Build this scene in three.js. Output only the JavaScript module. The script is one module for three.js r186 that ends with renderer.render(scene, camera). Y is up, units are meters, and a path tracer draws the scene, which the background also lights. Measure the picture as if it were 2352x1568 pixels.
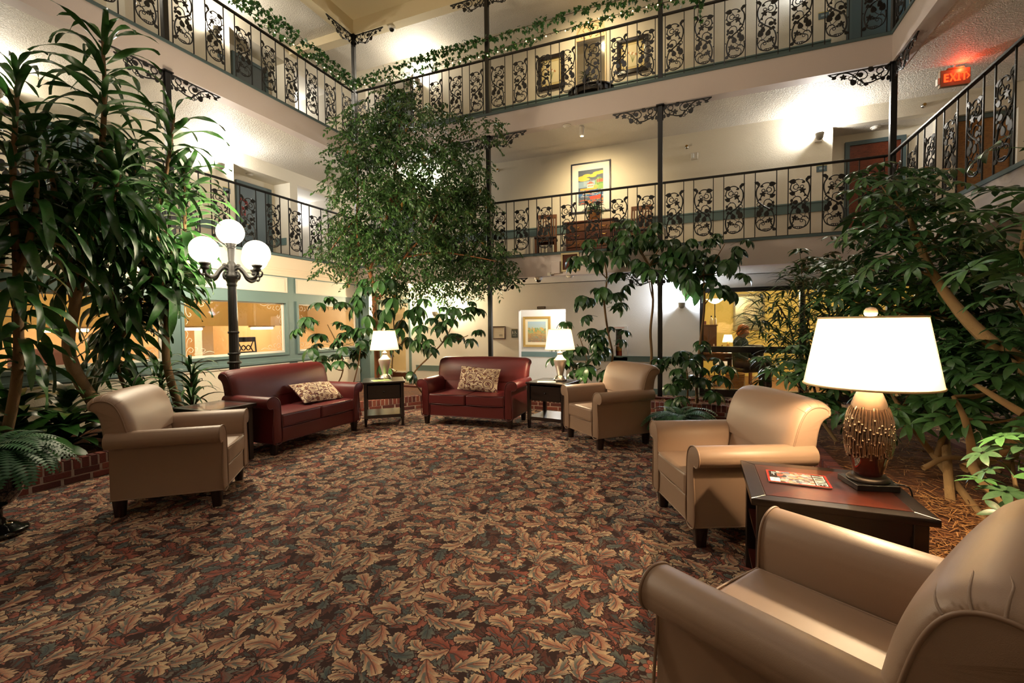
import * as THREE from 'three';
import { mergeGeometries, mergeVertices, toCreasedNormals } from 'three/addons/utils/BufferGeometryUtils.js';
import { RoundedBoxGeometry } from 'three/addons/geometries/RoundedBoxGeometry.js';
import { MarchingCubes } from 'three/addons/objects/MarchingCubes.js';
import { RectAreaLightUniformsLib } from 'three/addons/lights/RectAreaLightUniformsLib.js';

// ---------------------------------------------------------------- camera, background, exposure, large lights
const scene = new THREE.Scene();
scene.background = new THREE.Color(0, 0, 0);
const renderer = new THREE.WebGLRenderer({ antialias: true });
renderer.toneMapping = THREE.LinearToneMapping;
renderer.toneMappingExposure = 1.18;
renderer.shadowMap.enabled = true;
RectAreaLightUniformsLib.init();
const FPX = 1056.03, EYE = 1.456;
const camera = new THREE.PerspectiveCamera(2 * Math.atan(784 / FPX) * 180 / Math.PI, 2352 / 1568, 0.05, 60);
const CAM = new THREE.Vector3(7.1412, EYE, 8.3394);
const FW = new THREE.Vector3(), RI = new THREE.Vector3(), UP = new THREE.Vector3();
{
  const y = 22.2784 * Math.PI / 180, p = -2.0353 * Math.PI / 180, r = -0.5977 * Math.PI / 180;
  FW.set(-Math.sin(y) * Math.cos(p), Math.sin(p), -Math.cos(y) * Math.cos(p));
  const ri = new THREE.Vector3(Math.cos(y), 0, -Math.sin(y)), up = new THREE.Vector3().crossVectors(ri, FW);
  RI.copy(ri).multiplyScalar(Math.cos(r)).addScaledVector(up, Math.sin(r));
  UP.copy(ri).multiplyScalar(-Math.sin(r)).addScaledVector(up, Math.cos(r));
  camera.position.copy(CAM);
  camera.matrixAutoUpdate = true;
  const m = new THREE.Matrix4().makeBasis(RI, UP, FW.clone().negate());
  camera.quaternion.setFromRotationMatrix(m);
}
// where a pixel of the survey photograph lies at a given distance in front of the lens
function at(px, py, d) {
  return CAM.clone().addScaledVector(FW, d).addScaledVector(RI, (px - 1176) * d / FPX).addScaledVector(UP, -(py - 784) * d / FPX);
}

// building dimensions (metres)
const W = 9.69, F2 = 2.8, F3 = 5.6, T = 0.4256, CE3 = 7.92, CE = 8.24, ZB = -1.48, XL = -1.92, XR = 12.2, ZF = 12;

// large area lights in the atrium ceiling, above and behind the camera (panels are built with the ceiling)
const CEIL_PANELS = [[4.9, 4.6, 1.2, 1.2], [4.6, 8.6, 1.2, 1.2], [1.8, 6.6, 0.9, 0.9], [7.6, 5.0, 0.9, 0.9]];
for (const [x, z, w, d] of CEIL_PANELS) {
  const l = new THREE.RectAreaLight(new THREE.Color(1, 0.93, 0.85), z > 8 ? 4.0 : 6.2, w, d);
  l.name = 'ceiling_panel_light';
  l.position.set(x, CE - 0.035, z); l.rotation.x = -Math.PI / 2;
  scene.add(l);
}

// ---------------------------------------------------------------- helpers
let seed = 12345;
function rnd() { seed = (seed + 0x6d2b79f5) | 0; let t = Math.imul(seed ^ (seed >>> 15), 1 | seed); t = (t + Math.imul(t ^ (t >>> 7), 61 | t)) ^ t; return ((t ^ (t >>> 14)) >>> 0) / 4294967296; }
const rr = (a, b) => a + (b - a) * rnd();
const pick = (a) => a[Math.floor(rnd() * a.length)];
const V = (x, y, z) => new THREE.Vector3(x, y, z);
const V2 = (x, y) => new THREE.Vector2(x, y);
const PI = Math.PI, D2R = PI / 180;

function norm(g) {
  if (!g.attributes.normal) g.computeVertexNormals();
  if (!g.attributes.uv) g.setAttribute('uv', new THREE.BufferAttribute(new Float32Array(g.attributes.position.count * 2), 2));
  if (!g.index) { const n = g.attributes.position.count, a = new Uint32Array(n); for (let i = 0; i < n; i++) a[i] = i; g.setIndex(new THREE.BufferAttribute(a, 1)); }
  for (const k of Object.keys(g.attributes)) if (!['position', 'normal', 'uv'].includes(k)) g.deleteAttribute(k);
  g.morphAttributes = {};
  g.clearGroups();
  return g;
}
const merge = (list) => { list = list.flat(9).map(norm); return list.length === 1 ? list[0] : mergeGeometries(list, false); };
// uv in metres by the axis a face points along
function uvm(g, s = 1) {
  norm(g);
  const p = g.attributes.position, n = g.attributes.normal, u = g.attributes.uv, loose = g.index.count === p.count;
  for (let i = 0; i < p.count; i++) {
    let nx = n.getX(i), ny = n.getY(i), nz = n.getZ(i);
    if (loose) { const k = i - (i % 3); nx = n.getX(k) + n.getX(k + 1) + n.getX(k + 2); ny = n.getY(k) + n.getY(k + 1) + n.getY(k + 2); nz = n.getZ(k) + n.getZ(k + 1) + n.getZ(k + 2); }
    const ax = Math.abs(nx), ay = Math.abs(ny), az = Math.abs(nz);
    if (ay >= ax && ay >= az) u.setXY(i, p.getX(i) * s, -p.getZ(i) * s);
    else if (ax >= az) u.setXY(i, p.getZ(i) * s, p.getY(i) * s);
    else u.setXY(i, p.getX(i) * s, p.getY(i) * s);
  }
  return g;
}
const mv = (g, x, y, z) => g.translate(x, y, z);
function bx(x0, x1, y0, y1, z0, z1) { return new THREE.BoxGeometry(Math.abs(x1 - x0), Math.abs(y1 - y0), Math.abs(z1 - z0)).translate((x0 + x1) / 2, (y0 + y1) / 2, (z0 + z1) / 2); }
function box(w, h, d, x = 0, y = 0, z = 0) { return new THREE.BoxGeometry(w, h, d).translate(x, y, z); }
function rbox(w, h, d, r = 0.01, x = 0, y = 0, z = 0, seg = 2) { return norm(new RoundedBoxGeometry(w, h, d, seg, Math.min(r, w / 2.01, h / 2.01, d / 2.01))).translate(x, y, z); }
function cyl(rt, rb, h, x = 0, y = 0, z = 0, seg = 14) { return new THREE.CylinderGeometry(rt, rb, h, seg).translate(x, y, z); }
function lathe(prof, seg = 24) { return new THREE.LatheGeometry(prof.map(([r, y]) => V2(Math.max(r, 0.0001), y)), seg); }
function sph(r, x = 0, y = 0, z = 0, a = 18, b = 12) { return new THREE.SphereGeometry(r, a, b).translate(x, y, z); }
function tube(pts, r, seg = 0, rad = 6, closed = false) {
  const c = new THREE.CatmullRomCurve3(pts, closed, 'centripetal');
  return new THREE.TubeGeometry(c, seg || pts.length * 3, r, rad, closed);
}
// tapered tube through points with a radius at each
function limb(pts, radii, rad = 8, sub = 4) {
  const c = new THREE.CatmullRomCurve3(pts, false, 'centripetal'), n = (pts.length - 1) * sub;
  const fr = c.computeFrenetFrames(n, false), pos = [], uv = [], idx = [];
  for (let i = 0; i <= n; i++) {
    const t = i / n, P = c.getPoint(t), k = t * (radii.length - 1), a = Math.min(Math.floor(k), radii.length - 2), r = radii[a] + (radii[a + 1] - radii[a]) * (k - a);
    for (let j = 0; j <= rad; j++) {
      const an = j / rad * 2 * PI, N = fr.normals[Math.min(i, n)], B = fr.binormals[Math.min(i, n)];
      pos.push(P.x + r * (Math.cos(an) * N.x + Math.sin(an) * B.x), P.y + r * (Math.cos(an) * N.y + Math.sin(an) * B.y), P.z + r * (Math.cos(an) * N.z + Math.sin(an) * B.z));
      uv.push(j / rad, t * n * 0.1);
      if (i < n && j < rad) { const q = i * (rad + 1) + j; idx.push(q, q + rad + 1, q + 1, q + 1, q + rad + 1, q + rad + 2); }
    }
  }
  const g = new THREE.BufferGeometry();
  g.setAttribute('position', new THREE.Float32BufferAttribute(pos, 3)); g.setAttribute('uv', new THREE.Float32BufferAttribute(uv, 2)); g.setIndex(idx); g.computeVertexNormals();
  return g;
}
function shapeOf(pts) { const s = new THREE.Shape(); pts.forEach(([x, y], i) => (i ? s.lineTo(x, y) : s.moveTo(x, y))); return s; }
function extr(shape, depth, bevel = 0, o = {}) {
  return norm(new THREE.ExtrudeGeometry(shape, { depth: depth - 2 * bevel, bevelEnabled: bevel > 0, bevelSize: bevel, bevelThickness: bevel, bevelSegments: o.bs ?? 2, steps: o.steps ?? 1, curveSegments: o.cs ?? 10, bevelOffset: -bevel })).translate(0, 0, bevel);
}
const used = new Map();
function numbered(n) { const k = used.get(n) ?? 0; used.set(n, k + 1); return k ? n + '_' + String(k).padStart(3, '0') : n; }
function shadows(o) { o.castShadow = true; o.receiveShadow = true; return o; }
function mesh(name, g, m, parent) { const o = shadows(new THREE.Mesh(Array.isArray(g) ? merge(g) : g, m)); o.name = name; if (parent) parent.add(o); return o; }
const part = (name, g, m, parent, label) => { const o = mesh(name, g, m, parent); if (label) o.userData.label = label; return o; };
function thing(name, label, category, pos = [0, 0, 0], ry = 0, group) {
  const o = new THREE.Group(); o.name = numbered(name); scene.add(o); o.position.set(...pos); o.rotation.y = ry;
  o.userData = { label, category }; if (group) o.userData.group = group;
  return o;
}
function single(name, g, m, label, category, group) {
  const o = mesh(numbered(name), g, m, scene); o.userData = { label, category }; if (group) o.userData.group = group; return o;
}
function struct(name, g, m) { const o = mesh(numbered(name), g, m, scene); o.userData = { kind: 'structure' }; return o; }
function structGroup(name, pos = [0, 0, 0], ry = 0) { const o = new THREE.Group(); o.name = numbered(name); o.userData = { kind: 'structure' }; o.position.set(...pos); o.rotation.y = ry; scene.add(o); return o; }
function copyOf(src, label, pos, ry) {
  const o = src.clone(); o.name = numbered(src.name.replace(/_\d\d\d$/, '')); o.userData = { ...src.userData, label }; scene.add(o);
  if (pos) o.position.set(...pos); if (ry !== undefined) o.rotation.set(0, ry, 0);
  return o;
}

// ---------------------------------------------------------------- textures
function data(n, f, rep, srgb = false) {
  const a = new Uint8Array(n * n * 4);
  for (let y = 0; y < n; y++) for (let x = 0; x < n; x++) {
    const v = f(x / n, y / n), o = (y * n + x) * 4;
    if (typeof v === 'number') { a[o] = a[o + 1] = a[o + 2] = Math.max(0, Math.min(255, v * 255)); } else { a[o] = v[0] * 255; a[o + 1] = v[1] * 255; a[o + 2] = v[2] * 255; }
    a[o + 3] = 255;
  }
  const t = new THREE.DataTexture(a, n, n, THREE.RGBAFormat);
  t.wrapS = t.wrapT = THREE.RepeatWrapping; t.magFilter = THREE.LinearFilter; t.minFilter = THREE.LinearMipmapLinearFilter; t.generateMipmaps = true; t.repeat.set(1 / rep, 1 / rep); t.needsUpdate = true;
  if (srgb) t.colorSpace = THREE.SRGBColorSpace;
  return t;
}
// tileable value noise
function tnoise(seedv, n) {
  const g = new Float32Array(n * n); let s = seedv;
  for (let i = 0; i < n * n; i++) { s = (Math.imul(s, 1664525) + 1013904223) | 0; g[i] = (s >>> 8) / 16777216; }
  return (u, v) => {
    const x = (u - Math.floor(u)) * n, y = (v - Math.floor(v)) * n, i = Math.floor(x), j = Math.floor(y), fx = x - i, fy = y - j, sx = fx * fx * (3 - 2 * fx), sy = fy * fy * (3 - 2 * fy);
    const G = (a, b) => g[((b % n) + n) % n * n + ((a % n) + n) % n];
    return (G(i, j) * (1 - sx) + G(i + 1, j) * sx) * (1 - sy) + (G(i, j + 1) * (1 - sx) + G(i + 1, j + 1) * sx) * sy;
  };
}
const nA = tnoise(1, 8), nB = tnoise(2, 24), nC = tnoise(3, 64), nD = tnoise(4, 160), nE = tnoise(9, 256);
const texStucco = data(512, (u, v) => { const h = 0.55 * nC(u, v) + 0.45 * nD(u, v); return Math.pow(Math.max(0, (h - 0.35) * 1.6), 0.8); }, 0.9);
const texFine = data(512, (u, v) => 0.5 * nD(u, v) + 0.5 * nE(u, v), 0.8);
const texLeather = data(512, (u, v) => { const w = nC(u + 0.02 * nB(u, v), v), k = nD(u, v); return 0.6 * (1 - Math.pow(Math.abs(2 * w - 1), 0.6)) + 0.4 * k; }, 0.22);
const texWood = data(512, (u, v) => { const g = 0.5 * nD(u * 0.25, v * 2) + 0.3 * nC(u * 0.2, v * 2) + 0.2 * nB(u * 0.5, v); const c = 0.55 + 0.9 * (g - 0.5); return [c, c, c]; }, 0.5);
const texBrick = data(256, (u, v) => { const c = 0.7 + 0.5 * (0.5 * nC(u, v) + 0.5 * nD(u, v) - 0.5); return [c, c * 0.98, c * 0.95]; }, 0.3);
const texLeaf = data(256, (u, v) => { const c = 0.8 + 0.5 * (0.6 * nB(u, v) + 0.4 * nD(u, v) - 0.5); return [c, c, c]; }, 0.35);
const texMulch = data(1024, (u, v) => {
  const a = nD(u * 0.5 + 0.3 * nB(u, v), v * 1.6), b = nE(u * 1.6, v * 0.6 + 0.2 * nB(v, u)), k = Math.max(a, b) * 0.7 + 0.3 * nB(u, v), q = Math.pow(k, 1.6);
  return [0.16 + 0.5 * q, 0.085 + 0.3 * q, 0.045 + 0.14 * q];
}, 0.9, true);

function canvas(w, h, draw) { const c = document.createElement('canvas'); c.width = w; c.height = h; draw(c.getContext('2d'), w, h); return c; }
function canvasTex(w, h, draw, rep) {
  const t = new THREE.CanvasTexture(canvas(w, h, draw)); t.colorSpace = THREE.SRGBColorSpace; t.magFilter = THREE.LinearFilter;
  if (rep) { t.wrapS = t.wrapT = THREE.RepeatWrapping; t.repeat.set(1 / rep, 1 / rep); }
  return t;
}
// the carpet: woven acanthus leaves in tan, rust and slate on maroon, one repeat is 2.4 m
const mix3 = (a, b, t) => [0, 1, 2].map((i) => Math.round(a[i] + (b[i] - a[i]) * t));
const css = (c, al = 1) => `rgba(${c[0]},${c[1]},${c[2]},${al})`;
const CARPET = canvas(2048, 2048, (c, N) => {
  c.fillStyle = '#35150f'; c.fillRect(0, 0, N, N);
  const MPX = N / 2.4;
  function leaf(x, y, len, wid, ang, bend, tan, rust, slate, lobes) {
    // spine points
    const n = 34, sp = [];
    let a = ang, px = x, py = y;
    for (let i = 0; i <= n; i++) { sp.push([px, py, a]); px += Math.cos(a) * len / n; py += Math.sin(a) * len / n; a += bend / n; }
    const left = [], right = [], tips = [];
    for (let i = 0; i <= n; i++) {
      const t = i / n, env = Math.pow(Math.sin(PI * Math.min(1, 0.1 + t * 0.9)), 0.7) * (0.55 + 0.6 * t), ph = t * lobes, f = ph - Math.floor(ph);
      const saw = (0.46 + 0.54 * Math.pow(f, 0.6)) * (f > 0.88 ? 0.55 : 1), ser = 1 + 0.13 * Math.sin(ph * 2 * PI * 3.0);
      const w = wid * env * saw * ser, [X, Y, A] = sp[i], fx = Math.cos(A) * w * 0.45, fy = Math.sin(A) * w * 0.45;
      left.push([X + Math.cos(A - PI / 2) * w + fx, Y + Math.sin(A - PI / 2) * w + fy]);
      right.push([X + Math.cos(A + PI / 2) * w + fx, Y + Math.sin(A + PI / 2) * w + fy]);
      if (f > 0.6 && f < 0.95) tips.push([left[i], i], [right[i], i]);
    }
    tips.push([[sp[n][0] + Math.cos(sp[n][2]) * wid * 0.3, sp[n][1] + Math.sin(sp[n][2]) * wid * 0.3], n]);
    const xs = left.concat(right).map((p) => p[0]), ys = left.concat(right).map((p) => p[1]);
    const x0 = Math.min(...xs) - 8, x1 = Math.max(...xs) + 8, y0 = Math.min(...ys) - 8, y1 = Math.max(...ys) + 8;
    const jig = [];
    for (let k = 0; k < 60; k++) jig.push(rnd());
    for (const ox of [-N, 0, N]) for (const oy of [-N, 0, N]) {
      if (x1 + ox < 0 || x0 + ox > N || y1 + oy < 0 || y0 + oy > N) continue;
      c.save(); c.translate(ox, oy);
      c.beginPath(); c.moveTo(sp[0][0], sp[0][1]);
      for (const p of left) c.lineTo(p[0], p[1]);
      c.lineTo(tips[tips.length - 1][0][0], tips[tips.length - 1][0][1]);
      for (const p of right.slice().reverse()) c.lineTo(p[0], p[1]);
      c.closePath();
      c.lineWidth = 7; c.strokeStyle = '#34140f'; c.stroke();
      c.fillStyle = css(mix3(rust, slate, jig[0] * 0.35)); c.fill(); c.clip();
      // dyed streaks that run from the spine out to each lobe
      tips.forEach(([tp, i], k) => {
        const b = sp[Math.max(0, i - 12)], m = sp[Math.max(0, i - 3)];
        for (let s = 0; s < 6; s++) {
          const q = jig[(k * 6 + s) % 60], from = s % 3 === 0 ? slate : s % 3 === 1 ? rust : mix3(rust, tan, 0.45), off = (s - 2.5) * wid * 0.11;
          const g = c.createLinearGradient(b[0], b[1], tp[0], tp[1]);
          g.addColorStop(0.05, css(from, 0.9)); g.addColorStop(0.45 + 0.2 * q, css(mix3(from, tan, 0.55), 0.9)); g.addColorStop(0.95, css(mix3(tan, [226, 204, 166], tan[0] > 180 ? 0.5 * q : 0.12 * q), 0.95));
          c.strokeStyle = g; c.lineWidth = wid * [0.34, 0.24, 0.2, 0.12, 0.1, 0.07][s]; c.lineCap = 'round'; c.beginPath();
          c.moveTo(b[0] + off * 0.3, b[1] - off * 0.3); c.quadraticCurveTo((m[0] + tp[0]) / 2 + off, (m[1] + tp[1]) / 2 - off, tp[0] + off * 0.4, tp[1] - off * 0.4); c.stroke();
        }
      });
      c.strokeStyle = css(mix3(rust, [60, 24, 18], 0.5), 0.9); c.lineWidth = Math.max(2, wid * 0.07); c.beginPath(); c.moveTo(sp[0][0], sp[0][1]);
      for (let i = 0; i < n; i += 2) c.lineTo(sp[i][0], sp[i][1]);
      c.stroke();
      c.restore();
    }
  }
  const TAN = [226, 199, 158], TAN2 = [212, 179, 143], RUST = [140, 66, 53], RUST2 = [174, 97, 78], SLATE = [72, 82, 82], SLATE2 = [112, 114, 106], BROWN = [100, 54, 44];
  const flow = (x, y) => 2.6 * nA(x / N, y / N) * 2 * PI + 0.4;
  const put = (cells, lo, hi, skip, pal) => {
    const order = []; for (let i = 0; i < cells * cells; i++) order.push(i);
    for (let i = order.length - 1; i > 0; i--) { const j = Math.floor(rnd() * (i + 1)); [order[i], order[j]] = [order[j], order[i]]; }
    for (const i of order) {
      if (rnd() < skip) continue;
      const x = (i % cells + 0.5 + rr(-0.42, 0.42)) * N / cells, y = (Math.floor(i / cells) + 0.5 + rr(-0.42, 0.42)) * N / cells, len = rr(lo, hi) * MPX;
      const an = flow(x, y) + rr(-0.9, 0.9), bend = rr(-1.9, 1.9), mid = an + bend / 2;
      leaf(x - Math.cos(mid) * len / 2, y - Math.sin(mid) * len / 2, len, len * rr(0.3, 0.44), an, bend, ...pal(), Math.floor(rr(3, 5.9)));
    }
  };
  put(25, 0.12, 0.2, 0.25, () => [BROWN, [92, 42, 32], SLATE]);
  put(18, 0.12, 0.2, 0.3, () => [SLATE2, RUST, SLATE]);
  put(19, 0.12, 0.2, 0.25, () => [RUST2, RUST, SLATE]);
  put(16, 0.08, 0.13, 0.1, () => [SLATE2, SLATE, [70, 84, 86]]);
  put(22, 0.11, 0.19, 0.2, () => [rnd() < 0.6 ? TAN : TAN2, RUST2, SLATE2]);
  // small round blossoms inside curled stems
  for (let i = 0; i < 9; i++) {
    const x = rnd() * N, y = rnd() * N, r = rr(0.04, 0.055) * MPX;
    for (const ox of [-N, 0, N]) for (const oy of [-N, 0, N]) {
      if (Math.abs(x + ox - N / 2) > N / 2 + 2 * r || Math.abs(y + oy - N / 2) > N / 2 + 2 * r) continue;
      c.save(); c.translate(x + ox, y + oy);
      c.fillStyle = '#2c110f'; c.beginPath(); c.arc(0, 0, r * 1.2, 0, 7); c.fill();
      for (let ring = 0; ring < 3; ring++) for (let k = 0; k < 7; k++) {
        const a = k / 7 * 2 * PI + ring * 0.45, d = r * [0.85, 0.55, 0.2][ring], q = r * [0.45, 0.36, 0.26][ring];
        c.fillStyle = css([SLATE2, RUST2, TAN][ring]); c.strokeStyle = '#4a221a'; c.lineWidth = 2;
        c.beginPath(); c.ellipse(Math.cos(a) * d, Math.sin(a) * d, q, q * 0.7, a, 0, 7); c.fill(); c.stroke();
      }
      c.restore();
    }
  }
  // yarn grain
  const im = c.getImageData(0, 0, N, N), d = im.data;
  let s = 77;
  for (let i = 0; i < d.length; i += 4) { s = (Math.imul(s, 1664525) + 1013904223) | 0; const k = 0.86 + 0.28 * ((s >>> 8) / 16777216); d[i] = Math.min(255, d[i] * k); d[i + 1] = Math.min(255, d[i + 1] * k); d[i + 2] = Math.min(255, d[i + 2] * k); }
  c.putImageData(im, 0, 0);
});
const texCarpet = new THREE.CanvasTexture(CARPET);
texCarpet.colorSpace = THREE.SRGBColorSpace; texCarpet.wrapS = texCarpet.wrapT = THREE.RepeatWrapping; texCarpet.repeat.set(1 / 2.4, 1 / 2.4); texCarpet.magFilter = THREE.LinearFilter;

// paisley upholstery print for the lumbar pillows
const texPaisley = canvasTex(768, 448, (c, w, h) => {
  c.fillStyle = '#d6c4a6'; c.fillRect(0, 0, w, h);
  const wine = '#5a2228', gold = '#a98a5a';
  function pais(x, y, s, a, flip) {
    c.save(); c.translate(x, y); c.rotate(a); c.scale(s * (flip ? -1 : 1), s);
    const drop = (k) => { c.beginPath(); c.moveTo(0, -70 * k); c.bezierCurveTo(60 * k, -60 * k, 62 * k, 20 * k, 0, 40 * k); c.bezierCurveTo(-50 * k, 48 * k, -66 * k, 0, -40 * k, -26 * k); c.bezierCurveTo(-20 * k, -46 * k, 10 * k, -40 * k, 0, -70 * k); c.closePath(); };
    c.lineWidth = 40; c.strokeStyle = '#d6c4a6'; drop(1.05); c.stroke(); c.lineWidth = 14; c.strokeStyle = wine; drop(1.0); c.stroke(); c.fillStyle = '#d9c9ac'; c.fill();
    for (let i = 0; i < 26; i++) { const t = i / 26 * 2 * PI; c.fillStyle = wine; c.beginPath(); c.arc(Math.cos(t) * 66, Math.sin(t) * 66 - 8, 6, 0, 7); c.fill(); }
    c.lineWidth = 6; c.strokeStyle = gold; drop(0.74); c.stroke(); c.lineWidth = 9; c.strokeStyle = wine; drop(0.5); c.stroke(); c.fillStyle = wine; drop(0.3); c.fill();
    c.restore();
  }
  function flower(x, y, r) {
    for (let k = 0; k < 8; k++) { const t = k / 8 * 2 * PI; c.fillStyle = wine; c.beginPath(); c.ellipse(x + Math.cos(t) * r * 0.6, y + Math.sin(t) * r * 0.6, r * 0.42, r * 0.25, t, 0, 7); c.fill(); }
    c.fillStyle = gold; c.beginPath(); c.arc(x, y, r * 0.4, 0, 7); c.fill(); c.fillStyle = wine; c.beginPath(); c.arc(x, y, r * 0.18, 0, 7); c.fill();
  }
  for (let i = 0; i < 150; i++) { c.strokeStyle = i % 4 ? wine : gold; c.lineWidth = 11; const x = rr(0, w), y = rr(0, h); c.beginPath(); c.moveTo(x, y); c.bezierCurveTo(x + rr(-70, 70), y + rr(-50, 50), x + rr(-70, 70), y + rr(-50, 50), x + rr(-90, 90), y + rr(-70, 70)); c.stroke(); }
  for (const [x, y, s, a, f] of [[250, 220, 1.35, 1.9, 0], [600, 300, 1.5, 2.5, 1], [90, 380, 1.0, 0.4, 0], [690, 80, 0.9, 0.2, 1], [430, 60, 0.9, -1.2, 0], [430, 400, 0.9, 1.0, 1], [560, 90, 0.8, 2.2, 0], [30, 60, 0.8, 1.0, 1], [730, 230, 0.8, 1.4, 0]]) pais(x, y, s, a, f);
  for (const [x, y, r] of [[90, 110, 44], [150, 200, 30], [60, 230, 26], [330, 90, 34], [520, 130, 30], [330, 380, 30], [745, 420, 36], [205, 60, 24], [160, 320, 34], [340, 300, 26], [480, 220, 26], [640, 190, 28], [250, 420, 28], [520, 420, 30], [640, 430, 26], [120, 20, 24], [300, 20, 26], [20, 300, 28]]) flower(x, y, r);
});

// ---------------------------------------------------------------- materials
const col = (h) => new THREE.Color(h);
const std = (c, rough = 0.7, o = {}) => new THREE.MeshStandardMaterial({ color: col(c), roughness: rough, ...o });
const phys = (c, rough, o = {}) => new THREE.MeshPhysicalMaterial({ color: col(c), roughness: rough, ...o });
const rep = (t, r) => { const k = t.clone(); k.repeat.set(1 / r, 1 / r); k.needsUpdate = true; return k; };
const M = {
  wall: std('#ddd4c0', 0.75, { bumpMap: texFine, bumpScale: 0.003 }),
  wallWhite: std('#dcd8d0', 0.75, { bumpMap: texFine, bumpScale: 0.003 }),
  stucco: std('#d2cabc', 0.55, { bumpMap: texStucco, bumpScale: 0.008 }),
  fascia: std('#cabdb7', 0.6, { bumpMap: texFine, bumpScale: 0.001 }),
  ceil: std('#d8c8a4', 0.8, { bumpMap: texFine, bumpScale: 0.002 }),
  teal: std('#637a78', 0.45), tealDark: std('#4a5c5e', 0.5),
  iron: phys('#050404', 0.4, { clearcoat: 0.2, clearcoatRoughness: 0.25 }),
  carpet: std('#ffffff', 0.95, { map: texCarpet, bumpMap: rep(texFine, 0.12), bumpScale: 0.004 }),
  mulch: std('#ffffff', 1, { map: texMulch, bumpMap: rep(texMulch, 0.9), bumpScale: 0.03 }),
  straw: [std('#a8733f', 0.8), std('#7d5029', 0.85), std('#c08d55', 0.8), std('#54331c', 0.9)],
  brick: [std('#7c3a2c', 0.85, { map: texBrick, bumpMap: texBrick, bumpScale: 0.006 }), std('#6b3026', 0.85, { map: texBrick, bumpMap: texBrick, bumpScale: 0.006 }), std('#8c4a38', 0.85, { map: texBrick, bumpMap: texBrick, bumpScale: 0.006 }), std('#5c2a24', 0.85, { map: texBrick, bumpMap: texBrick, bumpScale: 0.006 })],
  mortar: std('#a89688', 0.95, { bumpMap: texFine, bumpScale: 0.004 }),
  tan: phys('#8e7460', 0.48, { bumpMap: rep(texLeather, 0.1), bumpScale: 0.0002, sheen: 0.15, sheenRoughness: 0.6 }),
  tanPipe: std('#866b57', 0.5),
  wine: phys('#571a1b', 0.38, { bumpMap: rep(texLeather, 0.1), bumpScale: 0.0002 }),
  winePipe: std('#4a1517', 0.45),
  darkwood: phys('#1c0a07', 0.32, { map: texWood, clearcoat: 0.6, clearcoatRoughness: 0.18 }),
  legwood: phys('#2b130d', 0.35, { map: texWood, clearcoat: 0.3 }),
  mahog: phys('#6a2511', 0.3, { map: texWood, clearcoat: 0.8, clearcoatRoughness: 0.12 }),
  mahog2: phys('#4c190d', 0.3, { map: texWood, clearcoat: 0.8, clearcoatRoughness: 0.12 }),
  oak: phys('#84502a', 0.5, { map: texWood }), oakDark: phys('#68331a', 0.45, { map: texWood, clearcoat: 0.3 }),
  glass: new THREE.MeshPhysicalMaterial({ color: 0xffffff, roughness: 0.02, transmission: 1, thickness: 0, ior: 1.5 }),
  shade: new THREE.MeshPhysicalMaterial({ color: col('#fbf3e4'), roughness: 0.95, transmission: 0.5, thickness: 0 }),
  shadeTrim: std('#e9d2a8', 0.9),
  brass: std('#b08a48', 0.3, { metalness: 1 }), chrome: std('#c9c5bf', 0.25, { metalness: 1 }), nickel: std('#d2c9bd', 0.25, { metalness: 1 }),
  white: std('#e6e0d4', 0.5), offwhite: std('#cfc7b8', 0.6), black: std('#0c0b0b', 0.35), blackGloss: phys('#080707', 0.12, { clearcoat: 1 }),
  paisley: std('#ffffff', 0.85, { map: texPaisley, bumpMap: rep(texFine, 0.3), bumpScale: 0.002 }),
  bark: std('#8a6a45', 0.85, { bumpMap: texBrick, bumpScale: 0.01 }), barkPale: std('#a98758', 0.8, { bumpMap: texBrick, bumpScale: 0.008 }), barkDark: std('#5d4630', 0.9, { bumpMap: texBrick, bumpScale: 0.01 }),
};
const leafMat = (c, rough = 0.32, tr = 0.12) => new THREE.MeshPhysicalMaterial({ color: col(c), roughness: rough, transmission: tr, thickness: 0, map: texLeaf });
const LEAF = {
  drac: [leafMat('#2f5a24'), leafMat('#254b1f'), leafMat('#37652a')],
  ficus: leafMat('#466c36', 0.42, 0.2),
  scheff: [leafMat('#32582b'), leafMat('#2a4d27'), leafMat('#406c36')],
  arb: [leafMat('#45703c'), leafMat('#3a6334'), leafMat('#538048'), leafMat('#42623f', 0.38)],
  fern: [leafMat('#2c6a38', 0.55), leafMat('#235a30', 0.55)],
  ivy: leafMat('#3a7034', 0.5), palm: [leafMat('#405f36'), leafMat('#36542e'), leafMat('#506f42')],
  dry: leafMat('#9a5a2c', 0.7),
};
const glow = (c, e, i) => new THREE.MeshStandardMaterial({ color: col(c), emissive: col(e), emissiveIntensity: i, roughness: 0.5 });
// ================================================================ THE SETTING
// a wall of boxes round its openings [a0, a1, y0, y1]; axis 'x': the wall lies in a plane of constant x and runs along z
function wallBoxes(axis, t0, t1, a0, a1, y0, y1, open = []) {
  const b = (p, q, r, s) => (q - p > 0.002 && s - r > 0.002 ? [axis === 'x' ? bx(t0, t1, r, s, p, q) : bx(p, q, r, s, t0, t1)] : []);
  const o = open.slice().sort((p, q) => p[0] - q[0]), out = [];
  let c = a0;
  for (const [p, q, r, s] of o) { out.push(...b(c, p, y0, y1), ...b(p, q, y0, r), ...b(p, q, s, y1)); c = q; }
  out.push(...b(c, a1, y0, y1));
  return uvm(merge(out));
}
struct('floor', uvm(bx(-0.14, XR + 0.2, -0.12, 0, -1.63, ZF + 0.2)), M.carpet);

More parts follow.
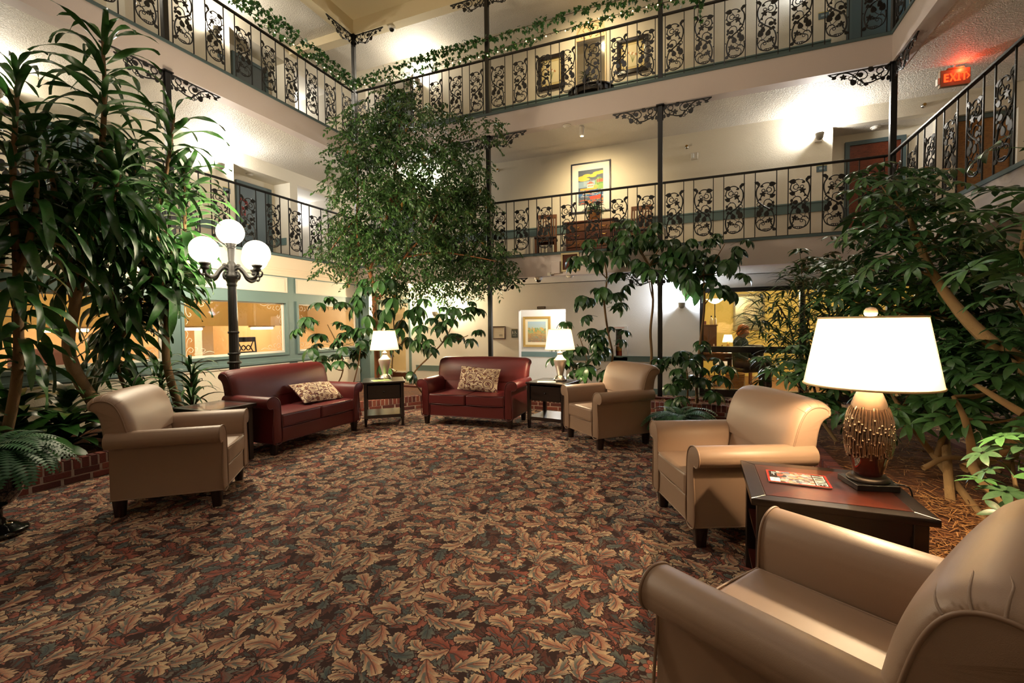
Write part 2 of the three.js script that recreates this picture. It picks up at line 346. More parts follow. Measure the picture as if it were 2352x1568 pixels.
// ---- ground floor, left: painted window wall in front of a lit room
const WIN_Z = [[0.03, 1.76], [1.96, 3.88], [4.08, 6.0], [6.2, 8.1], [8.3, 10.2]];
{
  const wl = structGroup('wall_left');
  part('wall_panelling', wallBoxes('x', -0.14, 0, -0.14, ZF, 0, 2.42, WIN_Z.map(([a, b]) => [a, b, 0.95, 1.95])), M.teal, wl);
  part('corner_post', uvm(merge([bx(0, 0.27, 0, 2.374, -0.14, 0), bx(0.0, 0.29, 0, 0.22, -0.15, 0.012)])), M.teal, wl);
  for (const [a, b] of WIN_Z) {
    for (const [y0, y1] of [[2.12, 2.36], [0.24, 0.78]]) {
      part('panel', uvm(bx(-0.01, 0.004, y0, y1, a + 0.02, b - 0.02)), M.wall, wl);
      part('panel_moulding', [bx(0, 0.016, y0 - 0.02, y0, a, b), bx(0, 0.016, y1, y1 + 0.02, a, b), bx(0, 0.016, y0, y1, a, a + 0.02), bx(0, 0.016, y0, y1, b - 0.02, b)], M.offwhite, wl);
    }
  }
  part('base_band', bx(0, 0.018, 0, 0.2, 0, ZF), M.teal, wl);
  part('sill_band', rbox(0.03, 0.05, ZF, 0.008, 0.012, 0.84, ZF / 2), M.teal, wl);
}
const ETCH = (() => {   // corner scroll of the etched glass border
  const q = (pts) => tube(pts.map(([y, z]) => V(0, y, z)), 0.005, pts.length * 4, 5);
  return merge([
    q([[0, 0], [-0.09, 0.02], [-0.15, 0.09], [-0.1, 0.14], [-0.05, 0.1], [-0.08, 0.06]]), q([[-0.15, 0.02], [-0.26, 0.03], [-0.33, 0.08], [-0.29, 0.12], [-0.25, 0.09]]),
    q([[-0.02, 0.15], [-0.03, 0.3], [-0.09, 0.37], [-0.12, 0.3], [-0.07, 0.27]]), q([[-0.02, 0.33], [-0.06, 0.45], [-0.03, 0.55]]), q([[-0.33, 0.02], [-0.42, 0.05], [-0.47, 0.02]]), q([[-0.06, 0.2], [-0.13, 0.22], [-0.15, 0.17]]),
  ]);
})();
const etchMat = std('#e9e2cf', 0.6);
WIN_Z.forEach(([a, b], i) => {
  const w = structGroup('window_' + (i + 1));
  const f = 0.045;
  part('window_frame', [bx(-0.1, 0.02, 0.95, 0.95 + f, a, b), bx(-0.1, 0.02, 1.95 - f, 1.95, a, b), bx(-0.1, 0.02, 0.95 + f, 1.95 - f, a, a + f), bx(-0.1, 0.02, 0.95 + f, 1.95 - f, b - f, b)], M.teal, w);
  part('window_bead', [bx(-0.075, -0.04, 0.95 + f, 0.985 + f, a + f, b - f), bx(-0.075, -0.04, 1.93 - f, 1.95 - f, a + f, b - f), bx(-0.075, -0.04, 0.985 + f, 1.93 - f, a + f, a + f + 0.03), bx(-0.075, -0.04, 0.985 + f, 1.93 - f, b - f - 0.03, b - f)], M.white, w);
  part('pane', bx(-0.064, -0.058, 0.95 + f, 1.95 - f, a + f, b - f), M.glass, w);
  const y0 = 1.0 + f, y1 = 1.94 - f, za = a + f + 0.05, zb = b - f - 0.05;
  for (const [y, z, sy, sz] of [[y1, za, 1, 1], [y1, zb, 1, -1], [y0, za, -1, 1], [y0, zb, -1, -1]]) {
    const e = part('etched_scroll', ETCH, etchMat, w); e.position.set(-0.055, y, z); e.scale.set(0.4, sy * 0.8, sz * 0.8);
  }
});

// ---- ground floor, back wall
struct('wall_back', wallBoxes('z', ZB - 0.15, ZB, -2.2, XR + 0.2, 0, 2.374, [[-0.95, 0.34, 0, 2.14], [3.29, 4.4, 0, 1.8], [5.42, 5.7, 0.72, 1.38], [7.13, 10.6, 0.16, 2.11]]), M.wallWhite);
struct('trim_1', [bx(0.5, 2.6, 0.34, 0.46, ZB, ZB + 0.02), bx(0.5, 2.6, 0.455, 0.475, ZB, ZB + 0.03)], M.teal);
struct('trim_2', [bx(4.45, 7.1, 0.67, 0.77, ZB, ZB + 0.02), bx(4.45, 7.1, 0.765, 0.785, ZB, ZB + 0.03)], M.teal);
struct('baseboard_back', [bx(0.5, 3.28, 0, 0.12, ZB, ZB + 0.015), bx(4.42, 7.1, 0, 0.12, ZB, ZB + 0.015)], M.teal);
{ // opening to the restroom lobby
  const g = structGroup('wall_lobby');
  for (const b of [bx(2.3, 2.4, 0, 2.3, -3.1, ZB - 0.15), bx(4.9, 5.0, 0, 2.3, -3.1, ZB - 0.15), bx(2.3, 5.0, 0, 2.3, -3.2, -3.1), bx(2.3, 5.0, 2.3, 2.4, -3.2, ZB - 0.15), bx(2.3, 5.0, -0.1, 0, -3.2, ZB - 0.15)]) struct('wall_lobby_lining', uvm(b), M.wallWhite);
  part('chair_rail', bx(2.4, 4.9, 0.62, 0.75, -3.1, -3.08), M.teal, g);
  const l = new THREE.PointLight(new THREE.Color(1, 0.95, 0.9), 3.4); l.position.set(4.0, 2.0, -2.3); l.castShadow = true; l.shadow.radius = 6; l.name = 'lobby_light'; scene.add(l);
  const lamp = thing('ceiling_light', 'round white ceiling light inside the restroom lobby', 'ceiling light', [4.0, 2.3, -2.3]);
  part('housing', cyl(0.16, 0.16, 0.04, 0, -0.02, 0, 20), M.white, lamp); part('diffuser', sph(0.13, 0, 0, 0).scale(1, 0.5, 1).translate(0, -0.05, 0), glow('#fff6e8', '#fff2e0', 2), lamp);
}

// ---- ground floor room behind the left windows
{
  const room = std('#dcba86', 0.8), g = structGroup('ceiling_side_room');
  for (const b of [bx(-6.2, -6.05, 0, 2.4, -0.3, 11), bx(-6.2, -0.14, 0, 2.4, -0.3, -0.14), bx(-6.2, -0.14, 0, 2.4, 10.9, 11)]) struct('wall_side_room', uvm(b), room);
  part('room_ceiling', bx(-6.2, -0.14, 2.374, 2.42, -0.3, 11), std('#c2a36a', 0.8), g);
  struct('floor_side_room', uvm(bx(-6.2, -0.14, -0.12, 0, -0.3, 11)), std('#8f6a45', 0.9));
  struct('beam_side_room', bx(-2.0, -1.7, 1.5, 2.374, -0.14, 10.9), std('#c39a54', 0.8));
  struct('column_side_room', merge([bx(-3.2, -2.95, 0, 2.374, 1.35, 1.6), bx(-3.3, -2.85, 0, 0.2, 1.25, 1.7)]), M.white);
  for (const [z, k] of [[1.0, 1], [2.6, 1], [4.4, 1], [6.2, 1], [8.4, 1]]) {
    const t = thing('strip_light', ['fluorescent strip under the tan bulkhead, seen through the window nearest the corner', 'glaring fluorescent strip under the bulkhead beside the lamp post', 'fluorescent strip under the bulkhead seen between the tall canes', 'fluorescent strip under the bulkhead behind the leftmost canes', 'fluorescent strip at the near end of the side room bulkhead'][[1.0, 2.6, 4.4, 6.2, 8.4].indexOf(z)], 'strip light', [-1.85, 1.5, z]);
    part('housing', rbox(0.1, 0.03, 0.6, 0.01, 0, -0.015, 0), M.white, t); part('light_tube', rbox(0.07, 0.05, 0.54, 0.02, 0, -0.055, 0), glow('#fff0d0', '#ffd9a0', 9), t);
    const l = new THREE.RectAreaLight(new THREE.Color(1, 0.84, 0.58), 14, 0.5, 0.08); l.name = 'strip_light_area'; l.position.set(-1.85, 1.415, z); l.rotation.set(-PI / 2, 0, PI / 2); scene.add(l);
    for (const [x, i] of [[-3.6, 6], [-0.85, 1.5]]) {
      const c = thing('ceiling_light', 'round ceiling light in the side room ' + (x < -1 ? 'beyond the bulkhead' : 'close behind the windows') + [', far end', ' near the white column', ' by the thick cane', ' near the television', ', near end'][[1.0, 2.6, 4.4, 6.2, 8.4].indexOf(z)], 'ceiling light', [x, 2.374, z]);
      part('housing', cyl(0.15, 0.15, 0.03, 0, -0.015, 0, 20), M.white, c); part('diffuser', sph(0.12).scale(1, 0.5, 1).translate(0, -0.045, 0), glow('#fff6e8', '#ffe4b4', 3), c);
      const p = new THREE.PointLight(new THREE.Color(1, 0.86, 0.62), i); p.name = 'side_room_light'; p.position.set(0, -0.2, 0); p.castShadow = true; p.shadow.radius = 6; c.add(p);
    }
  }
}

// ---- doors: a frame, a leaf and a handle
function door(name, x0, x1, y0, y1, z, leafMat2, frameMat, handleSide = 1, facing = 'z') {
  const g = structGroup(name), w = x1 - x0, mk = (geo) => (facing === 'z' ? geo : geo.rotateY(PI / 2));
  part('door_frame', mk(merge([bx(0, 0.07, 0, y1 - y0, 0, 0.06), bx(w - 0.07, w, 0, y1 - y0, 0, 0.06), bx(0, w, y1 - y0, y1 - y0 + 0.07, 0, 0.06)])), frameMat, g);
  part('door_leaf', mk(uvm(bx(0.07, w - 0.07, 0.01, y1 - y0, 0.0, 0.035))), leafMat2, g);
  const hx = handleSide > 0 ? w - 0.14 : 0.14;
  part('door_handle', mk(merge([cyl(0.028, 0.028, 0.012, 0, 0, 0, 12).rotateX(PI / 2).translate(hx, 1.0, 0.041), rbox(0.12, 0.018, 0.018, 0.006, hx - 0.045 * handleSide, 1.0, 0.075), cyl(0.009, 0.009, 0.04, 0, 0, 0, 8).rotateX(PI / 2).translate(hx, 1.0, 0.06)])), M.brass, g);
  if (facing === 'z') g.position.set(x0, y0, z); else g.position.set(z, y0, x1);
  return g;
}
// ---- upper floors: walls with recessed doors
const recB = [[-0.91, 0.56], [9.3, 10.75]], recL = [[0.08, 1.51], [-1.42, -0.14]];
const doorWood = phys('#8a4226', 0.4, { map: texWood, clearcoat: 0.3 }), doorAmber = phys('#b57a2e', 0.4, { map: texWood, clearcoat: 0.3 });
for (const [F, top, nm] of [[F2, F3 - T, 'second'], [F3, 8.1, 'third']]) {
  const hi = F + 2.1;
  struct('wall_back_' + nm, wallBoxes('z', ZB - 0.15, ZB, XL - 0.15, XR + 0.15, F - 0.4, top + 0.1, [...recB.map(([a, b]) => [a, b, F, hi]), [11.0, 11.75, F, hi - 0.1]]), M.wall);
  struct('wall_left_' + nm, wallBoxes('x', XL - 0.15, XL, ZB - 0.15, ZF, F - 0.4, top + 0.1, [...recL, [3.4, 4.9], [5.2, 6.4]].map(([a, b]) => [a, b, F, hi])), M.wall);
  struct('wall_right_' + nm, uvm(bx(XR, XR + 0.15, F - 0.4, top + 0.1, ZB, ZF)), M.wall);
  for (const [a, b] of recB) struct('wall_recess', wallBoxes('z', ZB - 0.62, ZB - 0.52, a - 0.1, b + 0.1, F - 0.1, hi + 0.1), M.wall);
  for (const [a, b] of [recL[0], [3.4, 4.9], [5.2, 6.4]]) struct('wall_recess', uvm(merge([bx(XL - 0.62, XL - 0.52, F - 0.1, hi + 0.1, a - 0.1, b + 0.1), bx(XL - 0.62, XL - 0.15, F - 0.1, hi + 0.1, a - 0.1, a), bx(XL - 0.62, XL - 0.15, F - 0.1, hi + 0.1, b, b + 0.1), bx(XL - 0.62, XL - 0.15, hi, hi + 0.1, a, b)])), M.wall);
  for (const [a, b] of recB) struct('ceiling_recess', uvm(merge([bx(a - 0.1, a, F, hi + 0.1, ZB - 0.52, ZB - 0.15), bx(b, b + 0.1, F, hi + 0.1, ZB - 0.52, ZB - 0.15), bx(a, b, hi, hi + 0.1, ZB - 0.52, ZB - 0.15)])), M.stucco);
  // short corridor that leaves the left walkway
  struct('wall_corridor', uvm(merge([bx(XL - 3.1, XL - 0.15, F - 0.1, hi + 0.1, recL[1][0] - 0.1, recL[1][0]), bx(XL - 3.1, XL - 0.15, F - 0.1, hi + 0.1, recL[1][1], recL[1][1] + 0.1), bx(XL - 3.2, XL - 3.1, F - 0.1, hi + 0.1, recL[1][0], recL[1][1]), bx(XL - 3.1, XL - 0.15, hi, hi + 0.1, recL[1][0], recL[1][1])])), M.wallWhite);
  struct('trim_chair_rail_' + nm, merge([bx(0.66, 9.25, F + 0.64, F + 0.81, ZB, ZB + 0.02), bx(0.66, 9.25, F + 0.8, F + 0.825, ZB, ZB + 0.035), bx(XL, XL + 0.02, F + 0.64, F + 0.81, 1.6, 3.3), bx(XL, XL + 0.02, F + 0.64, F + 0.81, 5.0, 5.15), bx(XL - 3.1, XL - 3.08, F + 0.64, F + 0.81, recL[1][0], recL[1][1]), bx(XL - 0.5, XL - 0.15, F + 0.64, F + 0.81, recL[0][0], recL[0][0] + 0.015)]), M.teal);
  struct('walkway_floor', merge([bx(XL, 0, F - 0.02, F, ZB, ZF), bx(0, W, F - 0.02, F, ZB, 0), bx(W, XR, F - 0.02, F, ZB, ZF), bx(XL - 3.1, XL, F - 0.02, F, -1.5, 7), bx(-1, 12, F - 0.02, F, ZB - 0.6, ZB)]), std('#5a4438', 0.95));
}
door('door_1', -0.62, 0.28, F2, F2 + 1.88, ZB - 0.52, std('#5b6668', 0.5), M.tealDark, 1);
door('door_2', 9.6, 10.5, F2, F2 + 1.88, ZB - 0.52, doorWood, M.tealDark, 1);
door('door_3', 10.98, 11.77, F2, F2 + 1.92, ZB - 0.12, doorAmber, M.tealDark, 1);
door('door_4', -0.62, 0.28, F3, F3 + 1.88, ZB - 0.52, std('#5b6668', 0.5), M.tealDark, 1);
door('door_5', 9.6, 10.5, F3, F3 + 1.88, ZB - 0.52, std('#42565a', 0.5), M.tealDark, 1);
door('door_6', 0.2, 1.1, F2, F2 + 1.88, XL - 0.52, std('#56666c', 0.5), M.tealDark, -1, 'x');
door('door_7', 0.2, 1.1, F3, F3 + 1.88, XL - 0.52, std('#454d4e', 0.5), M.tealDark, -1, 'x');
door('door_8', 3.7, 4.6, F2, F2 + 1.88, XL - 0.52, std('#56666c', 0.5), M.tealDark, -1, 'x');
door('door_9', 3.7, 4.6, F3, F3 + 1.88, XL - 0.52, std('#56666c', 0.5), M.tealDark, -1, 'x');

// ---- walkway slabs: stucco ceilings below, painted edge boards, a grey-green strip at floor level
for (const [F, nm] of [[F2, 'second'], [F3, 'third']]) {
  const y0 = F - T;
  struct('ceiling_' + (nm === 'second' ? 'ground' : 'second'), uvm(merge([bx(XL - 0.1, -0.2, y0 + 0.012, F - 0.03, ZB - 0.1, ZF), bx(-0.2, W + 0.2, y0 + 0.012, F - 0.03, ZB - 0.1, -0.2), bx(W + 0.2, XR, y0 + 0.012, F - 0.03, ZB - 0.1, ZF)])), M.stucco);
  const fl = nm === 'second' ? uvm(merge([bx(-0.2, 0.012, y0 + 0.05, F - 0.04, 0.012, ZF)])) : null;
  const fg = structGroup('fascia_' + nm);
  part('edge_board', uvm(merge([bx(-0.2, W + 0.2, y0, F - 0.035, -0.2, 0.012), bx(W - 0.012, W + 0.2, y0, F - 0.035, 0.012, ZF), ...(fl ? [] : [bx(-0.2, 0.012, y0, F - 0.035, 0.012, ZF)])])), M.fascia, fg);
  if (fl) {
    part('cornice_board', fl, std('#d9c6ae', 0.6), fg);
    part('cornice_moulding', [bx(0.0, 0.03, 2.44, 2.47, 0.012, ZF), bx(0.0, 0.024, 2.5, 2.515, 0.012, ZF), bx(0.0, 0.02, 2.54, 2.55, 0.012, ZF), bx(-0.1, 0.02, 2.4, 2.44, 0, ZF)], std('#d9c6ae', 0.6), fg);
  }
  part('edge_strip', [bx(-0.2, W + 0.2, F - 0.035, F + 0.006, -0.2, 0.03), bx(-0.2, 0.03, F - 0.035, F + 0.006, 0.03, ZF), bx(W - 0.03, W + 0.2, F - 0.035, F + 0.006, 0.03, ZF)], M.tealDark, fg);
}
// ---- top: dropped perimeter beam, walkway ceiling and the higher atrium ceiling
for (const b of [bx(XL, XR, CE3, CE + 0.05, -0.22, 0), bx(-0.22, 0, CE3, CE + 0.05, 0, ZF), bx(W, W + 0.22, CE3, CE + 0.05, 0, ZF)]) struct('ceiling_beam', uvm(b), M.ceil);
struct('ceiling_third', uvm(merge([bx(XL - 0.1, -0.22, 8.1, 8.2, ZB - 0.1, ZF), bx(-0.22, W + 0.22, 8.1, 8.2, ZB - 0.1, -0.22), bx(W + 0.22, XR + 0.1, 8.1, 8.2, ZB - 0.1, ZF)])), M.stucco);
struct('ceiling_atrium', uvm(bx(-0.22, W + 0.22, CE, CE + 0.12, -0.22, ZF)), M.ceil);
struct('trim_ceiling_batten', [1.62, 3.24, 4.86, 6.48, 8.1].map((x) => bx(x - 0.03, x + 0.03, CE - 0.012, CE, 0, ZF)), M.ceil);
CEIL_PANELS.forEach(([x, z, w, d], i) => {
  const t = thing('ceiling_panel_light', ['square panel light in the atrium ceiling above the carpet', 'square panel light in the atrium ceiling behind the camera', 'small panel light in the atrium ceiling on the side of the tall canes', 'small panel light in the atrium ceiling on the side of the thicket'][i], 'ceiling light', [x, CE, z]);
  part('frame', [box(w + 0.1, 0.03, 0.05, 0, -0.015, d / 2 + 0.025), box(w + 0.1, 0.03, 0.05, 0, -0.015, -d / 2 - 0.025), box(0.05, 0.03, d, w / 2 + 0.025, -0.015, 0), box(0.05, 0.03, d, -w / 2 - 0.025, -0.015, 0)], M.white, t);
  part('diffuser', box(w, 0.012, d, 0, -0.012, 0), glow('#ffffff', '#ffe6c4', 1.2), t);
});
struct('wall_front', uvm(merge([bx(-0.14, XR + 0.2, -0.1, 2.4, ZF, ZF + 0.15), bx(XL - 0.2, XR + 0.2, 2.4, CE + 0.1, ZF, ZF + 0.15)])), M.wall);
struct('wall_right', uvm(bx(XR, XR + 0.15, 0, 2.4, ZB, ZF)), M.wallWhite);

// ---- planting beds: brick curbs and mulch
const bedL = [[1.6, 8.6], [1.6, 3.0], [2.0, 2.3], [2.6, 1.35], [3.2, 0.85], [7.5, 0.85], [8.2, 1.9], [8.2, 8.6]];
{
  const core = [], soldier = rbox(0.056, 0.1, 0.1, 0.006, 0, 0, 0, 1), stretch = rbox(0.2, 0.056, 0.1, 0.006, 0, 0, 0, 1);
  uvm(soldier); uvm(stretch);
  const curb = structGroup('planter_curb');
  const run = (a, b, c) => {
    const dx = b[0] - a[0], dz = b[1] - a[1], L = Math.hypot(dx, dz), ry = Math.atan2(-dz, dx);
    core.push(box(L + 0.05, 0.222, 0.09, 0, 0.111, 0).rotateY(ry).translate((a[0] + b[0]) / 2, 0, (a[1] + b[1]) / 2));
    const put = (g, s, y, wob) => { const m = part('brick', g, pick(M.brick), c); m.position.set(a[0] + dx * s / L, y, a[1] + dz * s / L); m.rotation.y = ry + rr(-wob, wob); m.translateZ(rr(-0.002, 0.002)); };
    const n = Math.floor(L / 0.067);
    for (let i = 0; i < n; i++) put(soldier, (i + 0.5) * L / n, 0.182, 0.012);
    const k = Math.floor(L / 0.212);
    for (let row = 0; row < 2; row++) for (let i = 0; i < k; i++) put(stretch, Math.min(L - 0.08, (i + (row ? 0.85 : 0.5)) * L / k), 0.034 + row * 0.066, 0.006);
  };
  run([1.6, 6.9], [1.6, 4.9], curb); run([1.6, 3.4], [1.6, 3.0], curb);
  for (let i = 1; i < 5; i++) run(bedL[i], bedL[i + 1], curb);
  const curb2 = structGroup('planter_curb');
  for (let i = 5; i < 6; i++) run(bedL[i], bedL[i + 1], curb2);
  run([8.2, 1.9], [8.2, 6.0], curb2); run([7.0, 0.3], [8.8, 0.3], curb2);
  part('curb_core', core.splice(0), M.mortar, curb2);
  const rest = structGroup('planter_curb');
  const far = (a, b, h = 0.225) => { const dx = b[0] - a[0], dz = b[1] - a[1], L = Math.hypot(dx, dz); return box(L + 0.1, h, 0.1, 0, h / 2, 0).rotateY(Math.atan2(-dz, dx)).translate((a[0] + b[0]) / 2, 0, (a[1] + b[1]) / 2); };
  part('curb_edge', uvm(merge([far([1.6, 11.5], [1.6, 6.95]), far([1.6, 4.85], [1.6, 3.45]), far([0.3, 0.3], [6.95, 0.3]), far([8.2, 6.05], [8.2, 11.5]), far([9.55, 0.35], [9.55, 11.5]), far([0.3, 0.3], [0.05, 0.3])])), M.brick[1], rest);
  const s = new THREE.Shape();
  [[0.02, 11.5], [0.02, 0.35], [9.5, 0.35], [9.5, 11.5], [8.25, 11.5], [8.25, 1.9], [7.52, 0.9 - 0.1], [3.2, 0.8], [2.57, 1.31], [1.97, 2.25], [1.55, 3.0], [1.55, 11.5]].forEach(([x, z], i) => (i ? s.lineTo(x, -z) : s.moveTo(x, -z)));
  const m = uvm(extr(s, 0.19, 0).rotateX(-PI / 2));
  const mu = single('mulch', m, M.mulch, 'brown bark and straw mulch filling the brick planting beds', 'mulch'); mu.userData.kind = 'stuff';
}
{ // loose pine straw on the beds, thick in the near right bed
  const g = new THREE.BufferGeometry();
  g.setAttribute('position', new THREE.Float32BufferAttribute([-0.5, 0, 0.5, 0.5, 0, 0.5, 0.5, 0, -0.5, -0.5, 0, -0.5, 0, 0.5, 0].map((v, i) => v * [1, 1, 1][i % 3]), 3)); g.setIndex([0, 1, 4, 1, 2, 4, 2, 3, 4, 3, 0, 4]); norm(g);
  M.straw.forEach((m, k) => {
    const n = k === 3 ? 1500 : 2600, im = new THREE.InstancedMesh(g, m, n); im.name = numbered('pine_straw'); shadows(im);
    const o = new THREE.Object3D();
    for (let i = 0; i < n; i++) {
      const u = rnd();
      let x, z;
      if (u < 0.62) { x = rr(8.27, 9.48); z = rr(4.2, 7.5); } else if (u < 0.78) { x = rr(8.3, 9.45); z = rr(1.2, 4.2); } else if (u < 0.9) { x = rr(0.1, 1.5); z = rr(2.5, 7.5); } else { x = rr(2.8, 7.6); z = rr(0.4, 0.75); }
      o.position.set(x, 0.192 + rnd() * rnd() * 0.03, z); o.rotation.set(rr(-0.25, 0.25), rr(0, 2 * PI), rr(-0.15, 0.15)); const l = rr(0.04, 0.13); o.scale.set(l, rr(0.003, 0.006), rr(0.003, 0.007)); o.updateMatrix(); im.setMatrixAt(i, o.matrix);
    }
    im.userData = { kind: 'stuff', label: ['orange brown pine straw', 'mid brown bark shreds', 'pale straw strands', 'dark bark shreds'][k] + ' scattered over the mulch beds', category: 'mulch' };
    scene.add(im);
  });
}
// ================================================================ IRON RAILINGS, POSTS AND BRACKETS
const leafShape = (() => { const s = new THREE.Shape(); s.moveTo(0, -0.02); s.bezierCurveTo(0.03, -0.02, 0.036, 0.012, 0, 0.045); s.bezierCurveTo(-0.036, 0.012, -0.03, -0.02, 0, -0.02); return s; })();
const lobedShape = (() => { const s = new THREE.Shape(); for (let i = 0; i <= 30; i++) { const a = i / 30 * 2 * PI, r = 0.03 + 0.009 * Math.cos(5 * a); i ? s.lineTo(Math.cos(a) * r, Math.sin(a) * r) : s.moveTo(Math.cos(a) * r, Math.sin(a) * r); } return s; })();
const ironLeaf = extr(leafShape, 0.012, 0.003, { bs: 1, cs: 5 }).translate(0, 0, -0.006), ironLobe = extr(lobedShape, 0.014, 0.003, { bs: 1 }).translate(0, 0, -0.007);
const L2 = (x, y, a, s) => ironLeaf.clone().rotateZ(a).scale(s * 1.15, s * 1.15, 1).translate(x, y, 0), B2 = (x, y, a, s) => ironLobe.clone().rotateZ(a).scale(s, s, 1).translate(x, y, 0);
const arcPts = (cx, cy, r, a0, a1, n = 8) => Array.from({ length: n + 1 }, (_, i) => { const a = (a0 + (a1 - a0) * i / n) * D2R; return [cx + r * Math.cos(a), cy + r * Math.sin(a)]; });
const rod = (pts, r = 0.0055, k = 2.2, rad = 5) => tube(pts.map(([x, y]) => V(x, y, 0)), r * 1.22, Math.round(pts.length * k), rad);
// one cast grapevine panel, 0.287 wide and 0.78 high, drawn from the photograph (pixels of one panel turned into metres)
const SCROLL = (() => {
  const q = (x, y) => [(x - 905) / 300 * 0.287 - 0.1435, (960 - y) / 755 * 0.78], Q = (l) => l.map(([x, y]) => q(x, y));
  const at2 = (f, x, y, a, s) => f(...q(x, y), a, s), R = 0.287 / 300;
  const ring = (x, y, r, a0 = 0, a1 = 360) => arcPts(...q(x, y), r * R, a0, a1, 9);
  return merge([
    rod(Q([[1170, 495], [1192, 430], [1196, 360], [1180, 300], [1150, 262], [1152, 228], [1185, 212]]), 0.0085), at2(L2, 1180, 222, -1.2, 0.9), at2(L2, 1120, 275, 2.0, 0.7), at2(L2, 1160, 255, 0.3, 0.7),
    rod(Q([[1130, 285], [1090, 242], [1030, 232], [975, 255], [940, 310], [932, 365], [958, 405], [1005, 412], [1045, 388]]), 0.007), at2(L2, 975, 258, 1.5, 1.35),
    rod(Q([[1000, 270], [1030, 305]]), 0.004), rod(ring(1010, 342, 38), 0.0055), rod(Q([[1025, 350], [1070, 365], [1100, 380]]), 0.006), rod(ring(1092, 345, 24, -40, 300), 0.005),
    at2(B2, 1098, 400, 0.3, 1.25), rod(Q([[1120, 430], [1140, 470], [1170, 495]]), 0.007), at2(L2, 1140, 470, 2.4, 0.6), at2(L2, 970, 438, 1.25, 1.15), rod(Q([[985, 455], [1010, 485]]), 0.004),
    rod(Q([[938, 605], [945, 560], [960, 525], [1000, 487], [1045, 485], [1078, 515], [1082, 560]]), 0.006), at2(L2, 950, 545, 0.2, 0.7), at2(L2, 940, 590, -0.5, 0.6), at2(L2, 1010, 568, 1.7, 1.15),
    rod(Q([[1180, 492], [1140, 535], [1085, 580], [1020, 622], [965, 665], [938, 730], [928, 800], [938, 870], [955, 920]]), 0.009), at2(L2, 975, 632, 2.2, 0.8), at2(L2, 1000, 650, -1.0, 0.7),
    rod(ring(1118, 578, 30), 0.005), rod(ring(1152, 552, 32, -100, 250), 0.005), rod(ring(1140, 575, 18), 0.004),
    at2(L2, 1122, 650, 0.1, 1.25), at2(L2, 1152, 705, -0.3, 1.45), at2(L2, 1045, 712, 0.2, 1.35), rod(Q([[1050, 730], [1095, 770], [1140, 800]]), 0.004), rod(Q([[1150, 730], [1130, 775]]), 0.004), rod(Q([[1122, 670], [1140, 690]]), 0.004),
    rod(Q([[1190, 745], [1198, 810], [1185, 880], [1150, 930], [1110, 950]]), 0.007), rod(Q([[1080, 815], [1115, 785], [1155, 790], [1185, 830]]), 0.006), rod(Q([[1060, 822], [1110, 830], [1145, 862], [1146, 910], [1118, 945]]), 0.005),
    at2(B2, 995, 800, 0.2, 1.2), at2(B2, 1045, 822, 0.5, 0.6), rod(Q([[985, 830], [960, 880], [948, 930]]), 0.008), rod(ring(1090, 850, 20), 0.0045),
    at2(L2, 935, 940, 1.9, 0.9), at2(L2, 955, 915, -0.9, 0.7), rod(Q([[955, 915], [990, 948], [1050, 964], [1110, 950]]), 0.007), rod(Q([[985, 925], [1030, 932], [1080, 930], [1118, 945]]), 0.004), rod(ring(1020, 942, 14), 0.004), rod(ring(1046, 946, 15), 0.004), rod(ring(1072, 944, 12), 0.004),
    box(0.02, 0.012, 0.012, -0.1435 + 0.005, 0.24, 0), box(0.02, 0.012, 0.012, 0.1435 - 0.008, 0.22, 0), box(0.016, 0.012, 0.012, -0.1435 + 0.014, 0.615, 0), box(0.016, 0.012, 0.012, 0.1435 - 0.006, 0.62, 0),
  ]);
})();
// the bracket under a beam: 0.76 long, 0.27 deep, its corner at the origin and running towards -x
const BRACKET = (() => {
  const q = (x, y) => [(x - 1995) / 635 * 0.76, -(y - 1275 + (x - 1995) * 0.157) / 635 * 0.76 * 1.02], Q = (l) => l.map(([x, y]) => q(x, y)), R = 0.76 / 635;
  const ring = (x, y, r, a0 = 0, a1 = 360) => arcPts(...q(x, y), r * R, a0, a1, 9), at2 = (f, x, y, a, s) => f(...q(x, y), a, s);
  return merge([
    box(0.77, 0.016, 0.02, -0.385, -0.01, 0), rod(Q([[1365, 1385], [1420, 1405], [1470, 1370], [1540, 1360], [1610, 1385], [1660, 1430], [1730, 1490]]), 0.009), at2(L2, 1425, 1412, 2.0, 0.9),
    at2(B2, 1515, 1410, 0.3, 1.2), rod(Q([[1515, 1415], [1560, 1430]]), 0.006), rod(ring(1595, 1425, 22), 0.005), rod(ring(1640, 1395, 25), 0.005), at2(L2, 1625, 1480, 0.6, 1.4), rod(Q([[1640, 1465], [1655, 1435]]), 0.005),
    rod(ring(1690, 1475, 28), 0.005), rod(ring(1710, 1495, 22), 0.005), rod(Q([[1640, 1400], [1690, 1330], [1745, 1350], [1765, 1390], [1740, 1430], [1690, 1440]]), 0.0065), at2(L2, 1697, 1388, 1.2, 1.25),
    rod(Q([[1730, 1490], [1800, 1480], [1860, 1450], [1920, 1425], [1960, 1390], [1975, 1340], [1985, 1290]]), 0.009), at2(L2, 1920, 1440, 0.8, 1.0), at2(L2, 1975, 1440, 0.2, 1.0), at2(B2, 1830, 1420, 0.4, 1.3), rod(Q([[1840, 1410], [1885, 1385], [1920, 1350]]), 0.007),
    rod(ring(1890, 1345, 35), 0.006), rod(ring(1885, 1395, 20), 0.005), at2(L2, 1800, 1330, 0.4, 1.3), rod(Q([[1765, 1310], [1800, 1350], [1830, 1335]]), 0.005), at2(L2, 1965, 1315, -0.6, 1.5), rod(Q([[1850, 1330], [1900, 1290], [1960, 1300]]), 0.005),
    at2(L2, 1745, 1500, -1.8, 0.8), box(0.014, 0.25, 0.02, -0.008, -0.125, 0),
  ]);
})();
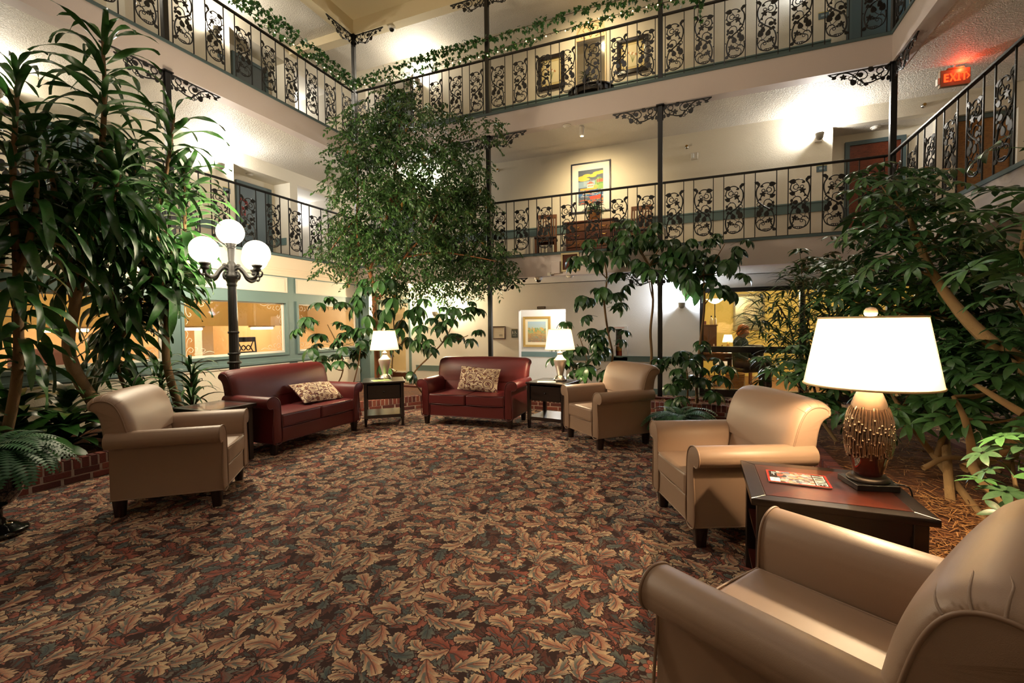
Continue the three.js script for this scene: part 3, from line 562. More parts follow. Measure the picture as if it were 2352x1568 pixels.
const baluster = (h) => bx(-0.0065, 0.0065, 0, h, -0.0065, 0.0065), BAL = baluster(1.04);
function railing(label, a, b, F, nPanels, first = 0) {
  const dx = b[0] - a[0], dz = b[1] - a[1], L = Math.hypot(dx, dz), t = thing('railing', label, 'railing', [a[0], F, a[1]], Math.atan2(-dz, dx), 'wrought iron balcony railings');
  part('handrail', rbox(L - 0.08, 0.032, 0.05, 0.008, L / 2, 1.055, 0), M.iron, t);
  part('bottom_bar', box(L - 0.08, 0.012, 0.025, L / 2, 0.012, 0), M.iron, t);
  const pitch = L / nPanels;
  for (let i = 0; i < nPanels; i++) {
    const c = (i + 0.5) * pitch;
    for (const s of [-1, 1]) { const m = part('baluster', BAL, M.iron, t); m.position.set(c + s * 0.15, 0.006, 0); }
    const p = part('scroll_panel', SCROLL, M.iron, t); p.position.set(c, 0.11, 0); p.scale.x = (i + first) % 2 ? -1 : 1;
  }
  return t;
}
const X1 = 3.2525, X2 = 6.496, ZL = 3.94;
railing('iron railing of the second floor back walkway, left span behind the fig tree', [0, 0], [X1, 0], F2, 7);
railing('iron railing of the second floor back walkway, middle span before the oak chest', [X1, 0], [X2, 0], F2, 7, 1);
railing('iron railing of the second floor back walkway, right span beside the brown door', [X2, 0], [W, 0], F2, 7);
railing('iron railing of the third floor back walkway, left span above the fig tree', [0, 0], [X1, 0], F3, 7);
railing('iron railing of the third floor back walkway, middle span in front of the arched mirror', [X1, 0], [X2, 0], F3, 7, 1);
railing('iron railing of the third floor back walkway, right span with the bluish wall behind', [X2, 0], [W, 0], F3, 7);
railing('iron railing of the third floor left walkway, far span with ivy trailing above it', [0, ZL], [0, 0], F3, 8);
railing('iron railing of the third floor left walkway, near span at the top left', [0, ZL + 3.94], [0, ZL], F3, 8);
railing('iron railing of the second floor left walkway, far span behind the globe lamp post', [0, ZL], [0, 0], F2, 8, 1);
railing('iron railing of the second floor left walkway, near span hidden by tall cane plants', [0, ZL + 3.94], [0, ZL], F2, 8);
railing('iron railing of the second floor right walkway, rising to the right edge of the photo', [W, 0], [W, 3.94], F2, 8, 1);
railing('iron railing of the third floor right walkway, a scrap at the top right corner', [W, 0], [W, 3.94], F3, 8);
// posts with their brackets, one per storey
function ironPost(label, x, z, y0, y1, dirs) {
  const t = thing('iron_post', label, 'post', [x, y0, z], 0, 'black iron posts of the balconies');
  const h = y1 - y0;
  part('shaft', rbox(0.078, h, 0.078, 0.008, 0, h / 2, 0), M.iron, t);
  part('cap_plate', box(0.13, 0.015, 0.13, 0, h - 0.008, 0), M.iron, t);
  for (const d of dirs) { const b = part('bracket', BRACKET, M.iron, t); b.position.set(d === 'e' ? 0.036 : d === 'w' ? -0.036 : 0, h - 0.008, d === 's' ? 0.036 : d === 'n' ? -0.036 : 0); b.rotation.y = { w: 0, e: PI, s: PI / 2, n: -PI / 2 }[d]; }
  return t;
}
const storeys = [[0, F2 - T, 'ground floor'], [F2 + 0.006, F3 - T, 'second floor'], [F3 + 0.006, CE3, 'third floor']];
const posts = [['back left corner', 0, 0, ['e', 's']], ['back side, left of the middle', X1, 0, ['e', 'w']], ['back side, right of the middle', X2, 0, ['e', 'w']], ['back right corner', W, 0, ['w', 's']], ['left side, behind the cane plants', 0, ZL, ['s', 'n']], ['right side, outside the near foliage', W, 3.94, ['s', 'n']]];
for (const [nm, x, z, dirs] of posts) for (const [y0, y1, st] of storeys) {
  if (y0 === 0 && x === 0) continue;   // the window wall stands there
  ironPost('black iron balcony post on the ' + st + ', ' + nm, x + (x === 0 ? -0.02 : x === W ? 0.02 : 0), z - (z === 0 ? 0.02 : 0), y0, y1, dirs);
}
// ================================================================ LAMPS ON THE BUILDING
function point(parent, pos, c, i, rad = 3) { const l = new THREE.PointLight(new THREE.Color(...c), i); l.position.set(...pos); l.castShadow = true; l.shadow.radius = rad; l.name = 'lamp_light'; (parent ?? scene).add(l); return l; }
// uplight sconce: back plate, dark cup and a bare frosted bulb above it; its wall side is -z of the group
function sconce(label, pos, ry, c, i, hexc) {
  const t = thing('wall_sconce', label, 'wall lamp', pos, ry, 'wall sconces');
  part('back_plate', rbox(0.12, 0.22, 0.02, 0.006, 0, 0.02, 0.01), M.white, t);
  part('cup', lathe([[0.0, -0.09], [0.03, -0.085], [0.055, -0.06], [0.07, 0.0], [0.074, 0.03], [0.07, 0.03], [0.06, 0.0], [0.0, -0.04]], 18).translate(0, 0, 0.11), std('#8a8374', 0.4), t);
  part('arm', cyl(0.012, 0.012, 0.09, 0, 0, 0, 8).rotateX(PI / 2).translate(0, -0.03, 0.05), M.chrome, t);
  part('bulb', sph(0.045, 0, 0.075, 0.11), glow('#ffffff', hexc, 14), t);
  point(t, [0, 0.075, 0.11], c, i, 2.2);
  return t;
}
const NEUTRAL = [1, 0.97, 0.92], WARM = [1, 0.84, 0.6], COOL = [0.74, 0.84, 1], SOFT = [1, 0.93, 0.8];
sconce('bright wall sconce on the second floor left walkway, beside the dark recessed door', [XL, 4.74, 1.86], PI / 2, NEUTRAL, 7, '#fff4e2');
sconce('bright wall sconce on the second floor back wall, left of the brown door recess', [9.08, 4.76, ZB], 0, NEUTRAL, 7, '#fff4e2');
sconce('wall sconce on the second floor back wall, glaring through the fig tree', [0.84, 4.86, ZB], 0, NEUTRAL, 6, '#fff4e2');
sconce('wall sconce on the third floor back wall behind the ivy garland', [0.75, 7.42, ZB], 0, SOFT, 5.5, '#fff0d8');
sconce('wall sconce on the third floor left wall beside the dark door', [XL, 7.42, 1.86], PI / 2, SOFT, 5.5, '#fff0d8');
sconce('wall sconce on the third floor back wall at the right, bluish light', [9.08, 7.42, ZB], 0, [0.85, 0.92, 1], 6, '#eef4ff');
sconce('warm wall sconce on the ground floor back wall, over the fig leaves', [1.13, 1.78, ZB], 0, [1, 0.82, 0.52], 30, '#ffe2b0');
sconce('bluish starry wall sconce on the ground floor beside the shop window', [6.8, 1.84, ZB], 0, COOL, 6, '#e4eeff');
sconce('wall sconce inside the second floor side corridor', [XL - 1.5, 4.45, recL[1][0]], 0, NEUTRAL, 4, '#fff4e2');
sconce('wall sconce inside the third floor side corridor', [XL - 1.5, 7.0, recL[1][0]], 0, SOFT, 4, '#fff0d8');
sconce('wall sconce on the second floor left wall behind the cane plants', [XL, 4.74, 5.05], PI / 2, SOFT, 2.8, '#fff0d8');
sconce('wall sconce on the third floor left wall over the near railing', [XL, 7.42, 5.05], PI / 2, SOFT, 2.8, '#fff0d8');
// can lights that wash the pictures
for (const [y, lab] of [[F3 - T, 'cream cylinder spotlight under the second floor ceiling beside the smoke detector'], [8.1, 'cylinder spotlight on the third floor ceiling above the arched mirror']]) {
  const t = thing('spotlight', lab, 'spotlight', [5.06, y, -0.32]);
  part('can', lathe([[0, 0], [0.045, 0], [0.045, -0.17], [0.038, -0.17], [0.038, -0.02], [0, -0.02]], 18), M.offwhite, t);
  part('lamp_bulb', sph(0.026, 0, -0.13, 0, 12, 8), glow('#fff', '#ffdca0', 10), t);
  const s = new THREE.SpotLight(new THREE.Color(1, 0.78, 0.45), y > 7 ? 11 : 12, 0, 1.15, 0.9); s.position.set(0, -0.19, 0); s.castShadow = true; s.shadow.radius = 2; s.name = 'spot_light';
  s.target.position.set(0, -1.3, -0.9); t.add(s); t.add(s.target); s.target.name = 'spot_target';
}

// ================================================================ CLUB CHAIRS AND LOVESEATS
const crease = (g, a = 0.9) => norm(toCreasedNormals(g, a));
function deform(g, f) { const p = g.attributes.position; for (let i = 0; i < p.count; i++) { const r = f(p.getX(i), p.getY(i), p.getZ(i)); p.setXYZ(i, ...r); } p.needsUpdate = true; return g; }
function seating(t, hw, nCush, leather, pipe, legMat) {
  const inner = hw - 0.1;
  // arms: rolled, flared section run from back to front
  const sec = (s) => { const p = new THREE.Shape(); const X = (x) => s * (hw + x);
    p.moveTo(X(-0.1), 0.14); p.lineTo(X(-0.1), 0.48); p.bezierCurveTo(X(-0.1), 0.58, X(-0.095), 0.66, X(0.0), 0.672);
    p.bezierCurveTo(X(0.055), 0.678, X(0.085), 0.64, X(0.083), 0.6); p.bezierCurveTo(X(0.081), 0.55, X(0.04), 0.53, X(0.012), 0.545); p.lineTo(X(0.0), 0.53); p.lineTo(X(0.004), 0.14); p.closePath(); return p; };
  for (const s of [-1, 1]) {
    const sh = sec(s), a = crease(extr(sh, 0.7, 0.008, { cs: 12, bs: 2 }).translate(0, 0, -0.34), 0.7);
    const arm = part('arm', uvm(a), leather, t);
    const o = sh.getPoints(12).map((p) => V(p.x, p.y, 0.358)); o.pop();
    part('piping', tube(o, 0.0055, 90, 6, true), pipe, arm);
    part('piping', tube([[0.004, 0.142, 0.36], [0.006, 0.142, -0.34]].map(([x, y, z]) => V(s * (hw + x), y, z)), 0.0055, 6, 6), pipe, arm);
  }
  // back: rolled over at the top, full width above the arms
  const prof = (full) => { const p = new THREE.Shape();
    if (full) { p.moveTo(0.165, 0.6); p.bezierCurveTo(0.195, 0.72, 0.205, 0.82, 0.25, 0.89); p.bezierCurveTo(0.285, 0.945, 0.35, 0.965, 0.41, 0.935); p.bezierCurveTo(0.455, 0.91, 0.465, 0.85, 0.425, 0.83); p.bezierCurveTo(0.385, 0.815, 0.375, 0.76, 0.365, 0.6); p.closePath(); }
    else { p.moveTo(0.13, 0.36); p.bezierCurveTo(0.14, 0.48, 0.155, 0.54, 0.175, 0.64); p.lineTo(0.36, 0.64); p.lineTo(0.352, 0.14); p.lineTo(0.22, 0.14); p.lineTo(0.2, 0.36); p.closePath(); }
    return p; };
  const wf = hw + 0.035, BT = 0.075, BS = 0.032, mkBack = (sh, w, steps, bt = 0.018, bs = 0.018) => {
    const g = norm(new THREE.ExtrudeGeometry(sh, { depth: 2 * w - 2 * bt, bevelEnabled: true, bevelSize: bs, bevelThickness: bt, bevelOffset: -bs, bevelSegments: bt > 0.05 ? 7 : 3, steps, curveSegments: 30 })).translate(0, 0, bt);
    g.rotateY(PI / 2).translate(-w, 0, 0);
    return g;
  };
  // the profile moved inward by d
  const inset = (pts, d) => pts.map((p, i) => { const q = pts[Math.max(0, i - 1)], r = pts[Math.min(pts.length - 1, i + 1)], dx = r.x - q.x, dy = r.y - q.y, l = Math.hypot(dx, dy) || 1; return V2(p.x + dy / l * d, p.y - dx / l * d); });
  let up = mkBack(prof(true), wf, 40, BT, BS);
  up = deform(up, (x, y, z) => {
    const k = Math.max(0, Math.min(1, (y - 0.62) / 0.3)), e = 1 - Math.pow(Math.abs(x) / wf, 3), front = Math.max(0, Math.min(1, (z + 0.3) / 0.1));
    // crown of the top edge, cushion swell of the front, gathers beside the scroll ends
    return [x * (1 + 0.02 * k), y + 0.018 * k * e, z + 0.02 * e * front * Math.sin(PI * Math.max(0, Math.min(1, (y - 0.55) / 0.4)))];
  });
  const back = part('backrest', uvm(merge([crease(up, 0.75), crease(mkBack(prof(false), inner - 0.002, 6), 0.75)])), leather, t);
  const outline = prof(true).getPoints(30).filter((p, i, a2) => !i || p.distanceTo(a2[i - 1]) > 1e-4), front = outline.slice(0, outline.findIndex((p, i) => i > 40 && p.y < 0.84));
  const crown = (x, p) => { const k = Math.max(0, Math.min(1, (p.y - 0.62) / 0.3)), e = Math.max(0, 1 - Math.pow(Math.abs(x) / wf, 3)); return V(x * (1 + 0.02 * k), p.y + 0.018 * k * e, -p.x); };
  const capLine = inset(front, BS);
  for (const s of [-1, 1]) part('piping', tube(capLine.map((p) => crown(s * wf, p)), 0.0055, 90, 6), pipe, back);
  // gathered pleats that fan from each scroll end over the crest
  for (const s of [-1, 1]) for (const [fr, len] of [[0.38, 0.04], [0.5, 0.07], [0.6, 0.08], [0.7, 0.07], [0.82, 0.05]]) {
    const i = Math.floor(fr * (front.length - 1)), pts = [];
    for (const [th, ex] of [[8, 0], [30, 0], [55, 0], [80, 0], [90, len * 0.5], [90, len]]) {
      const th2 = th * D2R, ii = Math.max(0, i - Math.round(ex * 40)), p = inset(front, BS * (1 - Math.sin(th2)))[ii], x = wf - BT * (1 - Math.cos(th2)) - ex;
      const q = crown(s * x, p); q.y -= 0.0012 + ex * 0.02; pts.push(q);
    }
    part('pleat', limb(pts, [0.0034, 0.0034, 0.003, 0.0026, 0.0018, 0.0006], 6, 3), leather, back);
  }
  // seat cushions and the rail below
  const cw = (2 * inner - 0.006) / nCush;
  for (let i = 0; i < nCush; i++) {
    const cx = -inner + 0.003 + (i + 0.5) * cw, d = 0.53, z0 = 0.1;
    let g = new RoundedBoxGeometry(cw - 0.004, 0.155, d, 6, 0.028);
    g = deform(g, (x, y, z) => [x, y + (y > 0 ? 0.016 * (1 - Math.pow(2 * x / cw, 2)) * (1 - Math.pow(2 * z / d, 2)) : 0), z + (z > 0 ? 0.012 * (1 - Math.pow(2 * x / cw, 2)) : 0)]);
    g.computeVertexNormals();
    const c = part('seat_cushion', uvm(norm(g).translate(cx, 0.385, z0)), leather, t), w2 = cw / 2 - 0.012;
    const loop = (y) => tube([V(cx - w2, y, z0 + d / 2 - 0.01), V(cx, y, z0 + d / 2 + 0.004), V(cx + w2, y, z0 + d / 2 - 0.01)], 0.005, 14, 6);
    part('piping', [loop(0.455), loop(0.316), tube([V(cx - w2, 0.455, z0 + d / 2 - 0.01), V(cx - w2 - 0.006, 0.456, z0 - d / 2 + 0.06)], 0.005, 4, 6), tube([V(cx + w2, 0.455, z0 + d / 2 - 0.01), V(cx + w2 + 0.006, 0.456, z0 - d / 2 + 0.06)], 0.005, 4, 6)], pipe, c);
  }
  part('front_rail', uvm(rbox(2 * inner, 0.165, 0.05, 0.012, 0, 0.222, 0.328)), leather, t);
  part('piping', tube([V(-inner, 0.143, 0.352), V(inner, 0.143, 0.352)], 0.0055, 4, 6), pipe, t);
  part('seat_deck', bx(-inner, inner, 0.15, 0.305, -0.3, 0.31), pipe, t);
  for (const x of [-1, 1]) for (const z of [-1, 1]) part('leg', new THREE.CylinderGeometry(0.05, 0.036, 0.15, 4).rotateY(PI / 4).translate(x * (hw - 0.045), 0.075, z * 0.3), legMat, t);
  return t;
}
const chairA = seating(thing('armchair', 'tan leather club armchair at the left beside the fern urn, seen from its side', 'armchair', [3.01, 0, 5.765], 129.7 * D2R, 'tan leather club armchairs'), 0.365, 1, M.tan, M.tanPipe, M.legwood);
chairA.scale.set(1.04, 1, 1.1);
copyOf(chairA, 'tan leather club armchair right of the centre loveseat, next to the lamp table', [6.06, 0, 2.58], -44.5 * D2R);
copyOf(chairA, 'tan leather club armchair behind the table with the magazine, lit by the big lamp', [7.31, 0, 4.7], -66 * D2R);
copyOf(chairA, 'tan leather club armchair in the near right corner, cut off by the photo edge', [7.55, 0, 6.69], -122.5 * D2R);
const love = seating(thing('loveseat', 'burgundy leather loveseat at the left under the globe lamp post', 'sofa', [2.32, 0, 3.9], 90 * D2R, 'burgundy leather loveseats'), 0.7, 2, M.wine, M.winePipe, M.legwood);
love.scale.z = 1.06;
copyOf(love, 'burgundy leather loveseat in the centre between the two lamp tables', [4.0, 0, 2.14], 3.4 * D2R);

// lumbar pillows
function pillow(label, pos, rx, ry, rz) {
  const t = thing('pillow', label, 'pillow', pos, 0, 'paisley lumbar pillows'), nx = 28, ny = 16, pos2 = [], uv = [], idx = [], Wp = 0.66, Hp = 0.37;
  for (const side of [1, -1]) for (let j = 0; j <= ny; j++) for (let i = 0; i <= nx; i++) {
    const u = i / nx * 2 - 1, v = j / ny * 2 - 1, e = Math.pow(Math.max(0, 1 - Math.pow(Math.abs(u), 2.6)), 0.55) * Math.pow(Math.max(0, 1 - Math.pow(Math.abs(v), 2.4)), 0.55);
    const pin = 1 - 0.07 * (1 - Math.abs(v)) * 0 - 0.06 * (1 - u * u) * Math.pow(Math.abs(v), 3), pinx = 1 - 0.05 * (1 - v * v) * Math.pow(Math.abs(u), 3);
    pos2.push(u * Wp / 2 * pinx, v * Hp / 2 * pin, side * (0.075 * e + 0.003 + 0.004 * Math.sin(u * 9 + v * 5) * e)); uv.push(i / nx, j / ny);
    if (i < nx && j < ny) { const q = (side > 0 ? 0 : (nx + 1) * (ny + 1)) + j * (nx + 1) + i; side > 0 ? idx.push(q, q + 1, q + nx + 1, q + 1, q + nx + 2, q + nx + 1) : idx.push(q, q + nx + 1, q + 1, q + 1, q + nx + 1, q + nx + 2); }
  }
  const g = new THREE.BufferGeometry(); g.setAttribute('position', new THREE.Float32BufferAttribute(pos2, 3)); g.setAttribute('uv', new THREE.Float32BufferAttribute(uv, 2)); g.setIndex(idx); g.computeVertexNormals();
  part('cover', g, M.paisley, t);
  const edge = []; for (let k = 0; k <= 40; k++) { const a = k / 40 * 4, s = Math.floor(a) % 4, f = a - Math.floor(a); const [u, v] = [[-1 + 2 * f, -1], [1, -1 + 2 * f], [1 - 2 * f, 1], [-1, 1 - 2 * f]][s]; edge.push(V(u * Wp / 2 * (1 - 0.05 * (1 - v * v)), v * Hp / 2 * (1 - 0.06 * (1 - u * u)), 0)); }
  edge.pop(); part('edge_cord', tube(edge, 0.005, 120, 5, true), M.winePipe, t);
  t.rotation.set(rx, ry, rz, 'YXZ');
}
pillow('wine and cream paisley pillow lying on the left loveseat', [2.36, 0.585, 3.62], -0.95, 90 * D2R, -0.08);
pillow('wine and cream paisley pillow propped in the centre loveseat', [4.05, 0.645, 2.13], -0.3, 3 * D2R, -0.07);

// ================================================================ TABLES
function lampTable(t, w, d, h) {
  part('tabletop', uvm(rbox(w, 0.028, d, 0.008, 0, h - 0.014, 0)), M.darkwood, t);
  const legH = h - 0.028;
  for (const x of [-1, 1]) for (const z of [-1, 1]) part('leg', merge([bx(-0.022, 0.022, 0.12, legH, -0.022, 0.022), new THREE.CylinderGeometry(0.031, 0.02, 0.12, 4).rotateY(PI / 4).translate(0, 0.06, 0)]).translate(x * (w / 2 - 0.04), 0, z * (d / 2 - 0.04)), M.darkwood, t);
  part('apron', uvm(merge([bx(-w / 2 + 0.05, w / 2 - 0.05, legH - 0.23, legH, -d / 2 + 0.03, -d / 2 + 0.045), bx(-w / 2 + 0.03, -w / 2 + 0.045, legH - 0.23, legH, -d / 2 + 0.05, d / 2 - 0.05), bx(w / 2 - 0.045, w / 2 - 0.03, legH - 0.23, legH, -d / 2 + 0.05, d / 2 - 0.05), bx(-w / 2 + 0.03, w / 2 - 0.03, legH - 0.23, legH - 0.215, -d / 2 + 0.03, d / 2 - 0.03)])), M.darkwood, t);
  const dr = part('drawer', uvm(rbox(w - 0.14, 0.19, 0.02, 0.004, 0, legH - 0.12, d / 2 - 0.036)), M.darkwood, t);
  part('knob', sph(0.014, 0, legH - 0.12, d / 2 - 0.014, 10, 8), M.darkwood, dr);
  part('shelf', uvm(bx(-w / 2 + 0.03, w / 2 - 0.03, 0.15, 0.168, -d / 2 + 0.03, d / 2 - 0.03)), M.darkwood, t);
  part('stretcher', [bx(-w / 2 + 0.05, w / 2 - 0.05, 0.12, 0.15, d / 2 - 0.055, d / 2 - 0.03), bx(-w / 2 + 0.05, w / 2 - 0.05, 0.12, 0.15, -d / 2 + 0.03, -d / 2 + 0.055), bx(-w / 2 + 0.03, -w / 2 + 0.055, 0.12, 0.15, -d / 2 + 0.05, d / 2 - 0.05), bx(w / 2 - 0.055, w / 2 - 0.03, 0.12, 0.15, -d / 2 + 0.05, d / 2 - 0.05)], M.darkwood, t);
}
const T1 = { x: 2.71, z: 2.66, ry: 38 * D2R }, T2 = { x: 5.2, z: 2.06, ry: -8 * D2R }, TH = 0.655;
lampTable(thing('side_table', 'dark wood lamp table with a drawer between the two loveseats', 'side table', [T1.x, 0, T1.z], T1.ry), 0.6, 0.6, TH);
lampTable(thing('side_table', 'dark wood lamp table between the centre loveseat and a tan armchair', 'side table', [T2.x, 0, T2.z], T2.ry), 0.6, 0.58, TH);
// closed end tables with an inlaid top; w along x, d along z, open on the -x side
function endTable(t, w, d, h) {
  const top = part('tabletop', uvm(bx(-w / 2 + 0.07, w / 2 - 0.07, h - 0.03, h - 0.002, -d / 2 + 0.07, d / 2 - 0.07)), M.mahog2, t);
  const q = (pts) => uvm(extr(shapeOf(pts), 0.006, 0).rotateX(PI / 2).translate(0, h + 0.0005, 0));
  const a = w / 2 - 0.07, b = d / 2 - 0.07;
  part('inlay', q([[-a, -b], [a, -b], [0, 0]]), M.mahog, top); part('inlay', q([[a, b], [-a, b], [0, 0]]), M.mahog, top);
  part('inlay', q([[a, -b], [a, b], [0, 0]]), M.mahog2, top); part('inlay', q([[-a, b], [-a, -b], [0, 0]]), M.mahog2, top);
  const edge = (g) => part('edge_moulding', uvm(g), M.darkwood, top), W2 = w / 2, D2 = d / 2;
  for (const s of [-1, 1]) {
    edge(crease(extr(shapeOf(s > 0 ? [[-W2, D2], [W2, D2], [W2 - 0.07, D2 - 0.07], [-W2 + 0.07, D2 - 0.07]] : [[-W2, -D2], [W2, -D2], [W2 - 0.07, -D2 + 0.07], [-W2 + 0.07, -D2 + 0.07]]), 0.034, 0.005).rotateX(PI / 2).translate(0, h, 0), 0.25));
    edge(crease(extr(shapeOf([[s * W2, -D2], [s * W2, D2], [s * (W2 - 0.07), D2 - 0.07], [s * (W2 - 0.07), -D2 + 0.07]]), 0.034, 0.005).rotateX(PI / 2).translate(0, h, 0), 0.25));
  }
  for (const x of [-1, 1]) for (const z of [-1, 1]) part('leg', rbox(0.055, h - 0.03, 0.055, 0.005, x * (W2 - 0.055), (h - 0.03) / 2, z * (D2 - 0.055)), M.darkwood, t);
  for (const s of [-1, 1]) {
    part('side_panel', uvm(bx(-W2 + 0.08, W2 - 0.08, 0.1, h - 0.034, s * (D2 - 0.06) - 0.008, s * (D2 - 0.06) + 0.008)), M.darkwood, t);
part('rail', bx(-W2 + 0.08, W2 - 0.08, h - 0.1, h - 0.034, s * (D2 - 0.052) - 0.012, s * (D2 - 0.052) + 0.012), M.darkwood, t); part('rail', bx(-W2 + 0.08, W2 - 0.08, 0.08, 0.14, s * (D2 - 0.052) - 0.012, s * (D2 - 0.052) + 0.012), M.darkwood, t);
  }
  part('back_panel', uvm(bx(W2 - 0.07, W2 - 0.055, 0.1, h - 0.034, -D2 + 0.08, D2 - 0.08)), M.darkwood, t);
  part('shelf', uvm(bx(-W2 + 0.04, W2 - 0.07, 0.34, 0.358, -D2 + 0.068, D2 - 0.068)), M.mahog2, t);
  part('shelf', uvm(bx(-W2 + 0.04, W2 - 0.07, 0.1, 0.118, -D2 + 0.068, D2 - 0.068)), M.mahog2, t);
}
const EH = 0.62;
endTable(thing('end_table', 'dark mahogany end table with inlaid top carrying the big lamp and a magazine', 'side table', [7.725, 0, 5.575]), 0.71, 0.66, EH);
endTable(thing('end_table', 'dark end table between the left tan armchair and the left loveseat', 'side table', [2.27, 0, 4.975]), 0.6, 0.54, EH);

// ================================================================ TABLE LAMPS
function shadeGeo(r0, r1, h, y) { return lathe([[r1, y + h], [r0, y], [r0 - 0.004, y + 0.001], [r1 - 0.004, y + h - 0.001], [r1, y + h]], 40); }
function smallLamp(label, pos) {
  const t = thing('table_lamp', label, 'table lamp', pos, 0, 'silvered glass table lamps');
  part('base', lathe([[0, 0], [0.1, 0], [0.1, 0.02], [0.085, 0.028], [0.08, 0.05], [0.06, 0.062], [0.05, 0.075]], 8), M.nickel, t);
  const mercury = phys('#ebe4da', 0.18, { metalness: 0.6, clearcoat: 0.8 });
  part('body', lathe([[0.045, 0.07], [0.05, 0.1], [0.062, 0.15], [0.078, 0.21], [0.092, 0.26], [0.096, 0.29], [0.088, 0.305], [0.06, 0.33], [0.042, 0.355], [0.034, 0.37]], 8), mercury, t);
  part('neck', lathe([[0.034, 0.37], [0.04, 0.385], [0.036, 0.4], [0.018, 0.415], [0.012, 0.44], [0.02, 0.45], [0.012, 0.46], [0.01, 0.52]], 20), M.nickel, t);
  part('bulb', sph(0.04, 0, 0.575, 0), glow('#fff', '#ffd9a0', 8), t);
  const s = part('lamp_shade', shadeGeo(0.215, 0.16, 0.29, 0.44), M.shade, t);
  part('shade_trim', [new THREE.TorusGeometry(0.214, 0.004, 6, 40).rotateX(PI / 2).translate(0, 0.442, 0), new THREE.TorusGeometry(0.159, 0.004, 6, 40).rotateX(PI / 2).translate(0, 0.729, 0)], M.shadeTrim, s);
  part('finial', lathe([[0.004, 0.72], [0.006, 0.74], [0.016, 0.755], [0.012, 0.775], [0.004, 0.785]], 14), M.nickel, t);
  part('socket', lathe([[0.012, 0.5], [0.02, 0.505], [0.036, 0.528], [0.036, 0.533], [0.0, 0.535]], 20), M.nickel, t);
  part('harp', tube([V(0.02, 0.48, 0), V(0.06, 0.56, 0), V(0.05, 0.68, 0), V(0, 0.725, 0), V(-0.05, 0.68, 0), V(-0.06, 0.56, 0), V(-0.02, 0.48, 0)], 0.0025, 24, 5), M.brass, t);
  point(t, [0, 0.575, 0], [1, 0.78, 0.5], 7, 2);
}
smallLamp('silvered glass lamp with a white shade on the table between the loveseats', [T1.x - 0.02, TH + 0.0055, T1.z - 0.06]);
smallLamp('silvered glass lamp with a white shade on the table right of the centre loveseat', [T2.x + 0.09, TH + 0.0055, T2.z - 0.04]);
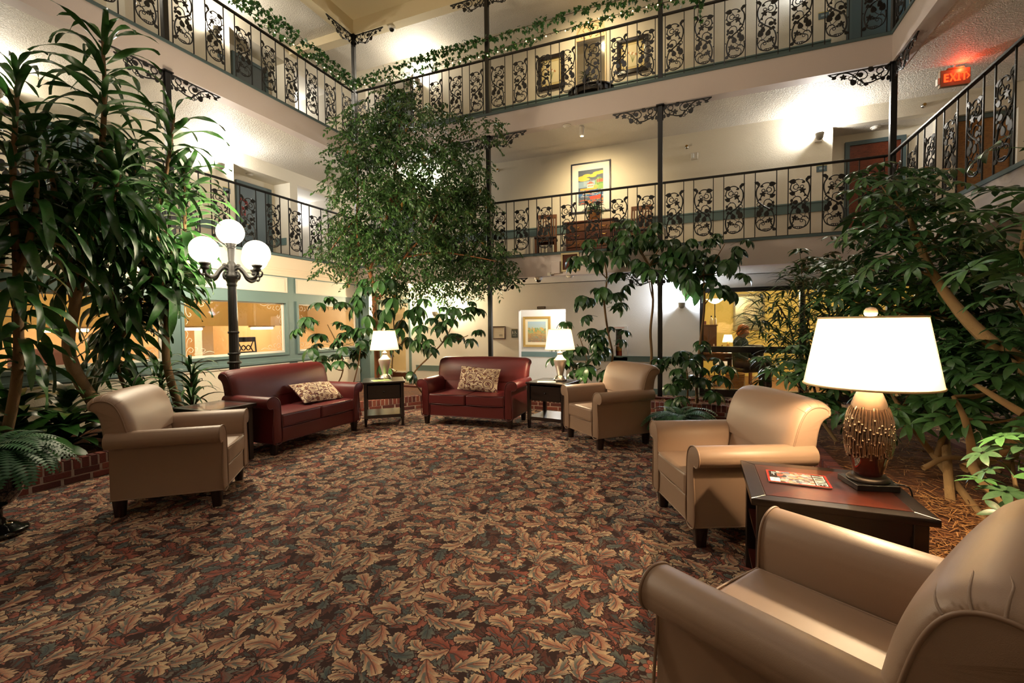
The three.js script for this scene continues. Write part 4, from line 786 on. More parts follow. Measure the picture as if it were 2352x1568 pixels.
{
  const t = thing('table_lamp', 'large bronze table lamp with dripped glaze body and wide shade on the near end table', 'table lamp', [7.935, EH + 0.001, 5.51], 12 * D2R);
  part('plinth', rbox(0.19, 0.03, 0.19, 0.004, 0, 0.015, 0), M.black, t);
  part('ring_foot', lathe([[0, 0.03], [0.09, 0.03], [0.092, 0.04], [0.082, 0.05], [0.07, 0.058], [0.0, 0.06]], 30), std('#2c2521', 0.35, { metalness: 0.6 }), t);
  part('lower_body', lathe([[0.055, 0.055], [0.062, 0.07], [0.078, 0.13], [0.088, 0.165]], 36), phys('#2c0b06', 0.08, { clearcoat: 1, clearcoatRoughness: 0.04 }), t);
  part('body', lathe([[0.088, 0.165], [0.096, 0.21], [0.1, 0.25], [0.098, 0.3], [0.09, 0.36], [0.078, 0.4]], 36), phys('#4a3324', 0.25, { metalness: 0.5, clearcoat: 0.8 }), t);
  part('upper_cone', lathe([[0.082, 0.38], [0.074, 0.42], [0.06, 0.46], [0.044, 0.497], [0.034, 0.515], [0.03, 0.52]], 36), std('#5a4a3d', 0.42, { metalness: 0.85 }), t);
  // trailing drips of glaze round the middle of the body
  const rad = (y) => { const p = [[0.12, 0.078], [0.165, 0.088], [0.21, 0.096], [0.25, 0.1], [0.3, 0.098], [0.36, 0.09], [0.41, 0.076]]; for (let i = 0; i < p.length - 1; i++) if (y <= p[i + 1][0]) return p[i][1] + (p[i + 1][1] - p[i][1]) * Math.max(0, (y - p[i][0]) / (p[i + 1][0] - p[i][0])); return 0.07; };
  const drips = [];
  for (let k = 0; k < 190; k++) {
    const tier = k % 5, a = Math.floor(k / 5) / 38 * 2 * PI + tier * 0.065 + rr(-0.02, 0.02), y1 = 0.4 - tier * 0.042 + rr(-0.012, 0.012), y0 = Math.max(0.15 + rr(0, 0.02), y1 - rr(0.06, 0.1)), pts = [];
    for (let i = 0; i <= 4; i++) { const y = y1 + (y0 - y1) * i / 4, r = rad(y) + 0.0015 + 0.0015 * i / 4; pts.push(V(Math.cos(a + 0.012 * Math.sin(i * 1.3 + k)) * r, y, Math.sin(a + 0.012 * Math.sin(i * 1.3 + k)) * r)); }
    drips.push(limb(pts, [0.003, 0.0042, 0.0046, 0.005, 0.006], 5, 2)); drips.push(sph(0.0074, pts[4].x, pts[4].y, pts[4].z, 7, 5));
  }
  const dp = part('dripped_glaze', drips, phys('#715945', 0.15, { metalness: 0.75, clearcoat: 1 }), t); dp.userData.kind = 'stuff';
  part('collar', lathe([[0.03, 0.515], [0.036, 0.52], [0.036, 0.53], [0.03, 0.535], [0.012, 0.54], [0.012, 0.6]], 24), std('#b7a590', 0.3, { metalness: 0.9 }), t);
  part('bulb', sph(0.042, 0, 0.66, 0), glow('#fff', '#ffe2b8', 12), t);
  const s = part('lamp_shade', shadeGeo(0.285, 0.222, 0.345, 0.512), M.shade, t);
  part('shade_trim', [new THREE.TorusGeometry(0.284, 0.005, 6, 60).rotateX(PI / 2).translate(0, 0.515, 0), new THREE.TorusGeometry(0.221, 0.005, 6, 60).rotateX(PI / 2).translate(0, 0.855, 0)], M.shadeTrim, s);
  part('socket', lathe([[0.012, 0.56], [0.02, 0.565], [0.022, 0.6], [0.042, 0.612], [0.044, 0.618], [0.0, 0.62]], 24), M.nickel, t);
  part('harp', tube([V(0.02, 0.55, 0), V(0.07, 0.64, 0), V(0.06, 0.79, 0), V(0, 0.855, 0), V(-0.06, 0.79, 0), V(-0.07, 0.64, 0), V(-0.02, 0.55, 0)], 0.003, 24, 5), M.brass, t);
  part('finial', lathe([[0.006, 0.852], [0.01, 0.86], [0.024, 0.864], [0.029, 0.876], [0.028, 0.89], [0.02, 0.903], [0, 0.907]], 24), std('#d9c2ae', 0.35, { metalness: 0.4 }), t);
  point(t, [0, 0.66, 0], [1, 0.74, 0.44], 11, 2.2);
  { const c = part('cord', tube([V(8.02, EH + 0.008, 5.46), V(8.07, EH + 0.008, 5.47), V(8.11, EH + 0.004, 5.49), V(8.15, 0.3, 5.5), V(8.28, 0.21, 5.55)].map((p) => p.sub(t.position).applyAxisAngle(V(0, 1, 0), -t.rotation.y)), 0.004, 30, 6), M.black, t, 'thin dark cord running into the mulch'); }
}
// ================================================================ GLOBE LAMP POST
{
  const t = thing('lamp_post', 'black fluted lamp post with five glowing white globes behind the left loveseat', 'lamp post', [1.42, 0.17, 4.1], 20 * D2R), y = (v) => v - 0.17;
  const flute = (r0, r1, y0, y1, n = 14) => { const g = new THREE.CylinderGeometry(r1, r0, y1 - y0, n * 4, 6).translate(0, (y0 + y1) / 2, 0); return crease(deform(g, (x, yy, z) => { const a = Math.atan2(z, x), r = Math.hypot(x, z); if (r < 0.001) return [x, yy, z]; const k = 1 - 0.07 * Math.pow(Math.abs(Math.cos(a * n / 2)), 6); return [x * k, yy, z * k]; }), 0.6); };
  part('base', lathe([[0, 0], [0.19, 0], [0.19, 0.1], [0.17, 0.14], [0.13, 0.2], [0.12, 0.35], [0.1, 0.42], [0.085, 0.5], [0.09, 0.55], [0.07, 0.6]], 28), M.iron, t);
  part('shaft', flute(0.066, 0.05, y(0.7), y(2.06)), M.iron, t);
  part('ring', [lathe([[0.05, y(0.98)], [0.082, y(0.985)], [0.086, y(1.0)], [0.082, y(1.015)], [0.05, y(1.02)]], 24), lathe([[0.05, y(1.1)], [0.074, y(1.105)], [0.074, y(1.13)], [0.05, y(1.135)]], 24), lathe([[0.05, y(1.38)], [0.068, y(1.385)], [0.068, y(1.41)], [0.05, y(1.415)]], 24)], M.iron, t);
  part('capital', lathe([[0.05, y(2.0)], [0.062, y(2.02)], [0.058, y(2.04)], [0.06, y(2.06)], [0.095, y(2.12)], [0.1, y(2.15)], [0.085, y(2.16)], [0.07, y(2.2)], [0.075, y(2.26)], [0.06, y(2.3)], [0.04, y(2.33)]], 28), M.iron, t);
  part('upper_shaft', flute(0.036, 0.046, y(2.3), y(2.5), 10), M.iron, t);
  part('globe_cup', lathe([[0.03, y(2.49)], [0.055, y(2.5)], [0.06, y(2.52)], [0.05, y(2.535)], [0.064, y(2.55)], [0.07, y(2.575)], [0.05, y(2.58)], [0, y(2.57)]], 24), M.iron, t);
  const globe = (x, yy, z, p) => { part('globe', sph(0.165, x, yy, z, 32, 20), glow('#ffffff', '#ffe9c4', 4.2), p); const l = point(p, [x, yy, z], [1, 0.84, 0.6], 6.5, 8); l.name = 'globe_light'; };
  globe(0, y(2.715), 0, t);
  for (let k = 0; k < 4; k++) {
    const a = k * PI / 2 + 0.2, c = Math.cos(a), s = Math.sin(a), p = (r, yy) => V(c * r, y(yy), s * r);
    const arm = part('arm', [limb([p(0.05, 2.22), p(0.12, 2.25), p(0.19, 2.2), p(0.26, 2.12), p(0.34, 2.1), p(0.4, 2.14), p(0.4, 2.2)], [0.022, 0.02, 0.018, 0.022, 0.026, 0.024, 0.022], 8, 4), limb([p(0.4, 2.13), p(0.46, 2.12), p(0.48, 2.17), p(0.45, 2.19)], [0.02, 0.014, 0.01, 0.008], 6, 4), limb([p(0.06, 2.2), p(0.11, 2.18), p(0.13, 2.13), p(0.1, 2.1), p(0.08, 2.13)], [0.016, 0.014, 0.013, 0.011, 0.009], 6, 4), sph(0.028, c * 0.11, y(2.27), s * 0.11, 10, 8)], M.iron, t);
    part('globe_cup', lathe([[0.02, 2.18], [0.045, 2.19], [0.05, 2.215], [0.042, 2.23], [0.06, 2.25], [0.066, 2.27], [0, 2.265]].map(([r, q]) => [r, y(q)]), 20).translate(c * 0.4, 0, s * 0.4), M.iron, arm);
    globe(c * 0.4, y(2.42), s * 0.4, arm);
  }
}

// ================================================================ PICTURES, SIGNS AND FITTINGS ON THE BUILDING
function framed(name, label, x, y, w, h, z, frameM, tex, o = {}) {
  const t = thing(name, label, o.category ?? 'picture', [x, y, z], 0, o.group), b = o.b ?? 0.03, d = o.d ?? 0.03;
  const bar = (p) => crease(extr(shapeOf(p), d, 0.004), 0.5), W2 = w / 2, H2 = h / 2;
  part('frame', [bar([[-W2, -H2], [W2, -H2], [W2 - b, -H2 + b], [-W2 + b, -H2 + b]]), bar([[-W2, H2], [W2, H2], [W2 - b, H2 - b], [-W2 + b, H2 - b]]), bar([[-W2, -H2], [-W2, H2], [-W2 + b, H2 - b], [-W2 + b, -H2 + b]]), bar([[W2, -H2], [W2, H2], [W2 - b, H2 - b], [W2 - b, -H2 + b]])], frameM, t);
  const m = o.mat ?? 0;
  if (m) part('mount', bx(-W2 + b, W2 - b, -H2 + b, H2 - b, 0.004, 0.012), o.matM ?? M.white, t);
  part('print', new THREE.PlaneGeometry(w - 2 * b - 2 * m, h - 2 * b - 2 * m).translate(0, 0, m ? 0.0135 : 0.011), std('#fff', 0.6, { map: tex }), t);
  if (!m) part('backing', bx(-W2 + b, W2 - b, -H2 + b, H2 - b, 0.002, 0.009), M.offwhite, t);
  return t;
}
const texHarbour = canvasTex(256, 340, (c, w, h) => {
  c.fillStyle = '#4a5668'; c.fillRect(0, 0, w, h);
  const blob = (x, y, rx, ry, f, a = 0) => { c.fillStyle = f; c.beginPath(); c.ellipse(x, y, rx, ry, a, 0, 7); c.fill(); };
  for (const [x, y, r] of [[40, 70, 50], [90, 55, 45], [150, 60, 40], [200, 40, 50], [240, 35, 40], [60, 90, 60]]) blob(x, y, r, 16, '#d9b545');
  c.fillStyle = '#7f9bb0'; c.fillRect(0, 110, w, 60);
  blob(215, 130, 40, 50, '#5d8a3f'); blob(235, 180, 40, 36, '#7aa34a'); blob(180, 170, 30, 20, '#93a452');
  c.fillStyle = '#d5552f'; c.fillRect(190, 100, 66, 30); c.fillStyle = '#e8dcc6'; c.fillRect(92, 138, 66, 40); c.fillStyle = '#c2402a'; c.beginPath(); c.moveTo(84, 140); c.lineTo(126, 112); c.lineTo(166, 138); c.fill();
  for (let i = 0; i < 4; i++) { c.fillStyle = '#b04a30'; c.fillRect(100 + i * 15, 150, 8, 16); }
  c.fillStyle = '#e0a03a'; c.fillRect(20, 178, 170, 18); c.fillStyle = '#2f5a8f'; c.fillRect(0, 196, w, 70);
  for (let i = 0; i < 90; i++) { c.strokeStyle = pick(['#e6e0d0', '#4c84b8', '#1f3d6a', '#d96a30', '#e2b040', '#7fb0c8']); c.lineWidth = rr(2, 5); const x = rr(0, w), y = rr(196, 262); c.beginPath(); c.moveTo(x, y); c.lineTo(x + rr(15, 50), y + rr(-3, 3)); c.stroke(); }
  c.fillStyle = '#cf3a22'; c.beginPath(); c.moveTo(110, 262); c.lineTo(240, 250); c.lineTo(225, 290); c.lineTo(130, 292); c.fill();
  for (let i = 0; i < 120; i++) { c.strokeStyle = pick(['#c8482a', '#e07b34', '#8f2f20', '#dca23a', '#3f6a70']); c.lineWidth = rr(3, 7); const x = rr(0, w), y = rr(288, h); c.beginPath(); c.moveTo(x, y); c.lineTo(x + rr(-20, 40), y + rr(-8, 8)); c.stroke(); }
  for (let i = 0; i < 10; i++) { c.fillStyle = '#e8e2d4'; c.fillRect(60 + i * 16, rr(80, 100), 2, 60); }
});
framed('framed_picture', 'colourful harbour print in a thin dark frame over the second floor chest', 4.97, 4.375, 0.85, 1.05, ZB, std('#23283a', 0.4), texHarbour, { b: 0.028, mat: 0.13, matM: std('#e9e2da', 0.8) });
const botanic = (f) => canvasTex(128, 160, (c, w, h) => { c.fillStyle = '#cdb981'; c.fillRect(0, 0, w, h); c.fillStyle = '#d9cda4'; c.fillRect(16, 16, w - 32, h - 32); c.strokeStyle = '#8d7b4a'; c.lineWidth = 1.5; c.strokeRect(16, 16, w - 32, h - 32); c.strokeStyle = '#6f7a4a'; c.lineWidth = 2; for (let i = 0; i < 5; i++) { c.beginPath(); c.moveTo(64, 120); c.quadraticCurveTo(60 + i * f, 90, 44 + i * 10, 60 + i * 4); c.stroke(); c.fillStyle = i % 2 ? '#e8e2cc' : '#b98a5a'; c.beginPath(); c.ellipse(44 + i * 10, 60 + i * 4, 9, 6, i, 0, 7); c.fill(); } });
framed('framed_picture', 'botanical print in a heavy dark frame left of the arched mirror', 4.12, 6.95, 0.6, 0.72, ZB, M.darkwood, botanic(2), { b: 0.075, d: 0.045, group: 'botanical prints' });
framed('framed_picture', 'botanical print in a heavy dark frame right of the arched mirror', 5.84, 6.92, 0.62, 0.7, ZB, M.darkwood, botanic(4), { b: 0.075, d: 0.045, group: 'botanical prints' });
{ // arched mirror with a scrolled top
  const t = thing('arched_mirror', 'tall arched mirror with scrollwork in its rounded top on the third floor', 'mirror', [4.98, 6.38, ZB]);
  const s = new THREE.Shape(); s.moveTo(-0.33, 0); s.lineTo(0.33, 0); s.lineTo(0.33, 1.12); s.absarc(0, 1.12, 0.33, 0, PI, false); s.closePath();
  const h = new THREE.Path(); h.moveTo(-0.3, 0.03); h.lineTo(-0.3, 1.12); h.absarc(0, 1.12, 0.3, PI, 0, true); h.lineTo(0.3, 0.03); h.closePath(); s.holes.push(h);
  part('frame', extr(s, 0.03, 0.004), std('#cbb58a', 0.5), t);
  part('backing', bx(-0.29, 0.29, 0.02, 1.4, 0.002, 0.006), std('#d5c39a', 0.7), t);
  part('mirror_glass', bx(-0.3, 0.3, 0.03, 1.08, 0.006, 0.012), std('#d8dadb', 0.05, { metalness: 1 }), t);
  part('glazing_bar', [bx(-0.3, 0.3, 1.07, 1.09, 0.004, 0.024)], std('#b59d70', 0.5), t);
  const sc = (pts) => tube(pts.map(([x, y]) => V(x, y, 0.014)), 0.008, pts.length * 4, 5);
  part('scrollwork', [-1, 1].flatMap((k) => [sc([[0, 1.12], [0.06 * k, 1.2], [0.14 * k, 1.19], [0.15 * k, 1.13], [0.1 * k, 1.12]]), sc([[0.02 * k, 1.25], [0.09 * k, 1.34], [0.16 * k, 1.29], [0.13 * k, 1.24]]), sc([[0.18 * k, 1.13], [0.24 * k, 1.2], [0.27 * k, 1.13]]), sc([[0, 1.2], [0.0, 1.4]])]), std('#bfa377', 0.5), t);
}
{ // half-round console and the spiky plant on it
  const t = thing('console_table', 'dark half round console table under the arched mirror', 'table', [4.98, F3, ZB + 0.035]);
  const s = new THREE.Shape(); s.moveTo(-0.48, 0); s.absarc(0, 0, 0.48, PI, 0, true); s.closePath();
  part('tabletop', extr(s, 0.03, 0.006).rotateX(PI / 2).scale(1, 1, 0.7).translate(0, 0.8, 0), M.darkwood, t);
  part('apron', [...Array(9)].map((_, i) => { const a = (i + 0.5) / 9 * PI; return box(0.16, 0.1, 0.02, 0, 0.72, 0).rotateY(-a + PI / 2).translate(Math.cos(a) * 0.43, 0, Math.sin(a) * 0.29); }), M.darkwood, t);
  for (const [x, z] of [[-0.4, 0.05], [0.4, 0.05], [-0.22, 0.26], [0.22, 0.26]]) part('leg', cyl(0.022, 0.014, 0.77, x, 0.385, z, 10), M.darkwood, t);
}
// ---- second floor furniture against the back wall
{
  const t = thing('chest', 'low oak chest of drawers with brass pulls under the harbour print', 'chest of drawers', [5.06, F2 + 0.006, -1.24]);
  part('carcass', uvm(merge([bx(-0.52, 0.52, 0.06, 0.74, -0.22, 0.2), bx(-0.52, -0.47, 0, 0.06, -0.22, 0.2), bx(0.47, 0.52, 0, 0.06, -0.22, 0.2)])), M.oakDark, t);
  part('top', uvm(rbox(1.1, 0.035, 0.48, 0.01, 0, 0.757, 0)), M.oakDark, t);
  for (let i = 0; i < 4; i++) { const d = part('drawer', uvm(rbox(0.96, 0.145, 0.03, 0.006, 0, 0.15 + i * 0.163, 0.21)), i % 2 ? M.oak : M.oakDark, t); for (const s of [-1, 1]) part('drawer_pull', tube([V(s * 0.28 - 0.05, 0.165 + i * 0.163, 0.226), V(s * 0.28 - 0.03, 0.145 + i * 0.163, 0.245), V(s * 0.28 + 0.03, 0.145 + i * 0.163, 0.245), V(s * 0.28 + 0.05, 0.165 + i * 0.163, 0.226)], 0.006, 12, 6), M.brass, d); }
}
function slatChair(label, x, z, ry) {
  const t = thing('dining_chair', label, 'chair', [x, F2 + 0.006, z], ry, 'oak slat-back chairs');
  for (const sx of [-1, 1]) { part('leg', rbox(0.04, 0.43, 0.04, 0.005, sx * 0.2, 0.215, 0.19), M.oak, t); part('leg', limb([V(sx * 0.19, 0, -0.21), V(sx * 0.19, 0.45, -0.19), V(sx * 0.19, 1.02, -0.27)], [0.02, 0.022, 0.018], 6, 5), M.oak, t); }
  part('seat', rbox(0.46, 0.05, 0.44, 0.02, 0, 0.455, 0), std('#2b1a14', 0.5), t);
  part('seat_frame', uvm(merge([bx(-0.2, 0.2, 0.37, 0.43, 0.18, 0.2), bx(-0.2, 0.2, 0.37, 0.43, -0.2, -0.18), bx(-0.2, -0.18, 0.37, 0.43, -0.2, 0.2), bx(0.18, 0.2, 0.37, 0.43, -0.2, 0.2)])), M.oak, t);
  part('top_rail', uvm(rbox(0.42, 0.09, 0.025, 0.01, 0, 0.985, -0.268)), M.oak, t); part('bottom_rail', uvm(rbox(0.38, 0.05, 0.022, 0.006, 0, 0.56, -0.205)), M.oak, t);
  for (let i = 0; i < 6; i++) part('slat', box(0.028, 0.4, 0.012, -0.14 + i * 0.056, 0.76, -0.236).rotateX(0), M.oak, t);
}
slatChair('oak slat-back chair left of the second floor chest', 4.12, -1.0, 12 * D2R);
slatChair('oak slat-back chair right of the second floor chest', 6.02, -1.05, -4 * D2R);
// ---- ground floor: alcove picture, restroom signs, certificate, extinguisher niche
const texMeadow = canvasTex(192, 150, (c, w, h) => {
  const g = c.createLinearGradient(0, 0, 0, h); g.addColorStop(0, '#9fb6bf'); g.addColorStop(0.4, '#a9b39c'); g.addColorStop(0.55, '#b59a58'); g.addColorStop(1, '#7c6a58'); c.fillStyle = g; c.fillRect(0, 0, w, h);
  for (let i = 0; i < 60; i++) { c.fillStyle = pick(['#7d8f5e', '#93a06a', '#b08f4a', '#c49a4e']); c.beginPath(); c.ellipse(rr(0, w), rr(50, 80), rr(6, 14), rr(5, 12), 0, 0, 7); c.fill(); }
  for (let i = 0; i < 120; i++) { c.fillStyle = pick(['#c08a3a', '#a9743a', '#7a7a5a', '#86907a', '#b0663a']); c.globalAlpha = 0.6; c.beginPath(); c.ellipse(rr(0, w), rr(85, h), rr(4, 14), rr(1, 4), 0, 0, 7); c.fill(); }
  c.globalAlpha = 1;
});
framed('framed_picture', 'meadow painting in a wide gilt frame inside the restroom opening', 3.17, 1.275, 0.76, 0.8, -3.09, std('#b5934f', 0.4, { metalness: 0.4 }), texMeadow, { b: 0.06, mat: 0.07, d: 0.04, matM: std('#e6d8b4', 0.8) });
const signTex = (w, h, bg, draw) => canvasTex(w, h, (c) => { c.fillStyle = bg; c.fillRect(0, 0, w, h); draw(c, w, h); });
function plate(name, label, x, y, w, h, z, tex, edge) {
  const t = thing(name, label, 'sign', [x, y, z]);
  part('plate', rbox(w, h, 0.012, 0.004, 0, 0, 0.006), edge, t); part('sign_face', new THREE.PlaneGeometry(w * 0.97, h * 0.97).translate(0, 0, 0.0128), std('#fff', 0.5, { map: tex }), t);
  return t;
}
plate('restroom_sign', 'grey restroom sign with man and wheelchair pictograms beside the opening', 3.185, 1.27, 0.15, 0.2, ZB, signTex(128, 172, '#4d5a58', (c) => {
  c.fillStyle = '#b99d52'; c.fillRect(0, 0, 128, 8); c.fillStyle = '#e6e6de'; c.strokeStyle = '#e6e6de'; c.lineCap = 'round';
  c.beginPath(); c.arc(28, 44, 7, 0, 7); c.fill(); c.fillRect(19, 54, 18, 30); c.fillRect(21, 80, 6, 30); c.fillRect(29, 80, 6, 30);
  c.beginPath(); c.arc(78, 42, 7, 0, 7); c.fill(); c.lineWidth = 7; c.beginPath(); c.moveTo(78, 52); c.lineTo(80, 76); c.lineTo(98, 76); c.lineTo(106, 98); c.stroke(); c.beginPath(); c.moveTo(80, 62); c.lineTo(94, 62); c.stroke();
  c.lineWidth = 5; c.beginPath(); c.arc(80, 88, 20, 0.2, 4.0); c.stroke(); c.font = 'bold 15px sans-serif'; c.textAlign = 'center'; c.fillText('RESTROOM', 64, 142);
}), std('#4d5a58', 0.5));
plate('restroom_sign', 'small brown sign reading restrooms above the opening', 3.84, 1.84, 0.2, 0.055, ZB, signTex(200, 55, '#3a2a20', (c) => { c.fillStyle = '#cbb894'; c.font = 'bold 27px sans-serif'; c.textAlign = 'center'; c.fillText('RESTROOMS', 100, 37); }), std('#3a2a20', 0.5));
framed('certificate', 'certificate in a brown frame on the wall right of the post', 2.79, 1.285, 0.34, 0.3, ZB, std('#4a2f20', 0.5), signTex(160, 140, '#e0d8c8', (c) => { c.strokeStyle = '#9a9488'; for (let i = 0; i < 8; i++) { c.beginPath(); c.moveTo(20, 24 + i * 13); c.lineTo(i % 3 ? 140 : 110, 24 + i * 13); c.stroke(); } c.fillStyle = '#a79f90'; c.fillRect(88, 92, 46, 26); }), { category: 'certificate', b: 0.025 });
{
  const t = thing('extinguisher_cabinet', 'white fire extinguisher cabinet with a dark glass slot in the ground floor wall', 'cabinet', [5.56, 1.05, ZB]);
  part('frame', [bx(-0.17, 0.17, 0.3, 0.36, -0.02, 0.02), bx(-0.17, 0.17, -0.36, -0.3, -0.02, 0.02), bx(-0.17, -0.07, -0.3, 0.3, -0.02, 0.02), bx(0.06, 0.17, -0.3, 0.3, -0.02, 0.02)], M.wallWhite, t);
  part('cabinet_box', [bx(-0.135, 0.135, -0.31, 0.31, -0.3, -0.28), bx(-0.14, -0.12, -0.31, 0.31, -0.28, -0.02), bx(0.12, 0.14, -0.31, 0.31, -0.28, -0.02), bx(-0.12, 0.12, -0.33, -0.31, -0.28, -0.02), bx(-0.12, 0.12, 0.31, 0.33, -0.28, -0.02)], std('#3b2a24', 0.7), t);
  part('pane', bx(-0.07, 0.06, -0.3, 0.3, -0.008, -0.002), M.glass, t); part('handle', rbox(0.16, 0.02, 0.02, 0.006, -0.02, -0.06, 0.035).rotateZ(-0.12), M.chrome, t);
  part('lettering', new THREE.PlaneGeometry(0.26, 0.035).translate(0, 0.33, 0.0215), std('#fff', 0.6, { map: signTex(260, 36, '#d6d2c8', (c) => { c.fillStyle = '#c0392b'; c.font = 'bold 23px sans-serif'; c.textAlign = 'center'; c.fillText('FIRE EXTINGUISHER', 130, 26); }) }), t);
  const e = thing('fire_extinguisher', 'red extinguisher standing behind the glass slot', 'fire extinguisher', [5.55, 0.745, ZB - 0.15]);
  part('cylinder', lathe([[0, 0], [0.07, 0], [0.075, 0.02], [0.075, 0.3], [0.05, 0.36], [0.02, 0.38], [0.02, 0.41], [0, 0.41]], 20), phys('#b3301c', 0.25, { clearcoat: 1 }), e); part('label_band', cyl(0.0765, 0.0765, 0.12, 0, 0.2, 0, 20), std('#d08a3a', 0.6), e); part('valve', [rbox(0.09, 0.018, 0.03, 0.005, 0.02, 0.43, 0), rbox(0.09, 0.015, 0.03, 0.005, 0.02, 0.46, 0).rotateZ(0.08)], M.black, e);
}
// ---- edge board of the second floor walkway: speaker grille, sensor box
{
  const t = thing('speaker_grille', 'brown grille in a cream frame on the edge of the second floor walkway', 'speaker', [4.91, 2.61, 0.012]);
  part('frame', [bx(-0.17, 0.17, 0.14, 0.17, 0, 0.025), bx(-0.17, 0.17, -0.17, -0.14, 0, 0.025), bx(-0.17, -0.14, -0.14, 0.14, 0, 0.025), bx(0.14, 0.17, -0.14, 0.14, 0, 0.025)], std('#cbb98a', 0.6), t); part('cloth', bx(-0.14, 0.14, -0.14, 0.14, 0, 0.012), std('#5a3426', 0.95, { bumpMap: texFine, bumpScale: 0.003 }), t);
  const s = thing('junction_box', 'cream plastic box with a small camera bracket beside the brown grille', 'box', [4.645, 2.52, 0.012]);
  part('housing', rbox(0.17, 0.23, 0.06, 0.015, 0, 0, 0.03), M.fascia, s); part('bracket_camera', [rbox(0.06, 0.07, 0.06, 0.01, -0.13, -0.12, 0.04), rbox(0.08, 0.02, 0.03, 0.006, -0.07, -0.11, 0.04)], M.offwhite, s);
}
function domeCamera(label, x, y, z) { const t = thing('dome_camera', label, 'security camera', [x, y, z]); part('mount', lathe([[0, 0], [0.075, 0], [0.078, -0.02], [0.07, -0.05], [0.06, -0.055], [0, -0.055]], 24), M.white, t); part('dome', lathe([[0.055, -0.05], [0.05, -0.08], [0.032, -0.1], [0, -0.108]], 20), M.blackGloss, t); }
domeCamera('white dome camera under the second floor walkway above the restroom sign', 4.25, F2 - T, -0.1);
domeCamera('white dome camera on the third floor ceiling beam left of centre', 0.95, CE3, -0.11);
domeCamera('small dome camera under the second floor walkway between the umbrella stems', 5.66, F2 - T, -0.5);
function smoke(label, x, y, z) { const t = thing('smoke_detector', label, 'smoke detector', [x, y, z]); part('base', lathe([[0, 0], [0.075, 0], [0.075, -0.018], [0.06, -0.022], [0, -0.022]], 24), M.offwhite, t); part('cap', lathe([[0.055, -0.02], [0.052, -0.035], [0.04, -0.045], [0, -0.048]], 20), M.offwhite, t); }
smoke('smoke detector under the second floor walkway beside the dome camera', 4.88, F2 - T, -0.08);
smoke('smoke detector on the second floor ceiling left of the cylinder spotlight', 4.82, F3 - T, -0.14);
smoke('smoke detector in the ceiling of the second floor brown door recess', 10.0, F2 + 2.1, ZB - 0.3);
smoke('smoke detector in the ceiling of the dark door recess on the left', XL - 0.3, F2 + 2.1, 0.9);
function strobe(label, pos, ry) { const t = thing('alarm_strobe', label, 'alarm', pos, ry); part('housing', rbox(0.13, 0.13, 0.04, 0.01, 0, 0, 0.02), M.offwhite, t); part('lens', rbox(0.05, 0.09, 0.03, 0.01, -0.03, 0, 0.05), std('#e4e2da', 0.15), t); }
strobe('cream alarm strobe on the second floor wall left of the bright sconce', [7.02, 4.72, ZB], 0);
strobe('alarm strobe on the second floor left wall above the side corridor', [XL, 5.02, -0.95], PI / 2);
strobe('second alarm box beside the strobe above the side corridor', [XL, 5.0, -1.28], PI / 2);
function sprinkler(label, pos, ry) { const t = thing('sprinkler_head', label, 'sprinkler', pos, ry); part('rosette', lathe([[0, 0], [0.035, 0], [0.03, 0.012], [0.015, 0.015], [0.012, 0.05], [0, 0.05]], 16).rotateX(PI / 2), M.chrome, t); part('deflector', [cyl(0.024, 0.024, 0.004, 0, 0, 0, 12).rotateX(PI / 2).translate(0, 0, 0.07), rbox(0.006, 0.03, 0.03, 0.002, 0, 0, 0.055)], M.brass, t); }
sprinkler('side wall sprinkler head left of the alarm strobe on the second floor', [6.88, 4.92, ZB], 0);
sprinkler('side wall sprinkler head left of the harbour print', [2.83, 5.02, ZB], 0);
sprinkler('side wall sprinkler head on the second floor wall under the exit sign', [10.56, 5.03, ZB], 0);
for (const [lab, x, y, z, ry, num] of [['door number plate right of the second floor bright sconce', 9.14, 4.2, ZB, 0, '209'], ['door number plate on the third floor bluish wall', 9.14, 6.87, ZB, 0, '309'], ['door number plate left of the dark door on the second floor', XL, 4.3, 1.68, PI / 2, '211'], ['door number plate on the third floor left wall beside the dark door', XL, 7.0, 1.7, PI / 2, '311']]) {
  const t = thing('number_plate', lab, 'sign', [x, y, z], ry); part('plate', rbox(0.16, 0.12, 0.01, 0.003, 0, 0, 0.005), std('#4c6068', 0.5), t); part('strip', bx(-0.08, 0.08, 0.045, 0.06, 0.004, 0.012), std('#c9b86a', 0.5), t); part('panel', rbox(0.08, 0.035, 0.006, 0.002, 0, -0.005, 0.011), std('#8fa0a4', 0.5), t);
}
